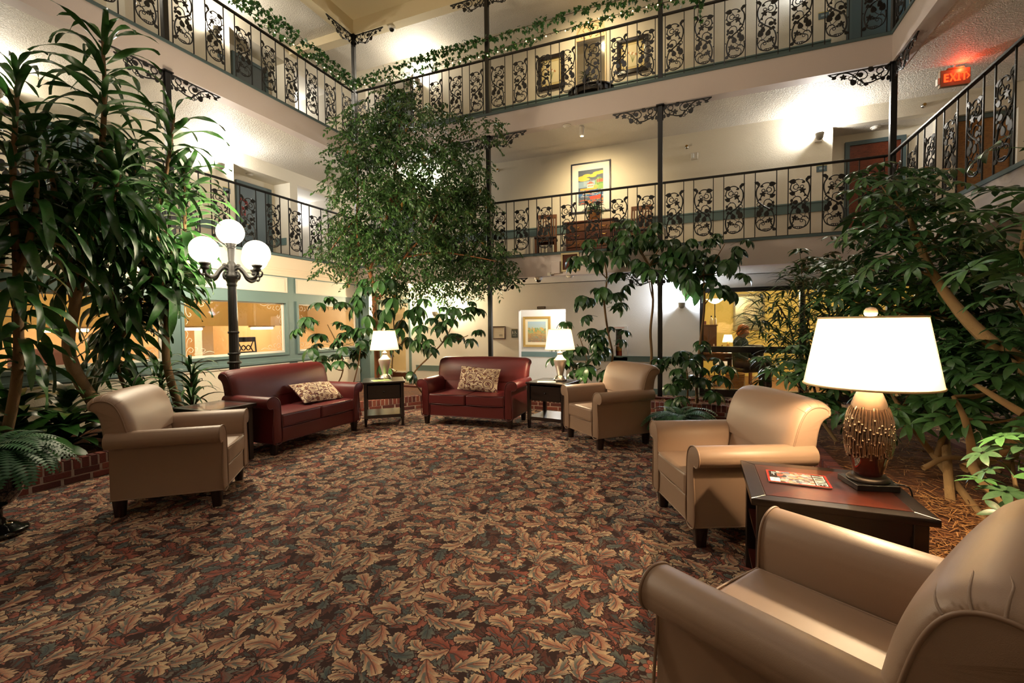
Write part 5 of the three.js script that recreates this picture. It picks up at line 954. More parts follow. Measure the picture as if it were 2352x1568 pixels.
// ---- exit sign, glowing letters cut in a tan housing
{
  const font = await new (await import('three/addons/loaders/FontLoader.js')).FontLoader().loadAsync('fonts/droid/droid_sans_bold.typeface.json');
  const { TextGeometry } = await import('three/addons/geometries/TextGeometry.js');
  const t = thing('exit_sign', 'glowing red exit sign with an arrow hanging from the second floor ceiling', 'exit sign', [10.56, F3 - T - 0.04, -0.46], 4 * D2R);
  part('stem', cyl(0.012, 0.012, 0.05, 0, 0.015, 0, 8), M.offwhite, t);
  part('canopy', rbox(0.2, 0.02, 0.09, 0.006, 0, -0.01, 0), std('#8a7258', 0.5), t);
  part('housing', rbox(0.36, 0.24, 0.06, 0.01, 0, -0.14, 0), std('#8a7258', 0.5), t);
  const red = new THREE.MeshStandardMaterial({ color: col('#ff2a10'), emissive: col('#ff3010'), emissiveIntensity: 5 });
  const txt = (s, size, x, y) => norm(new TextGeometry(s, { font, size, depth: 0.006, curveSegments: 4 })).translate(x, y, 0.029);
  part('lettering', [txt('EXIT', 0.105, -0.155, -0.195).scale(0.92, 1.1, 1).translate(-0.004, 0.018, 0)], red, t);
  part('arrow', [rbox(0.012, 0.05, 0.006, 0.002, 0, 0, 0).rotateZ(0.6).translate(0.149, -0.125, 0.032), rbox(0.012, 0.05, 0.006, 0.002, 0, 0, 0).rotateZ(-0.6).translate(0.149, -0.16, 0.032)].map((g) => g.rotateZ(0)), red, t);
  part('lamp_end', rbox(0.03, 0.1, 0.06, 0.01, -0.195, -0.17, 0), M.offwhite, t);
  point(t, [0.0, -0.13, 0.16], [1, 0.1, 0.04], 0.03, 3);
  point(t, [0.06, -0.04, 0.07], [1, 0.08, 0.03], 0.22, 1);
}
// ---- the glazed door at the left end of the back wall
{
  const g = structGroup('door_10', [-0.62, 0, ZB]);
  part('door_frame', [bx(-0.33, -0.27, 0, 2.14, -0.1, 0.03), bx(0.92, 0.98, 0, 2.14, -0.1, 0.03), bx(-0.33, 0.98, 2.05, 2.14, -0.1, 0.03), bx(-0.03, 0.03, 0, 2.05, -0.1, 0.03), bx(-0.27, -0.03, 0, 0.25, -0.08, 0)], M.teal, g);
  part('door_leaf', [bx(0.03, 0.16, 0.02, 2.05, -0.05, -0.005), bx(0.8, 0.92, 0.02, 2.05, -0.05, -0.005), bx(0.16, 0.8, 0.02, 0.3, -0.05, -0.005), bx(0.16, 0.8, 1.93, 2.05, -0.05, -0.005)], M.white, g);
  part('pane', bx(0.16, 0.8, 0.3, 1.93, -0.03, -0.025), M.glass, g);
  part('pane', bx(-0.27, -0.03, 0.25, 2.05, -0.05, -0.045), M.glass, g);
  part('kick_plate', bx(0.06, 0.9, 0.1, 0.27, -0.005, 0.0), M.oakDark, g);
  part('door_handle', [cyl(0.026, 0.026, 0.01, 0, 0, 0, 14).rotateX(PI / 2).translate(0.855, 0.92, 0.002), sph(0.032, 0.855, 0.92, 0.045, 16, 12), cyl(0.01, 0.01, 0.04, 0, 0, 0, 8).rotateX(PI / 2).translate(0.855, 0.92, 0.02), cyl(0.02, 0.02, 0.012, 0, 0, 0, 14).rotateX(PI / 2).translate(0.855, 1.06, 0.002)], M.brass, g);
  part('hinge', [bx(0.915, 0.935, 0.3, 0.38, -0.005, 0.012), bx(0.915, 0.935, 1.7, 1.78, -0.005, 0.012)], M.brass, g);
  const ym = std('#e2d0aa', 0.8);
  for (const b of [bx(-3.2, 2.2, 0, 2.4, -4.6, -4.5), bx(-3.3, -3.2, 0, 2.4, -4.6, ZB - 0.15), bx(2.2, 2.3, 0, 2.4, -4.6, ZB - 0.15), bx(-3.2, 2.2, 2.374, 2.42, -4.6, ZB - 0.15), bx(-3.2, 2.2, -0.1, 0, -4.6, ZB - 0.15), bx(-2.2, -2.1, 0, 2.4, -1.63, -0.2), bx(-2.2, -0.14, 0, 2.37, -0.3, -0.29)]) struct('wall_back_room', uvm(b), ym);
  const l = point(null, [-0.6, 2.0, -3.0], [1, 0.88, 0.66], 4, 6); l.name = 'back_room_light';
  const lamp = thing('ceiling_light', 'round ceiling light in the room behind the glazed door', 'ceiling light', [-0.6, 2.374, -3.0]); part('housing', cyl(0.16, 0.16, 0.03, 0, -0.015, 0, 20), M.white, lamp); part('diffuser', sph(0.13).scale(1, 0.5, 1).translate(0, -0.04, 0), glow('#fff6e8', '#ffe4b0', 2), lamp);
}
// ================================================================ THE SALON BEHIND THE SHOP WINDOW
{
  const g = structGroup('window_6', [0, 0, ZB]);
  const fr = std('#0d0b0a', 0.35);
  part('window_frame', [bx(7.13, 7.2, 0.16, 2.05, -0.12, 0.03), bx(10.53, 10.6, 0.16, 2.05, -0.12, 0.03), bx(7.13, 10.6, 2.05, 2.13, -0.12, 0.03), bx(7.13, 10.6, 0.02, 0.16, -0.12, 0.03), bx(8.83, 8.9, 0.16, 2.05, -0.1, 0.02)], fr, g);
  part('mid_rail', bx(7.2, 10.53, 0.885, 1.0, -0.1, 0.025), fr, g);
  for (const [a, b] of [[7.2, 8.83], [8.9, 10.53]]) { part('pane', bx(a, b, 1.0, 2.05, -0.05, -0.044), M.glass, g); part('pane', bx(a, b, 0.16, 0.885, -0.05, -0.044), M.glass, g); }
  const yw = std('#cdb868', 0.8);
  for (const b of [bx(6.4, 6.5, 0, 2.4, -5.6, -1.63), bx(12.2, 12.3, 0, 2.4, -5.6, -1.63), bx(6.5, 12.2, 0, 2.4, -5.7, -5.6)]) struct('wall_salon', uvm(b), yw);
  struct('ceiling_salon', bx(6.4, 12.3, 2.374, 2.42, -5.7, -1.63), std('#e2cf9a', 0.8));
  struct('floor_salon', uvm(bx(6.4, 12.3, -0.1, 0.002, -5.7, -1.63)), std('#7a5236', 0.5));
  for (const [x, z] of [[8.2, -3.4], [10.4, -3.4]]) {
    const l = point(null, [x, 2.12, z], [1, 0.88, 0.6], 5, 6); l.name = 'salon_light';
    const lamp = thing('ceiling_light', x < 9 ? 'round ceiling light over the salon chair' : 'round ceiling light at the right end of the salon', 'ceiling light', [x, 2.374, z]); part('housing', cyl(0.17, 0.17, 0.03, 0, -0.015, 0, 20), M.white, lamp); part('diffuser', sph(0.14).scale(1, 0.5, 1).translate(0, -0.04, 0), glow('#fff6e8', '#ffe8b8', 3), lamp);
  }
  // torchiere
  const P = (px, py, z) => { const d = CAM.clone(), v = at(px, py, 1).sub(CAM), k = (z - CAM.z) / v.z; return d.addScaledVector(v, k); };
  let q = P(1642, 690, -3.3);
  const t = thing('floor_lamp', 'slim floor lamp with a wide white glass bowl in the salon', 'floor lamp', [q.x, 0.002, q.z]);
  part('base', lathe([[0, 0], [0.14, 0], [0.14, 0.02], [0.02, 0.035], [0, 0.035]], 24), M.black, t); part('pole', cyl(0.011, 0.011, q.y - 0.05, 0, q.y / 2, 0, 10), M.black, t);
  part('bowl', lathe([[0.02, q.y - 0.08], [0.08, q.y - 0.06], [0.16, q.y], [0.2, q.y + 0.035], [0.195, q.y + 0.035], [0.15, q.y + 0.002], [0.02, q.y - 0.06]], 28), glow('#fff4dc', '#ffe2a8', 2.2), t); point(t, [0, q.y + 0.06, 0], [1, 0.85, 0.55], 1.6, 4);
  // oak cabinet with bottles, counter, table lamp
  q = P(1628, 772, -3.0);
  const cab = thing('cabinet', 'oak wall cabinet standing on the salon counter', 'cabinet', [q.x, 0.8, q.z]); const ct = q.y + 0.24 - 0.8;
  part('carcass', uvm(bx(-0.16, 0.16, 0, ct, -0.15, 0.14)), M.oak, cab); part('door', rbox(0.13, ct - 0.05, 0.02, 0.004, -0.075, ct / 2, 0.15), M.oak, cab); part('door', rbox(0.13, ct - 0.05, 0.02, 0.004, 0.075, ct / 2, 0.15), M.oak, cab); part('top', rbox(0.36, 0.025, 0.33, 0.005, 0, ct + 0.012, 0), M.oak, cab);
  const bottle = (label, p, h, r, m, capm) => { const b = thing('bottle', label, 'bottle', [p.x, p.y, p.z], 0, 'salon bottles'); part('body', lathe([[0, 0], [r, 0], [r, h * 0.62], [r * 0.45, h * 0.75], [r * 0.4, h * 0.82], [0, h * 0.82]], 16), m, b); part('cap', cyl(r * 0.42, r * 0.42, h * 0.18, 0, h * 0.91, 0, 12), capm, b); };
  const top = 0.8 + ct + 0.026;
  bottle('white pump bottle on top of the salon cabinet', V(q.x + 0.05, top, q.z), 0.2, 0.035, M.white, M.black); bottle('pale bottle at the right edge of the salon cabinet top', V(q.x + 0.13, top, q.z + 0.02), 0.19, 0.03, M.offwhite, M.black);
  const pb = single('box', rbox(0.09, 0.08, 0.08, 0.006, q.x - 0.1, top + 0.04, q.z), std('#7a3a4c', 0.6), 'small plum coloured box on top of the salon cabinet', 'box');
  const co = thing('counter_table', 'orange wood work table of the salon under the cabinet', 'table', [q.x + 0.12, 0, q.z + 0.05]);
  part('tabletop', uvm(rbox(0.72, 0.04, 0.6, 0.006, 0, 0.78, 0)), M.oak, co); part('apron', uvm(bx(-0.3, 0.3, 0.62, 0.76, 0.24, 0.26)), M.oak, co); for (const x of [-0.31, 0.31]) for (const z of [-0.24, 0.24]) part('leg', bx(x - 0.03, x + 0.03, 0, 0.76, z - 0.03, z + 0.03), M.oak, co);
  bottle('orange bottle on the salon work table', V(q.x + 0.1, 0.8, q.z + 0.22), 0.19, 0.035, std('#c97a2a', 0.4), M.white); bottle('amber bottle beside the orange bottle', V(q.x + 0.27, 0.8, q.z + 0.2), 0.17, 0.032, std('#b0601c', 0.3), M.oak); bottle('gold bottle at the right of the salon work table', V(q.x + 0.36, 0.8, q.z + 0.15), 0.13, 0.03, std('#c79a3a', 0.3), M.white);
  const tl = thing('table_lamp', 'small bright salon lamp with a pleated shade on the work table', 'table lamp', [q.x + 0.4, 0.8, q.z - 0.12]); part('base', lathe([[0, 0], [0.06, 0], [0.05, 0.02], [0.02, 0.06], [0.03, 0.14], [0.012, 0.2], [0.012, 0.26]], 16), M.brass, tl); part('lamp_shade', shadeGeo(0.12, 0.08, 0.17, 0.22), M.shade, tl); part('bulb', sph(0.03, 0, 0.3, 0), glow('#fff', '#ffe2b0', 8), tl); point(tl, [0, 0.3, 0], [1, 0.85, 0.6], 2, 2);
  // grey framed mirror with a carved white oval
  q = P(1720, 718, -5.59);
  const mr = thing('wall_mirror', 'grey framed salon mirror with a pale oval ornament', 'mirror', [q.x, q.y - 0.42, -5.6]);
  part('frame', [bx(-0.38, 0.38, 0.86, 0.93, 0, 0.05), bx(-0.38, -0.33, 0, 0.86, 0, 0.05), bx(0.33, 0.38, 0, 0.86, 0, 0.05), bx(-0.38, 0.38, -0.05, 0, 0, 0.05)], std('#8a7c52', 0.5), mr); part('mirror_glass', bx(-0.33, 0.33, 0, 0.86, 0.005, 0.015), std('#9c9474', 0.3, { metalness: 0.5 }), mr); part('oval_ornament', [new THREE.TorusGeometry(0.13, 0.02, 8, 30).scale(1, 1.5, 1).translate(0.02, 0.42, 0.03), sph(0.1, 0, 0, 0).scale(1, 1.6, 0.12).translate(0.02, 0.42, 0.02)], std('#d8cfae', 0.6), mr);
  // woven basket, stool, treatment table, seated client
  q = P(1688, 868, -1.95);
  const bk = thing('basket', 'tan woven basket on the salon floor behind the window', 'basket', [q.x, 0.002, q.z]), wv = [];
  part('liner', lathe([[0, 0.01], [0.14, 0.01], [0.165, 0.42], [0.155, 0.42], [0.13, 0.03], [0, 0.03]], 24), std('#8a5c2a', 0.9), bk);
  for (let k = 0; k < 14; k++) wv.push(new THREE.TorusGeometry(0.148 + k * 0.0017, 0.009, 6, 36).rotateX(PI / 2).translate(0, 0.03 + k * 0.029, 0)); part('weave', wv, std('#b98a4a', 0.8), bk).userData.kind = 'stuff'; part('rim', new THREE.TorusGeometry(0.172, 0.016, 8, 36).rotateX(PI / 2).translate(0, 0.43, 0), std('#c99a58', 0.8), bk);
  const st = thing('swivel_chair', 'black salon swivel chair carrying the seated client', 'chair', [7.98, 0.002, -2.45], -50 * D2R);
  part('base', [cyl(0.26, 0.28, 0.03, 0, 0.015, 0, 24), cyl(0.04, 0.05, 0.4, 0, 0.22, 0, 14)], M.chrome, st); part('seat', rbox(0.52, 0.1, 0.5, 0.04, 0, 0.47, 0), std('#17120f', 0.4), st); part('backrest', rbox(0.5, 0.42, 0.08, 0.035, 0, 0.78, -0.27), std('#17120f', 0.4), st); for (const s of [-1, 1]) part('armrest', [rbox(0.06, 0.04, 0.4, 0.015, s * 0.3, 0.68, 0.0), rbox(0.04, 0.2, 0.04, 0.01, s * 0.3, 0.58, 0.1)], std('#17120f', 0.4), st);
  const wt = thing('treatment_table', 'narrow treatment table under a white sheet in the salon', 'table', [7.9, 0.002, -3.7]); part('legs', [bx(-0.35, -0.31, 0, 0.7, -0.2, -0.16), bx(0.31, 0.35, 0, 0.7, -0.2, -0.16), bx(-0.35, -0.31, 0, 0.7, 0.16, 0.2), bx(0.31, 0.35, 0, 0.7, 0.16, 0.2)], M.oak, wt); part('padded_top', rbox(0.8, 0.1, 0.5, 0.04, 0, 0.75, 0), M.white, wt); part('sheet', [rbox(0.82, 0.3, 0.012, 0.004, 0, 0.62, 0.26), rbox(0.82, 0.012, 0.52, 0.004, 0, 0.805, 0)], M.white, wt);
}
// a body as one smooth surface: tapered capsules joined by a smooth minimum, meshed with marching cubes
function sdfMesh(bones, cell, k = 0.03, pad = 0.06) {
  const lo = V(1e9, 1e9, 1e9), hi = V(-1e9, -1e9, -1e9);
  for (const [a, b, ra, rb] of bones) for (const [p, r] of [[a, ra], [b, rb]]) { lo.min(V(p[0] - r - pad, p[1] - r - pad, p[2] - r - pad)); hi.max(V(p[0] + r + pad, p[1] + r + pad, p[2] + r + pad)); }
  const size = Math.max(hi.x - lo.x, hi.y - lo.y, hi.z - lo.z), n = Math.min(110, Math.ceil(size / cell)), mc = new MarchingCubes(n, new THREE.MeshBasicMaterial(), false, false, 200000);
  mc.isolation = 0; const c = lo.clone().add(hi).multiplyScalar(0.5);
  for (let z = 0; z < n; z++) for (let y = 0; y < n; y++) for (let x = 0; x < n; x++) {
    const px = c.x + ((x - n / 2) / (n / 2)) * size / 2, py = c.y + ((y - n / 2) / (n / 2)) * size / 2, pz = c.z + ((z - n / 2) / (n / 2)) * size / 2;
    let d = 1e9;
    for (const [a, b, ra, rb] of bones) {
      const bxv = b[0] - a[0], byv = b[1] - a[1], bzv = b[2] - a[2], l2 = bxv * bxv + byv * byv + bzv * bzv || 1e-9, t = Math.max(0, Math.min(1, ((px - a[0]) * bxv + (py - a[1]) * byv + (pz - a[2]) * bzv) / l2));
      const e = Math.hypot(px - a[0] - bxv * t, py - a[1] - byv * t, pz - a[2] - bzv * t) - (ra + (rb - ra) * t), h = Math.max(0, Math.min(1, 0.5 + 0.5 * (d - e) / k)); d = d * (1 - h) + e * h - k * h * (1 - h);
    }
    mc.field[x + y * n + z * n * n] = -d;
  }
  mc.update();
  const pos = mc.positionArray.slice(0, mc.count * 3), g = new THREE.BufferGeometry();
  for (let i = 0; i < pos.length; i += 3) { pos[i] = c.x + pos[i] * size / 2; pos[i + 1] = c.y + pos[i + 1] * size / 2; pos[i + 2] = c.z + pos[i + 2] * size / 2; }
  g.setAttribute('position', new THREE.BufferAttribute(new Float32Array(pos), 3));
  const m = mergeVertices(g, 1e-4); m.computeVertexNormals(); return norm(m);
}
{ // the seated client, facing +z of the group, seat at 0.52
  const t = thing('person', 'person with reddish fair hair in a dark green top seated behind the shop window', 'person', [7.98, 0.002, -2.45], 60 * D2R);
  const skin = std('#c98f6a', 0.55), bones = [];
  const B = (a, b, ra, rb) => bones.push([a, b, ra, rb]);
  B([0, 0.62, -0.05], [0, 0.82, -0.07], 0.15, 0.14); B([0, 0.82, -0.07], [0, 1.05, -0.06], 0.14, 0.12); B([-0.13, 1.04, -0.06], [0.13, 1.04, -0.06], 0.075, 0.075); B([0, 1.05, -0.05], [0, 1.17, -0.02], 0.055, 0.052);
  B([0, 1.29, 0.0], [0, 1.23, 0.03], 0.095, 0.07); B([0, 1.26, 0.1], [0, 1.245, 0.115], 0.016, 0.014); B([-0.088, 1.26, 0.0], [-0.09, 1.24, 0.0], 0.018, 0.014); B([0.088, 1.26, 0.0], [0.09, 1.24, 0.0], 0.018, 0.014);
  for (const s of [-1, 1]) {
    B([s * 0.17, 1.02, -0.05], [s * 0.24, 0.78, -0.02], 0.055, 0.045); B([s * 0.24, 0.78, -0.02], [s * 0.16, 0.68, 0.2], 0.042, 0.032); B([s * 0.16, 0.68, 0.2], [s * 0.12, 0.67, 0.27], 0.034, 0.028);
    for (let f = 0; f < 4; f++) B([s * (0.09 + f * 0.02), 0.675, 0.27], [s * (0.085 + f * 0.02), 0.65, 0.33], 0.01, 0.008); B([s * 0.085, 0.68, 0.24], [s * 0.06, 0.665, 0.28], 0.011, 0.009);
    B([s * 0.1, 0.6, 0.0], [s * 0.13, 0.6, 0.42], 0.095, 0.07); B([s * 0.13, 0.6, 0.42], [s * 0.13, 0.14, 0.46], 0.065, 0.045); B([s * 0.13, 0.08, 0.44], [s * 0.14, 0.05, 0.6], 0.045, 0.035);
  }
  part('body', sdfMesh(bones, 0.014), skin, t);
  const cl = []; const C = (a, b, ra, rb) => cl.push([a, b, ra, rb]);
  C([0, 0.6, -0.05], [0, 0.82, -0.07], 0.162, 0.152); C([0, 0.82, -0.07], [0, 1.05, -0.06], 0.152, 0.13); C([-0.135, 1.04, -0.06], [0.135, 1.04, -0.06], 0.086, 0.086);
  for (const s of [-1, 1]) { C([s * 0.17, 1.02, -0.05], [s * 0.24, 0.78, -0.02], 0.066, 0.056); C([s * 0.24, 0.78, -0.02], [s * 0.175, 0.69, 0.17], 0.053, 0.043); }
  part('top', sdfMesh(cl, 0.016), std('#23332b', 0.85, { bumpMap: texFine, bumpScale: 0.003 }), t);
  const tr = []; for (const s of [-1, 1]) { tr.push([[s * 0.1, 0.6, -0.02], [s * 0.13, 0.6, 0.42], 0.106, 0.08], [[s * 0.13, 0.6, 0.42], [s * 0.13, 0.16, 0.46], 0.076, 0.06]); } part('trousers', sdfMesh(tr, 0.018), std('#14110f', 0.85), t);
  part('hair', sdfMesh([[[0, 1.33, -0.015], [0, 1.26, -0.05], 0.1, 0.085], [[-0.05, 1.32, 0.02], [-0.085, 1.22, -0.02], 0.06, 0.04], [[0.05, 1.32, 0.02], [0.085, 1.22, -0.02], 0.06, 0.04], [[0, 1.24, -0.08], [0, 1.17, -0.07], 0.06, 0.04], [[0, 1.36, 0.05], [0, 1.35, 0.07], 0.045, 0.04]], 0.01), std('#a9602c', 0.6, { bumpMap: texWood, bumpScale: 0.004 }), t);
  for (const s of [-1, 1]) part('shoe', rbox(0.09, 0.07, 0.25, 0.03, s * 0.135, 0.036, 0.53), M.black, t);
}
// ================================================================ THINGS IN THE LEFT SIDE ROOM
{
  const t = thing('television', 'bluish lit television screen at the far left behind the window', 'television', [-1.4, 0.95, 6.35], 55 * D2R);
  part('case', rbox(0.9, 0.55, 0.05, 0.01, 0, 0.3, 0), M.black, t); part('stand', [rbox(0.3, 0.02, 0.2, 0.006, 0, 0.01, 0), rbox(0.08, 0.06, 0.05, 0.01, 0, 0.04, 0)], M.black, t);
  part('screen', new THREE.PlaneGeometry(0.85, 0.5).translate(0, 0.3, 0.027), new THREE.MeshStandardMaterial({ color: 0x000000, emissive: 0xffffff, emissiveIntensity: 0.9, emissiveMap: canvasTex(256, 150, (c, w, h) => { c.fillStyle = '#5a6cc8'; c.fillRect(0, 0, w, h); for (let i = 0; i < 16; i++) { c.fillStyle = i % 2 ? '#9fb0f0' : '#3f4fae'; c.fillRect(8, 6 + i * 9, rr(120, 240), 5); } }) }), t);
  const b = thing('tv_cabinet', 'dark cabinet carrying the television in the side room', 'cabinet', [-1.4, 0, 6.35], 55 * D2R); part('carcass', bx(-0.55, 0.55, 0, 0.94, -0.25, 0.25), M.darkwood, b); for (const s of [-1, 1]) part('door', rbox(0.5, 0.8, 0.02, 0.005, s * 0.265, 0.47, 0.26), M.darkwood, b);
  const a = thing('armchair', 'brown upholstered armchair in the side room behind the canes', 'armchair', [-1.25, 0, 4.75], 100 * D2R), br = std('#6e3f30', 0.7);
  part('seat_cushion', rbox(0.6, 0.2, 0.6, 0.06, 0, 0.42, 0.05), br, a); part('backrest', rbox(0.75, 0.75, 0.2, 0.08, 0, 0.82, -0.32), br, a); for (const s of [-1, 1]) part('arm', rbox(0.14, 0.45, 0.7, 0.05, s * 0.36, 0.45, 0), br, a); for (const x of [-0.3, 0.3]) for (const z of [-0.3, 0.3]) part('leg', cyl(0.03, 0.02, 0.2, x, 0.1, z, 8), M.legwood, a);
  const d = thing('dining_chair', 'dark scroll-backed chair by the white column in the side room', 'chair', [-1.2, 0, 1.75], 80 * D2R);
  part('seat', rbox(0.46, 0.06, 0.46, 0.02, 0, 0.46, 0), M.black, d); for (const x of [-0.2, 0.2]) { part('leg', cyl(0.018, 0.015, 0.44, x, 0.22, 0.2, 8), M.black, d); part('leg', limb([V(x, 0, -0.22), V(x, 0.5, -0.21), V(x, 1.25, -0.3)], [0.018, 0.02, 0.016], 7, 5), M.black, d); } part('backrest', [rbox(0.42, 0.1, 0.03, 0.012, 0, 1.22, -0.29), rbox(0.4, 0.05, 0.02, 0.008, 0, 0.95, -0.26), tube([V(-0.15, 0.95, -0.26), V(-0.05, 1.1, -0.27), V(0.05, 1.0, -0.27), V(0.15, 1.17, -0.28)], 0.012, 20, 6), tube([V(0.15, 0.95, -0.26), V(0.05, 1.1, -0.27), V(-0.05, 1.0, -0.27), V(-0.15, 1.17, -0.28)], 0.012, 20, 6)], M.black, d);
}
// ================================================================ SMALL THINGS ON THE TABLES
{
  const cover = canvasTex(512, 700, (c, w, h) => {
    c.fillStyle = '#c92a17'; c.fillRect(0, 0, w, h); c.fillStyle = '#9fa6b0'; c.fillRect(26, 26, w - 52, h - 52);
    for (let i = 0; i < 160; i++) { c.globalAlpha = 0.75; c.fillStyle = pick(['#d9a98a', '#b0795a', '#e8d8cc', '#5c6a7c', '#2f3a48', '#c0553a', '#7d8a98', '#3a2a26']); c.beginPath(); c.ellipse(rr(40, w - 40), rr(190, 600), rr(12, 60), rr(10, 44), rr(0, 3), 0, 7); c.fill(); }
    c.globalAlpha = 1; c.fillStyle = '#16130f'; c.fillRect(26, 580, 290, 94); c.fillStyle = '#f4f1ea'; c.fillRect(330, 560, 156, 114);
    c.fillStyle = '#16130f'; c.fillRect(26, 26, w - 52, 150); c.fillStyle = '#f4efe4'; c.font = 'bold 172px serif'; c.textAlign = 'center'; c.save(); c.translate(w / 2, 160); c.scale(0.95, 1); c.fillText('TIME', 0, 0); c.restore();
    c.fillStyle = '#f4efe4'; c.fillRect(60, 592, 60, 8); c.fillRect(60, 610, 150, 10); c.fillRect(60, 630, 110, 8); c.fillRect(350, 596, 0, 0); c.fillStyle = '#777'; c.fillRect(380, 610, 40, 6); c.fillRect(380, 626, 60, 6);
  });
  const t = thing('magazine', 'red bordered magazine lying on the near end table', 'magazine', [7.62, EH + 0.0022, 5.54], -90 * D2R - 3 * D2R);
  part('pages', rbox(0.2, 0.006, 0.275, 0.001, 0, 0.0035, 0, 1), M.white, t); part('cover', new THREE.PlaneGeometry(0.204, 0.28).rotateX(-PI / 2).translate(0, 0.0072, 0), std('#fff', 0.25, { map: cover }), t);
  const leaflet = (label, x, y, z, ry, c1, w = 0.2, d = 0.26) => { const m = thing('leaflet', label, 'leaflet', [x, y, z], ry); part('pages', rbox(w, 0.004, d, 0.001, 0, 0.002, 0, 1), M.white, m); part('cover', new THREE.PlaneGeometry(w - 0.004, d - 0.004).rotateX(-PI / 2).translate(0, 0.0045, 0), c1, m); };
  leaflet('green and white leaflet on the lamp table between the loveseats', T1.x + 0.06, TH + 0.0005, T1.z + 0.13, 0.9, std('#b9c98e', 0.5, { map: signTex(64, 80, '#dfe6cf', (c) => { c.fillStyle = '#7fa05a'; c.fillRect(0, 40, 64, 40); c.fillStyle = '#fff'; c.fillRect(8, 8, 40, 8); }) }), 0.26, 0.2);
  leaflet('white paper sheet under the lamp right of the centre loveseat', T2.x - 0.05, TH + 0.0005, T2.z + 0.16, 0.3, M.white, 0.26, 0.18);
}
// ================================================================ PLANTS
// a folded leaf blade from the origin along +z: pitch p0 at the base to p1 at the tip (degrees), fold and edge wave in metres
function blade(L, Wd, o = {}) {
  const n = o.n ?? 7, p0 = (o.p0 ?? 20) * D2R, p1 = (o.p1 ?? -50) * D2R, fold = o.fold ?? 0.2, wave = o.wave ?? 0, side = o.side ?? 0, pos = [], uv = [], idx = [];
  let y = 0, z = 0, x = 0; const prof = o.prof ?? ((t) => Math.pow(Math.sin(PI * Math.pow(t, 0.8)), 0.75));
  for (let i = 0; i <= n; i++) {
    const t = i / n, p = p0 + (p1 - p0) * Math.pow(t, o.pow ?? 1), w = Wd / 2 * Math.max(i === 0 ? 0.16 : 0, i === n ? 0.02 : prof(t)), c = Math.cos(p), s = Math.sin(p), up = w * fold, wv = wave * Math.sin(t * 11 + (o.ph ?? 0));
    pos.push(x - w, y + c * (up + wv), z - s * (up + wv), x, y, z, x + w, y + c * (up - wv), z - s * (up - wv));
    uv.push(-w, t * L, 0, t * L, w, t * L);
    if (i < n) { const q = i * 3; idx.push(q, q + 3, q + 1, q + 1, q + 3, q + 4, q + 1, q + 4, q + 2, q + 2, q + 4, q + 5); }
    y += s * L / n; z += c * L / n; x += side * L / n * t;
  }
  const g = new THREE.BufferGeometry(); g.setAttribute('position', new THREE.Float32BufferAttribute(pos, 3)); g.setAttribute('uv', new THREE.Float32BufferAttribute(uv, 2)); g.setIndex(idx); g.computeVertexNormals(); return norm(g);
}
// hand-shaped leaf: a petiole along +z with leaflets round its end
function palmate(n, L, Wd, pet, o = {}) {
  const tip = V(0, pet * (o.rise ?? 0.35), pet * 0.9), list = [limb([V(0, 0, 0), V(0, pet * (o.rise ?? 0.35) * 0.7, pet * 0.45), tip], [0.0035, 0.0025, 0.0025], 4, 3)];
  for (let k = 0; k < n; k++) {
    const a = k / n * 2 * PI + rr(-0.12, 0.12), f = 0.8 + 0.25 * Math.cos(a) * (o.fwd ?? 0.6), l = L * f * rr(0.88, 1.08);
    list.push(blade(l, Wd * rr(0.9, 1.1) * (0.7 + 0.3 * f), { n: o.n ?? 5, p0: (o.p0 ?? -8) + rr(-8, 8), p1: (o.p1 ?? -55) + rr(-12, 12), fold: o.fold ?? 0.22, prof: o.prof }).translate(0, 0, L * 0.09).rotateY(a).rotateX((o.tilt ?? 18) * D2R).translate(tip.x, tip.y, tip.z));
  }
  return merge(list);
}
const variants = (n, f) => Array.from({ length: n }, (_, i) => f(i));
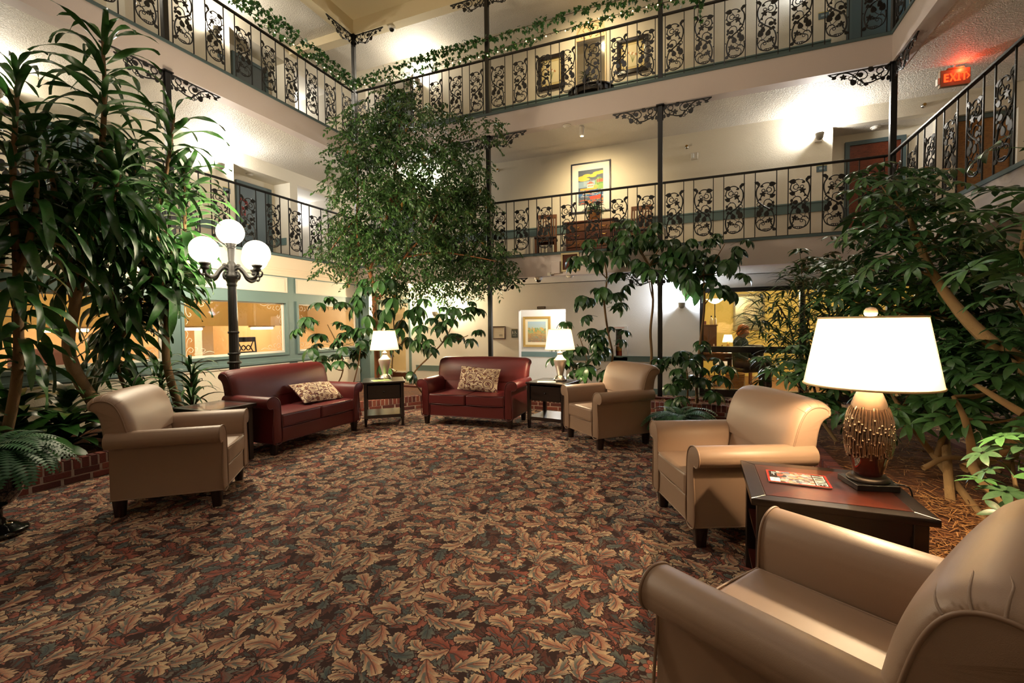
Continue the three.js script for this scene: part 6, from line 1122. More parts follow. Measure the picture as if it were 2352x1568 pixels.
const G = {
  drac: variants(10, (i) => blade(rr(0.55, 0.78), rr(0.05, 0.07), { n: 12, p0: rr(20, 55), p1: rr(-105, -50), pow: rr(1.1, 2.0), fold: 0.35, wave: 0.014, ph: i, side: rr(-0.28, 0.28), prof: (t) => Math.pow(Math.sin(PI * Math.pow(t, 0.72)), 0.75) })),
  dracHang: variants(10, (i) => blade(rr(0.5, 0.72), rr(0.075, 0.105), { n: 11, p0: rr(0, 40), p1: rr(-105, -75), pow: rr(0.45, 0.7), fold: 0.32, wave: 0.013, ph: i, side: rr(-0.25, 0.25), prof: (t) => Math.pow(Math.sin(PI * Math.pow(t, 0.75)), 0.7) })),
  sch: variants(5, () => palmate(Math.floor(rr(6, 8.5)), rr(0.22, 0.27), rr(0.085, 0.1), rr(0.2, 0.34), { p0: -25, p1: -88, tilt: 8, n: 5 })),
  schHang: variants(4, () => palmate(Math.floor(rr(6, 8.5)), rr(0.26, 0.32), rr(0.1, 0.12), rr(0.16, 0.3), { p0: -50, p1: -95, tilt: 4, n: 5 })),
  arb: variants(6, () => palmate(Math.floor(rr(7, 9.5)), rr(0.15, 0.2), rr(0.05, 0.062), rr(0.12, 0.24), { p0: -4, p1: -42, tilt: 22, n: 5 })),
  arbBig: variants(3, () => palmate(8, rr(0.2, 0.24), rr(0.06, 0.07), rr(0.15, 0.25), { p0: 8, p1: -28, tilt: 25, n: 6, prof: (t) => Math.pow(Math.sin(PI * Math.pow(t, 0.9)), 0.8) })),
  arbNear: variants(3, () => palmate(7, rr(0.12, 0.14), rr(0.042, 0.048), rr(0.08, 0.14), { p0: 2, p1: -22, tilt: 30, n: 7 })),
  palm: variants(6, (i) => blade(rr(0.28, 0.4), rr(0.028, 0.038), { n: 6, p0: rr(10, 40), p1: rr(-70, -30), fold: 0.3, side: rr(-0.15, 0.15), prof: (t) => Math.pow(Math.sin(PI * Math.pow(t, 0.7)), 0.9) })),
  broad: variants(4, (i) => blade(rr(0.36, 0.5), rr(0.12, 0.17), { n: 8, p0: rr(35, 60), p1: rr(-60, -35), fold: 0.18, wave: 0.006, ph: i })),
  low: variants(4, (i) => blade(rr(0.4, 0.55), rr(0.035, 0.05), { n: 9, p0: rr(50, 75), p1: rr(-75, -50), fold: 0.3, side: rr(-0.2, 0.2), prof: (t) => Math.pow(Math.sin(PI * Math.pow(t, 0.6)), 0.7) })),
};
const fern1 = (L) => { const list = [], n = 22; let y = 0, z = 0; for (let i = 0; i < n; i++) { const t = i / n, p = (62 - 120 * t) * D2R; y += Math.sin(p) * L / n; z += Math.cos(p) * L / n; const w = 0.085 * Math.pow(Math.sin(PI * Math.min(1, 0.12 + t * 0.88)), 0.7) + 0.008; for (const s of [-1, 1]) list.push(blade(w, 0.02, { n: 2, p0: 5, p1: -35, fold: 0.1 }).rotateY(s * 72 * D2R).rotateX(-p).translate(0, y, z)); } return merge(list); };
G.fern = variants(4, () => fern1(rr(0.38, 0.52)));
// put a leaf on a plant: its base at p (relative to the plant), azimuth a, extra pitch, scale
function leafOn(t, g, m, p, a, pitch = 0, s = 1, roll = 0, name = 'leaf') { const o = part(name, g, m, t); o.position.copy(p); o.rotation.set(pitch, a, roll, 'YXZ'); o.scale.setScalar(s); return o; }
const rel = (p, b) => p.clone().sub(b);

// ---- corn plants on the left: canes with leaves up their length
function canePlant(label, base, canes, opt = {}) {
  const b = V(...base), t = thing('corn_plant', label, 'plant', base);
  for (const c of canes) {
    const pts = c.pts.map(([x, y, d]) => rel(at(x, y, d), b)); if (c.root) pts.unshift(V(...c.root).sub(b));
    part('cane', limb(pts, c.r, 9, 6), c.mat ?? M.bark, t);
    const cv = new THREE.CatmullRomCurve3(pts, false, 'centripetal'), n = c.n;
    for (let i = 0; i < n; i++) {
      const u = i / (n - 1), s = c.from + (1 - c.from) * u, p = cv.getPoint(Math.min(1, s)), a = i * 2.4 + rr(-0.3, 0.3);
      const hang = u < (c.hang ?? 0.62);
      const g = pick(hang ? G.dracHang : G.drac), top = Math.max(0, (u - 0.86) / 0.14);
      leafOn(t, g, rnd() < 0.01 ? LEAF.dry : pick(LEAF.drac), p, a, -top * 0.75 + rr(-0.3, 0.3), (c.s ?? 1) * (hang ? rr(0.8, 1.1) : rr(0.85, 1.1)) * (1 - 0.25 * top), rr(-0.5, 0.5));
    }
  }
  return t;
}
canePlant('tallest corn plant on the left with a thick forked cane', [0.75, 0.18, 5.08], [
  { root: [0.78, 0.15, 5.1], pts: [[160, 820, 5.0], [172, 700, 5.0], [205, 540, 4.9], [232, 360, 4.8], [240, 215, 4.7], [236, 95, 4.7]], r: [0.07, 0.062, 0.05, 0.04, 0.03, 0.02, 0.014], from: 0.4, n: 96, hang: 0.6 },
  { pts: [[172, 700, 5.0], [150, 560, 4.8], [125, 440, 4.6], [112, 340, 4.5]], r: [0.045, 0.035, 0.025, 0.014], from: 0.15, n: 60, hang: 0.7 },
  { pts: [[205, 540, 4.9], [255, 470, 4.7], [275, 400, 4.6]], r: [0.03, 0.024, 0.014], from: 0.2, n: 60, hang: 0.7 }]);
canePlant('corn plant with dark drooping leaves at the left edge of the photo', [1.05, 0.18, 6.2], [
  { root: [1.0, 0.15, 6.2], pts: [[40, 860, 4.2], [40, 640, 4.2], [30, 420, 4.1], [42, 170, 4.0]], r: [0.045, 0.04, 0.032, 0.024, 0.014], from: 0.25, n: 96, hang: 0.62 },
  { pts: [[40, 640, 4.2], [75, 520, 4.2], [85, 420, 4.2], [80, 300, 4.2]], r: [0.03, 0.024, 0.018, 0.012], from: 0.15, n: 44, hang: 0.7 }]);
canePlant('branching corn plant beside the lamp post, its leaves lit bright green', [0.95, 0.18, 4.45], [
  { root: [0.95, 0.15, 4.45], pts: [[382, 830, 5.75], [384, 720, 5.7], [372, 640, 5.6], [360, 520, 5.5], [385, 380, 5.4], [400, 270, 5.4]], r: [0.05, 0.045, 0.036, 0.03, 0.025, 0.02, 0.012], from: 0.36, n: 74, hang: 0.5 },
  { pts: [[384, 720, 5.7], [412, 620, 5.8], [424, 520, 5.8], [424, 395, 5.75]], r: [0.036, 0.028, 0.02, 0.012], from: 0.2, n: 90, hang: 0.55 },
  { pts: [[372, 680, 5.6], [320, 580, 5.3], [300, 480, 5.1], [310, 390, 5.0]], r: [0.034, 0.026, 0.02, 0.012], from: 0.2, n: 86, hang: 0.62 }]);
canePlant('slim corn plant between the thick canes, leaves from low down', [0.7, 0.18, 4.75], [
  { root: [0.7, 0.15, 4.75], pts: [[272, 850, 5.5], [268, 760, 5.5], [262, 640, 5.4], [255, 520, 5.3]], r: [0.025, 0.022, 0.018, 0.014, 0.01], from: 0.25, n: 90, hang: 0.72 },
  { pts: [[268, 800, 5.5], [320, 700, 5.5], [335, 610, 5.4]], r: [0.02, 0.016, 0.01], from: 0.2, n: 50, hang: 0.7 }]);
// low young plants along the left bed
function tuft(name, label, base, n, gs, mats, s = 1, rise = 0.25, cat = 'plant') {
  const t = thing(name, label, cat, base); part('stem', limb([V(0, 0, 0), V(0.01, rise * 0.6, 0.01), V(0, rise, 0)], [0.018, 0.014, 0.01], 7, 3), M.barkDark, t);
  for (let i = 0; i < n; i++) { const u = i / n; leafOn(t, pick(gs), pick(mats), V(0, 0.04 + rise * u, 0), i * 2.4 + rr(-0.3, 0.3), -0.5 * u + rr(-0.1, 0.35), s * rr(0.75, 1.1), rr(-0.3, 0.3)); }
  return t;
}
tuft('young_corn_plant', 'small corn plant in front of the lamp post behind the left armchair', [1.24, 0.18, 4.55], 46, G.low, LEAF.drac, 1.15, 0.75);
tuft('young_corn_plant', 'small bushy corn plant at the foot of the branching canes', [1.0, 0.18, 4.95], 38, G.low, LEAF.drac, 1.1, 0.45);
tuft('broadleaf_plant', 'dark broad-leaved plant behind the left armchair back', [1.15, 0.18, 5.35], 26, G.broad, LEAF.drac, 1.0, 0.3);
tuft('broadleaf_plant', 'dark broad-leaved plant between the urn and the thick cane', [1.1, 0.18, 5.75], 28, G.broad, LEAF.drac, 1.05, 0.28);
tuft('broadleaf_plant', 'broad-leaved plant at the left edge above the fern urn', [1.22, 0.18, 6.55], 24, G.broad, [LEAF.arb[3], ...LEAF.drac], 1.0, 0.42);
tuft('broadleaf_plant', 'low broad-leaved plant under the slim canes by the window wall', [0.6, 0.18, 5.5], 24, G.broad, LEAF.drac, 1.1, 0.5);
tuft('broadleaf_plant', 'broad-leaved plant close behind the left armchair arm', [1.32, 0.18, 5.05], 20, G.broad, LEAF.drac, 0.9, 0.2);

tuft('broadleaf_plant', 'dark broad-leaved plant low behind the urn fern', [1.25, 0.18, 6.1], 30, G.broad, LEAF.drac, 1.05, 0.2);
tuft('broadleaf_plant', 'broad-leaved plant under the drooping canes at the left edge', [0.85, 0.18, 6.0], 30, G.broad, LEAF.drac, 1.15, 0.5);
tuft('young_corn_plant', 'small corn plant right behind the left armchair back', [1.3, 0.18, 5.2], 44, G.low, LEAF.drac, 1.15, 0.5);
tuft('young_corn_plant', 'small corn plant under the window near the thick cane', [0.72, 0.18, 4.6], 40, G.low, LEAF.drac, 1.0, 0.7);
// ---- ferns
function fern(t, y, n, s) { for (let i = 0; i < n; i++) leafOn(t, pick(G.fern), pick(LEAF.fern), V(rr(-0.03, 0.03), y + rr(0, 0.03), rr(-0.03, 0.03)), i * 2.4, rr(-0.35, 0.45), s * rr(0.75, 1.1), rr(-0.2, 0.2), 'frond'); }
{
  const u = thing('urn', 'glossy black pedestal urn at the left edge holding a fern', 'urn', [2.52, 0, 6.75]);
  part('bowl', lathe([[0, 0.2], [0.05, 0.2], [0.09, 0.23], [0.13, 0.29], [0.15, 0.36], [0.15, 0.44], [0.17, 0.47], [0.2, 0.49], [0.2, 0.505], [0.17, 0.505], [0.15, 0.47], [0.1, 0.44], [0, 0.44]], 36), M.blackGloss, u);
  part('stem', lathe([[0.05, 0.21], [0.032, 0.18], [0.03, 0.13], [0.045, 0.11], [0.045, 0.095], [0.07, 0.07]], 28), M.blackGloss, u); part('foot', lathe([[0, 0], [0.16, 0], [0.165, 0.025], [0.15, 0.045], [0.12, 0.05], [0.1, 0.07], [0.06, 0.085], [0, 0.085]], 36), M.blackGloss, u);
  const f = thing('fern', 'green fern arching out of the black urn', 'plant', [2.52, 0.44, 6.75]); part('soil', cyl(0.145, 0.145, 0.02, 0, 0.035, 0, 20), M.mulch, f); fern(f, 0.05, 64, 1.12);
  const f2 = thing('fern', 'low fern beside the tan armchair right of the centre loveseat', 'plant', [6.92, 0.0, 2.68]); part('pot', lathe([[0, 0], [0.1, 0], [0.13, 0.24], [0.14, 0.27], [0.13, 0.27], [0.11, 0.24], [0, 0.23]], 20), M.black, f2); fern(f2, 0.25, 56, 1.05);
  const f3 = thing('fern', 'bright fern in a tan pot on the second floor chest', 'plant', [5.1, F2 + 0.784, -1.22]); part('pot', lathe([[0, 0], [0.11, 0], [0.14, 0.2], [0.15, 0.22], [0.135, 0.22], [0.12, 0.18], [0, 0.18]], 20), std('#9a6a35', 0.6), f3); fern(f3, 0.2, 34, 0.62);
  const sp = tuft('spiky_plant', 'dark spiky plant in front of the arched mirror', [4.93, F3 + 0.832, ZB + 0.24], 40, G.palm, [LEAF.palm[1]], 0.6, 0.12); part('pot', lathe([[0, -0.0], [0.06, -0.0], [0.08, 0.08], [0.07, 0.08], [0, 0.07]], 16), M.black, sp);
  const w = thing('door_wreath', 'dark red ornament hanging on the grey door of the second floor', 'ornament', [XL - 0.49, 4.25, 0.95], PI / 2); part('bow', [new THREE.TorusGeometry(0.1, 0.035, 8, 20), rbox(0.05, 0.22, 0.02, 0.008, -0.04, -0.16, 0).rotateZ(0.1), rbox(0.05, 0.2, 0.02, 0.008, 0.05, -0.16, 0)], std('#7c1c18', 0.5), w); part('cord', cyl(0.004, 0.004, 0.24, 0, 0.2, 0, 6), M.brass, w);
}

// ---- umbrella plants: stems through surveyed points, hand-shaped leaves in clusters at their ends
function umbrella(name, label, o) {
  const b = V(...o.base), t = thing(name, label, 'plant', o.base);
  const stems = o.stems.map((s) => { const pts = s.pts.map(([x, y, d]) => rel(at(x, y, d), b)); if (s.root) pts.unshift(V(...s.root).sub(b)); part('stem', limb(pts, s.r, 8, 5), o.bark ?? M.bark, t); return pts; });
  for (const [px, py, d, rpx, n, so] of o.clusters) {
    const c = rel(at(px, py, d), b), R = rpx * d / FPX;
    if (o.twigs !== false) { let best = null, bd = 1e9; for (const pts of stems) for (const q of pts) { const e = q.distanceTo(c) + (q.y > c.y ? 0.25 : 0); if (e < bd) { bd = e; best = q; } } if (bd > 0.08) part('branch', limb([best, best.clone().lerp(c, 0.5).add(V(0, -0.03, 0)), c], [0.012, 0.009, 0.006], 6, 4), o.bark ?? M.bark, t); }
    for (let i = 0; i < n; i++) {
      const a = i * 2.4 + rr(-0.4, 0.4), q = rr(-0.55, 0.5), rad = R * (o.spread ?? 0.45) * Math.cbrt(rnd());
      const p = c.clone().add(V(Math.sin(a) * rad, q * R * (o.tall ?? 0.9), Math.cos(a) * rad));
      leafOn(t, pick(o.leaves), pick(o.mats), p, a + rr(-0.3, 0.3), rr(-0.35, 0.25) - q * 0.5, (so ?? 1) * rr(0.8, 1.12), rr(-0.2, 0.2));
    }
  }
  return t;
}
const S1 = { leaves: G.sch, mats: LEAF.scheff };
umbrella('umbrella_plant', 'umbrella plant with pale leaves in front of the second window', { ...S1, base: [1.2, 0.18, 2.3], stems: [{ root: [1.2, 0.15, 2.3], pts: [[788, 850, 7.7], [778, 800, 7.7], [752, 745, 7.6]], r: [0.012, 0.011, 0.009, 0.007] }], clusters: [[748, 735, 7.6, 55, 9], [775, 790, 7.6, 40, 6], [765, 840, 7.6, 35, 5]] });
umbrella('umbrella_plant', 'small umbrella plant with a crooked stem left of the lamp table', { ...S1, base: [1.55, 0.18, 2.15], stems: [{ root: [1.55, 0.15, 2.15], pts: [[822, 840, 7.5], [828, 800, 7.5]], r: [0.011, 0.01, 0.008] }], clusters: [[822, 795, 7.5, 42, 8, 0.9]] });
umbrella('umbrella_plant', 'large-leaved umbrella plant twined round the fig trunk behind the lamp', { base: [1.85, 0.18, 1.3], leaves: G.schHang, mats: LEAF.scheff, stems: [{ root: [1.85, 0.15, 1.3], pts: [[900, 850, 8.0], [905, 760, 8.0], [900, 690, 8.0]], r: [0.016, 0.013, 0.011, 0.008] }, { pts: [[905, 800, 8], [868, 740, 7.9], [862, 660, 7.9]], r: [0.01, 0.009, 0.007] }], clusters: [[868, 655, 7.9, 40, 7, 0.9], [850, 705, 7.9, 40, 6, 0.9], [930, 720, 8.0, 50, 9, 1.05], [935, 775, 7.9, 45, 7], [862, 770, 7.9, 36, 4], [912, 850, 7.8, 30, 3, 0.9]] });
umbrella('umbrella_plant', 'umbrella plant leaning out on a long bare stem over the centre loveseat', { ...S1, base: [2.45, 0.18, 1.1], stems: [{ root: [2.45, 0.15, 1.15], pts: [[950, 860, 7.9], [985, 820, 7.8], [1018, 785, 7.7], [1040, 745, 7.7]], r: [0.016, 0.014, 0.013, 0.01, 0.007] }], clusters: [[1040, 740, 7.7, 55, 9], [1010, 775, 7.7, 40, 6], [1075, 770, 7.7, 36, 5, 0.9], [1055, 708, 7.7, 28, 3, 0.7], [1000, 795, 7.6, 26, 3, 0.9]] });
umbrella('umbrella_plant', 'tall umbrella plant with three tiers of leaves behind the right lamp table', { ...S1, leaves: [...G.sch, ...G.schHang], base: [5.35, 0.18, 0.62], stems: [{ root: [5.35, 0.15, 0.62], pts: [[1406, 830, 7.8], [1396, 760, 7.8], [1388, 690, 7.8], [1394, 640, 7.8], [1385, 580, 7.8]], r: [0.022, 0.02, 0.018, 0.018, 0.015, 0.01] }], clusters: [[1388, 575, 7.8, 60, 12], [1365, 600, 7.7, 40, 6], [1385, 700, 7.8, 55, 11, 1.1], [1400, 770, 7.8, 38, 6, 0.85]] });
umbrella('umbrella_plant', 'low umbrella plant with roundish leaves beside the right lamp shade', { ...S1, base: [4.9, 0.18, 0.6], stems: [{ root: [4.9, 0.15, 0.6], pts: [[1350, 850, 7.6], [1340, 800, 7.6], [1330, 770, 7.6]], r: [0.012, 0.011, 0.009, 0.006] }], clusters: [[1325, 790, 7.6, 45, 8, 1.05], [1345, 830, 7.5, 50, 9], [1310, 840, 7.5, 35, 5], [1380, 845, 7.5, 40, 6]] });
umbrella('umbrella_plant', 'tall umbrella plant with a spreading dark crown in front of the iron post', { ...S1, leaves: [...G.sch, ...G.schHang], base: [6.25, 0.18, 0.6], stems: [{ root: [6.25, 0.15, 0.6], pts: [[1496, 830, 7.45], [1494, 760, 7.45], [1500, 690, 7.45], [1492, 610, 7.4]], r: [0.024, 0.022, 0.02, 0.017, 0.012] }], clusters: [[1470, 575, 7.4, 60, 11], [1515, 565, 7.4, 60, 11], [1560, 575, 7.3, 50, 8], [1490, 640, 7.4, 55, 9, 1.15], [1455, 535, 7.4, 36, 5, 0.85]] });
umbrella('umbrella_plant', 'umbrella plant with a curved stem crossing the edge of the shop window', { ...S1, leaves: [...G.sch, ...G.schHang], base: [7.1, 0.18, 0.62], stems: [{ root: [7.1, 0.15, 0.62], pts: [[1600, 870, 7.1], [1608, 790, 7.1], [1618, 700, 7.1], [1616, 630, 7.1]], r: [0.024, 0.021, 0.019, 0.016, 0.011] }], clusters: [[1620, 600, 7.0, 60, 12], [1660, 620, 7.0, 50, 8, 1.05], [1590, 640, 7.1, 45, 7, 1.1], [1640, 660, 7.0, 45, 6, 1.1], [1665, 560, 7.0, 34, 5, 0.85]] });
umbrella('umbrella_plant', 'bushy low umbrella plant behind the tan armchair next to the shop window', { ...S1, base: [6.95, 0.18, 0.66], stems: [{ root: [6.95, 0.15, 0.66], pts: [[1580, 880, 7.0], [1575, 830, 7.0]], r: [0.014, 0.012, 0.008] }], clusters: [[1585, 820, 7.0, 45, 8, 0.95], [1560, 860, 6.9, 50, 10], [1605, 870, 6.9, 45, 8], [1580, 905, 6.8, 40, 7]] });
// ---- the thicket on the right
const A = { leaves: G.arb, mats: LEAF.arb.slice(0, 3), bark: M.barkPale, spread: 0.75, tall: 1.0 };
umbrella('schefflera', 'tall dwarf umbrella tree leaning in from the right edge on a thick pale trunk', { ...A, base: [9.2, 0.18, 5.3], stems: [
  { root: [9.2, 0.15, 5.3], pts: [[2350, 835, 3.3], [2275, 785, 3.5], [2200, 710, 3.8], [2150, 640, 4.0], [2115, 570, 4.2], [2085, 490, 4.3]], r: [0.055, 0.055, 0.05, 0.042, 0.034, 0.028, 0.018] }],
  clusters: [[2055, 430, 4.4, 60, 14], [2110, 455, 4.4, 70, 16], [2030, 500, 4.3, 60, 14], [2095, 520, 4.3, 80, 20], [2170, 520, 4.3, 70, 16], [2215, 560, 4.2, 60, 13], [2060, 580, 4.2, 60, 14], [2130, 600, 4.1, 80, 20], [2220, 620, 4.1, 70, 16], [2020, 420, 4.5, 40, 7, 0.85]] });
umbrella('schefflera', 'dense dwarf umbrella tree behind the big lamp shade', { ...A, base: [8.75, 0.18, 4.3], stems: [
  { root: [8.75, 0.15, 4.3], pts: [[2150, 880, 4.3], [2105, 800, 4.3], [2062, 738, 4.3], [2095, 725, 4.3]], r: [0.03, 0.028, 0.026, 0.022, 0.014] }, { pts: [[2105, 800, 4.3], [2080, 720, 4.4], [2120, 660, 4.4]], r: [0.018, 0.014, 0.01] }],
  clusters: [[1990, 650, 4.6, 70, 18], [2065, 665, 4.4, 80, 20], [2150, 690, 4.3, 80, 20], [2230, 700, 4.2, 70, 16], [1960, 690, 4.7, 60, 14], [2200, 770, 4.2, 70, 16], [2100, 760, 4.5, 60, 12], [2280, 760, 4.0, 60, 13], [2030, 720, 4.8, 60, 12], [2180, 820, 4.2, 70, 16], [2250, 800, 4.0, 60, 14], [2320, 720, 3.9, 60, 14], [2300, 660, 4.0, 60, 14], [2150, 740, 4.4, 60, 12]] });
umbrella('schefflera', 'dwarf umbrella tree with forked pale trunks right of the big lamp', { ...A, base: [8.85, 0.18, 4.75], stems: [
  { root: [8.8, 0.15, 4.72], pts: [[2148, 1050, 3.75], [2110, 1000, 3.75], [2070, 940, 3.8], [2040, 890, 3.9]], r: [0.026, 0.024, 0.022, 0.018, 0.012] }, { pts: [[2152, 1048, 3.75], [2166, 1000, 3.7], [2180, 955, 3.7], [2190, 900, 3.7]], r: [0.024, 0.022, 0.02, 0.012] },
  { root: [9.0, 0.15, 5.35], pts: [[2238, 1080, 3.2], [2230, 1020, 3.25], [2215, 960, 3.3], [2190, 910, 3.4]], r: [0.034, 0.032, 0.028, 0.022, 0.014] }, { pts: [[2350, 950, 2.9], [2300, 920, 3.0], [2260, 895, 3.1], [2235, 880, 3.2]], r: [0.026, 0.022, 0.018, 0.012] }],
  clusters: [[2090, 890, 3.9, 70, 15], [2150, 870, 3.8, 70, 15], [2220, 860, 3.7, 70, 15], [2290, 840, 3.5, 70, 14], [2330, 800, 3.4, 60, 10], [2100, 945, 3.8, 60, 12], [2180, 960, 3.6, 50, 9], [2280, 900, 3.4, 60, 11], [2050, 940, 3.9, 50, 9], [2260, 960, 3.5, 50, 8], [2330, 880, 3.3, 60, 12], [2120, 830, 4.0, 70, 15], [2200, 920, 3.7, 60, 12], [2340, 960, 3.2, 45, 7]] });
umbrella('schefflera', 'dark low dwarf umbrella bush behind the lit tan armchair', { ...A, base: [8.6, 0.18, 3.3], stems: [{ root: [8.6, 0.15, 3.3], pts: [[1930, 940, 4.9], [1920, 880, 4.9], [1900, 830, 4.9]], r: [0.022, 0.02, 0.016, 0.01] }, { root: [8.5, 0.15, 2.6], pts: [[1850, 900, 5.4], [1850, 830, 5.4]], r: [0.02, 0.016, 0.01] }],
  clusters: [[1900, 850, 4.9, 70, 16], [1850, 830, 5.2, 60, 14], [1960, 880, 4.7, 60, 13], [1920, 930, 4.7, 60, 13], [1970, 960, 4.5, 50, 9], [1810, 860, 5.4, 50, 11], [1930, 800, 5.0, 60, 13], [1860, 890, 5.1, 50, 10], [2010, 930, 4.4, 40, 7]] });
umbrella('schefflera', 'dwarf umbrella plant with pale green leaves at the lower right edge', { ...A, leaves: G.arbNear, mats: [LEAF.arb[3], LEAF.arb[2]], spread: 0.5, base: [8.62, 0.18, 6.0], stems: [{ root: [8.62, 0.15, 6.0], pts: [[2345, 1150, 2.25], [2330, 1100, 2.3], [2325, 1050, 2.35]], r: [0.014, 0.012, 0.01, 0.006] }], clusters: [[2310, 1050, 2.35, 30, 3], [2300, 1140, 2.25, 24, 3], [2340, 1095, 2.25, 40, 5], [2345, 1165, 2.2, 40, 5], [2360, 1030, 2.3, 30, 3]] });
umbrella('schefflera', 'large-leaved umbrella branch reaching in at the right edge, rim-lit leaves', { ...A, leaves: G.arbBig, mats: [LEAF.arb[3], LEAF.arb[2]], spread: 0.5, base: [9.3, 0.18, 5.9], stems: [{ root: [9.3, 0.15, 5.9], pts: [[2420, 800, 2.9], [2400, 660, 2.95], [2345, 575, 3.0]], r: [0.025, 0.022, 0.018, 0.01] }], clusters: [[2335, 565, 3.0, 45, 5], [2345, 625, 3.0, 45, 5], [2335, 690, 2.9, 50, 5], [2370, 480, 3.0, 50, 5], [2380, 330, 3.2, 40, 3]] });
// fallen pale branches under the thicket
single('fallen_branch', merge([limb([at(2120, 1075, 3.5), at(2180, 1050, 3.5), at(2240, 1060, 3.45), at(2300, 1085, 3.3)].map((p) => V(p.x, Math.max(0.2, p.y), p.z)), [0.02, 0.018, 0.016, 0.012], 7, 4), limb([at(2215, 1075, 3.3), at(2270, 1050, 3.3), at(2340, 1010, 3.2)].map((p) => V(p.x, Math.max(0.22, p.y), p.z)), [0.036, 0.04, 0.045], 8, 4)]), M.barkPale, 'pale fallen branches lying on the mulch under the thicket', 'branch');
// ---- bamboo-like palm beside the shop window
function lance(label, base, stems, clusters) {
  const b = V(...base), t = thing('bamboo_palm', label, 'plant', base);
  for (const s of stems) part('stem', limb([V(...s.root).sub(b), ...s.pts.map(([x, y, d]) => rel(at(x, y, d), b))], s.r, 6, 5), M.barkDark, t);
  for (const [px, py, d, rpx, n] of clusters) { const c = rel(at(px, py, d), b), R = rpx * d / FPX; for (let i = 0; i < n * 1.7; i++) { const a = rr(0, 2 * PI), rad = R * 0.75 * Math.cbrt(rnd()); leafOn(t, pick(G.palm), pick(LEAF.palm), c.clone().add(V(Math.sin(a) * rad, rr(-0.6, 0.6) * R, Math.cos(a) * rad)), a + rr(-0.5, 0.5), rr(-0.5, 0.5), rr(0.75, 1.1), rr(-0.3, 0.3)); } }
}
lance('bamboo palm with narrow dark leaves in front of the shop window', [8.5, 0.18, 1.7], [{ root: [8.5, 0.15, 1.7], pts: [[1830, 820, 6.1], [1810, 740, 6.1], [1780, 690, 6.1]], r: [0.014, 0.012, 0.01, 0.006] }, { root: [8.55, 0.15, 1.8], pts: [[1850, 800, 6.0], [1860, 700, 6.0], [1850, 640, 6.0]], r: [0.014, 0.012, 0.01, 0.006] }], [[1775, 710, 6.1, 50, 34], [1800, 760, 6.1, 60, 44], [1760, 770, 6.0, 45, 28], [1830, 700, 6.0, 60, 40], [1850, 650, 6.0, 50, 34], [1850, 780, 6.0, 60, 40], [1800, 830, 6.0, 45, 24], [1745, 735, 6.0, 26, 5]]);
lance('bamboo palm with narrow leaves left of the big lamp shade top', [8.7, 0.18, 2.2], [{ root: [8.7, 0.15, 2.2], pts: [[1900, 820, 5.7], [1905, 720, 5.7], [1900, 640, 5.7]], r: [0.014, 0.012, 0.01, 0.006] }], [[1900, 640, 5.7, 50, 32], [1910, 700, 5.7, 60, 42], [1890, 770, 5.7, 60, 42], [1940, 740, 5.6, 50, 30], [1870, 830, 5.7, 50, 30], [1930, 620, 5.8, 40, 18]]);
umbrella('umbrella_plant', 'thin umbrella plant topping the bamboo palm in front of the walkway edge', { ...S1, leaves: G.arb, base: [8.6, 0.18, 1.4], stems: [{ root: [8.6, 0.15, 1.4], pts: [[1850, 780, 6.4], [1848, 680, 6.4], [1840, 620, 6.4]], r: [0.012, 0.011, 0.009, 0.006] }], clusters: [[1842, 605, 6.4, 34, 6], [1900, 615, 6.4, 40, 8], [1935, 590, 6.4, 45, 9], [1870, 640, 6.3, 40, 8], [1960, 620, 6.2, 40, 8]] });

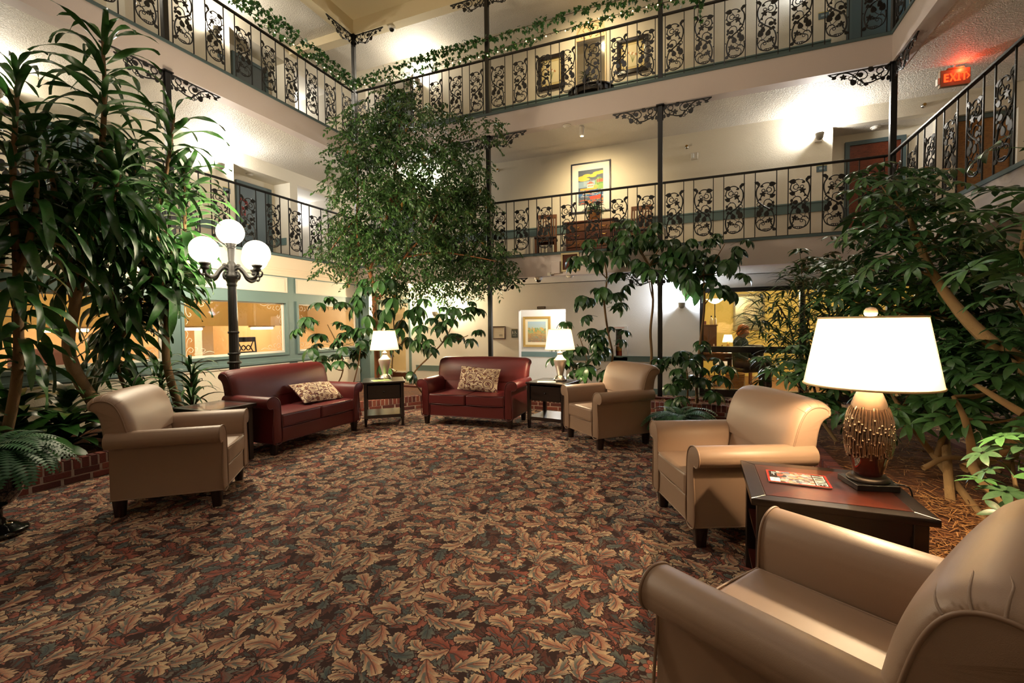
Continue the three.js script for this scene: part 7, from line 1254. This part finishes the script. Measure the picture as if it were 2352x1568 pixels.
// ---- weeping fig
{
  const b = V(1.42, 0.18, 1.2), t = thing('weeping_fig', 'tall weeping fig tree with a reddish forked trunk and fine leaves', 'tree', [b.x, b.y, b.z]);
  const red = std('#8f5a34', 0.8, { bumpMap: texBrick, bumpScale: 0.006 });
  const br = (pts, r) => part('branch', limb(pts.map(([x, y, d]) => rel(at(x, y, d), b)), r, 8, 5), red, t);
  part('trunk', limb([V(0, -0.03, 0), ...[[866, 820, 8.55], [862, 740, 8.5], [857, 655, 8.5], [848, 620, 8.5]].map(([x, y, d]) => rel(at(x, y, d), b))], [0.055, 0.05, 0.045, 0.04, 0.036], 9, 5), red, t);
  br([[848, 622, 8.5], [828, 585, 8.4], [820, 510, 8.4], [822, 430, 8.4], [818, 330, 8.4]], [0.028, 0.025, 0.02, 0.016, 0.008]);
  br([[848, 622, 8.5], [872, 560, 8.6], [895, 470, 8.6], [912, 360, 8.6], [920, 250, 8.6]], [0.034, 0.03, 0.026, 0.02, 0.01]);
  br([[860, 690, 8.5], [890, 665, 8.4], [930, 590, 8.3], [990, 520, 8.3], [1030, 420, 8.3]], [0.026, 0.024, 0.022, 0.018, 0.01]);
  br([[930, 590, 8.3], [1010, 580, 8.2], [1090, 590, 8.1], [1140, 600, 8.1]], [0.018, 0.015, 0.012, 0.006]);
  br([[895, 470, 8.6], [960, 400, 8.6], [1030, 330, 8.6], [1080, 300, 8.6]], [0.018, 0.014, 0.01, 0.006]);
  br([[820, 500, 8.4], [785, 540, 8.3], [755, 580, 8.3]], [0.014, 0.01, 0.005]);
  const cl = [[860, 330, 70, 230], [940, 300, 80, 260], [1020, 310, 70, 190], [900, 400, 95, 420], [990, 420, 100, 520], [1070, 400, 55, 190], [840, 470, 80, 300], [930, 500, 110, 620], [1040, 500, 85, 420], [1120, 600, 60, 230], [800, 550, 65, 230], [870, 590, 80, 330], [970, 600, 90, 430], [1060, 630, 65, 240], [905, 240, 50, 110], [830, 290, 55, 130], [915, 200, 28, 30], [1110, 305, 45, 70], [770, 590, 45, 110], [800, 360, 45, 90], [1090, 480, 50, 140], [1165, 620, 30, 50], [900, 660, 40, 60], [1000, 660, 40, 60], [790, 420, 40, 70]];
  const leaf = blade(1, 0.46, { n: 4, p0: 5, p1: -40, fold: 0.25 }), mat4 = [], cols = [], twigs = [], o = new THREE.Object3D(), cc = new THREE.Color();
  for (const [px, py, r, n0] of cl) {
    const n = Math.round(n0 * 5.6);
    const c = rel(at(px, py, 8.4 + rr(-0.15, 0.15)), b), R = r * 8.4 / FPX;
    for (let k = 0; k < n / 11; k++) {
      const d = V(rr(-1, 1), rr(-0.85, 0.85), rr(-0.8, 0.8)); if (d.length() > 1.1) d.setLength(rr(0.6, 1.05));
      const p = c.clone().addScaledVector(d, R), a = rr(0, 2 * PI), L = rr(0.22, 0.42), end = p.clone().add(V(Math.sin(a) * L * 0.75, -L * rr(0.2, 0.8), Math.cos(a) * L * 0.75)), mid = p.clone().lerp(end, 0.5).add(V(0, 0.05, 0));
      const cv = new THREE.QuadraticBezierCurve3(p, mid, end);
      if (k % 4 === 0) twigs.push(new THREE.TubeGeometry(cv, 3, 0.0022, 3));
      for (let i = 0; i < 11; i++) { o.position.copy(cv.getPoint(i / 10)); o.rotation.set(rr(-0.1, 1.0), a + (i % 2 ? 0.9 : -0.9) + rr(-0.4, 0.4), rr(-0.4, 0.4), 'YXZ'); const s = rr(0.06, 0.09); o.scale.setScalar(s); o.updateMatrix(); mat4.push(o.matrix.clone()); const v = rr(0.65, 1.25); cc.setRGB(v * rr(0.85, 1.15), v, v * rr(0.75, 1)); if (rnd() < 0.008) cc.setRGB(4.0, 0.9, 0.6); cols.push(cc.clone()); }
    }
  }
  const im = new THREE.InstancedMesh(leaf, LEAF.ficus, mat4.length); mat4.forEach((m, i) => { im.setMatrixAt(i, m); im.setColorAt(i, cols[i]); }); im.name = 'foliage'; shadows(im); im.userData.kind = 'stuff'; t.add(im);
  part('twigs', twigs, red, t).userData.kind = 'stuff';
}
// ---- ivy garland with fairy lights strung over the third floor railing
function garland(label, lightLabel, strands, lights) {
  const t = thing('ivy_garland', label, 'garland', [0, 0, 0]);
  const lf = (() => { const s = new THREE.Shape(); [[0, 0], [0.22, -0.12], [0.5, 0.02], [0.36, 0.25], [0.56, 0.5], [0.28, 0.52], [0, 1], [-0.28, 0.52], [-0.56, 0.5], [-0.36, 0.25], [-0.5, 0.02], [-0.22, -0.12]].forEach(([x, y], i) => (i ? s.lineTo(x, y) : s.moveTo(x, y))); const g = norm(new THREE.ShapeGeometry(s)); return deform(g, (x, y, z) => [x, 0.25 * Math.abs(x) - 0.3 * y * y, y]); })();
  lf.computeVertexNormals();
  const ms = [], cs = [], o = new THREE.Object3D(), vines = [];
  for (const [pts, dens, spreadY] of strands) {
    const cv = new THREE.CatmullRomCurve3(pts.map((p) => V(...p)), false, 'centripetal'), L = cv.getLength();
    vines.push(new THREE.TubeGeometry(cv, Math.round(L * 8), 0.005, 4));
    for (let i = 0; i < L * dens; i++) {
      const u = rnd(), k = 0.5 + 0.8 * nB(u * L * 0.12 + pts[0][1], 0.3); if (rnd() > k) continue;
      const p = cv.getPointAt(u); o.position.set(p.x + rr(-0.06, 0.06), p.y + rr(-spreadY, spreadY * 0.8), p.z + rr(-0.06, 0.06)); o.rotation.set(rr(-0.2, 1.5), rr(0, 2 * PI), rr(-0.5, 0.5), 'YXZ'); o.scale.setScalar(rr(0.05, 0.085)); o.updateMatrix(); ms.push(o.matrix.clone()); const v = rr(0.6, 1.3); cs.push(new THREE.Color(v, v, v * 0.85));
    }
  }
  part('vine', vines, M.barkDark, t);
  const im = new THREE.InstancedMesh(lf, LEAF.ivy, ms.length); ms.forEach((m, i) => { im.setMatrixAt(i, m); im.setColorAt(i, cs[i]); }); im.name = 'foliage'; shadows(im); im.userData.kind = 'stuff'; t.add(im);
  const s = thing('fairy_lights', lightLabel, 'string lights', [0, 0, 0]), cv = new THREE.CatmullRomCurve3(lights.map((p) => V(...p)), false, 'centripetal'), bulb = sph(0.011, 0, 0, 0, 8, 6), gm = glow('#fff', '#ffd890', 9), L = cv.getLength();
  part('wire', new THREE.TubeGeometry(cv, Math.round(L * 8), 0.003, 4), M.black, s);
  for (let i = 0; i < L / 0.2; i++) { const p = cv.getPointAt((i + 0.5) / (L / 0.2 + 0.5)); const m = part('bulb', bulb, gm, s); m.position.set(p.x + rr(-0.02, 0.02), p.y - 0.015 + rr(-0.02, 0.02), p.z + 0.02); }
}
const RY = F3 + 1.07;
garland('ivy garland over the third floor back railing', 'tiny fairy lights along the third floor back railing', [
  [[[0.05, RY + 0.2, 0.03], [1.6, RY + 0.32, 0.03], [X1, RY + 0.36, 0.03], [4.6, RY + 0.4, 0.03], [X2, RY + 0.42, 0.03], [7.4, RY + 0.5, 0.03]], 95, 0.09],
  [[[0.05, RY + 0.1, 0.04], [1.6, RY + 0.1, 0.04], [X1, RY + 0.1, 0.04], [4.6, RY + 0.14, 0.04], [X2, RY + 0.16, 0.04], [7.2, RY + 0.1, 0.04]], 60, 0.07],
  [[[7.0, RY + 0.3, 0.05], [7.1, RY + 0.05, 0.06], [7.08, RY - 0.25, 0.06]], 70, 0.06]],
  [[0.05, RY + 0.08, 0.05], [1.6, RY + 0.07, 0.05], [X1, RY + 0.05, 0.05], [4.6, RY + 0.12, 0.05], [X2, RY + 0.16, 0.05], [7.0, RY + 0.12, 0.05]]);
garland('ivy garland over the third floor left railing', 'tiny fairy lights along the third floor left railing', [
  [[[0.03, RY + 0.2, 0.05], [0.03, RY + 0.34, 1.5], [0.03, RY + 0.4, ZL], [0.03, RY + 0.45, 5]], 120, 0.1],
  [[[0.04, RY + 0.08, 0.05], [0.04, RY + 0.12, 1.8], [0.04, RY + 0.2, 3.2], [0.04, RY + 0.3, 4.4]], 90, 0.08]],
  [[0.05, RY + 0.06, 0.05], [0.05, RY + 0.1, 1.6], [0.05, RY + 0.16, 3.0]]);
renderer.render(scene, camera);
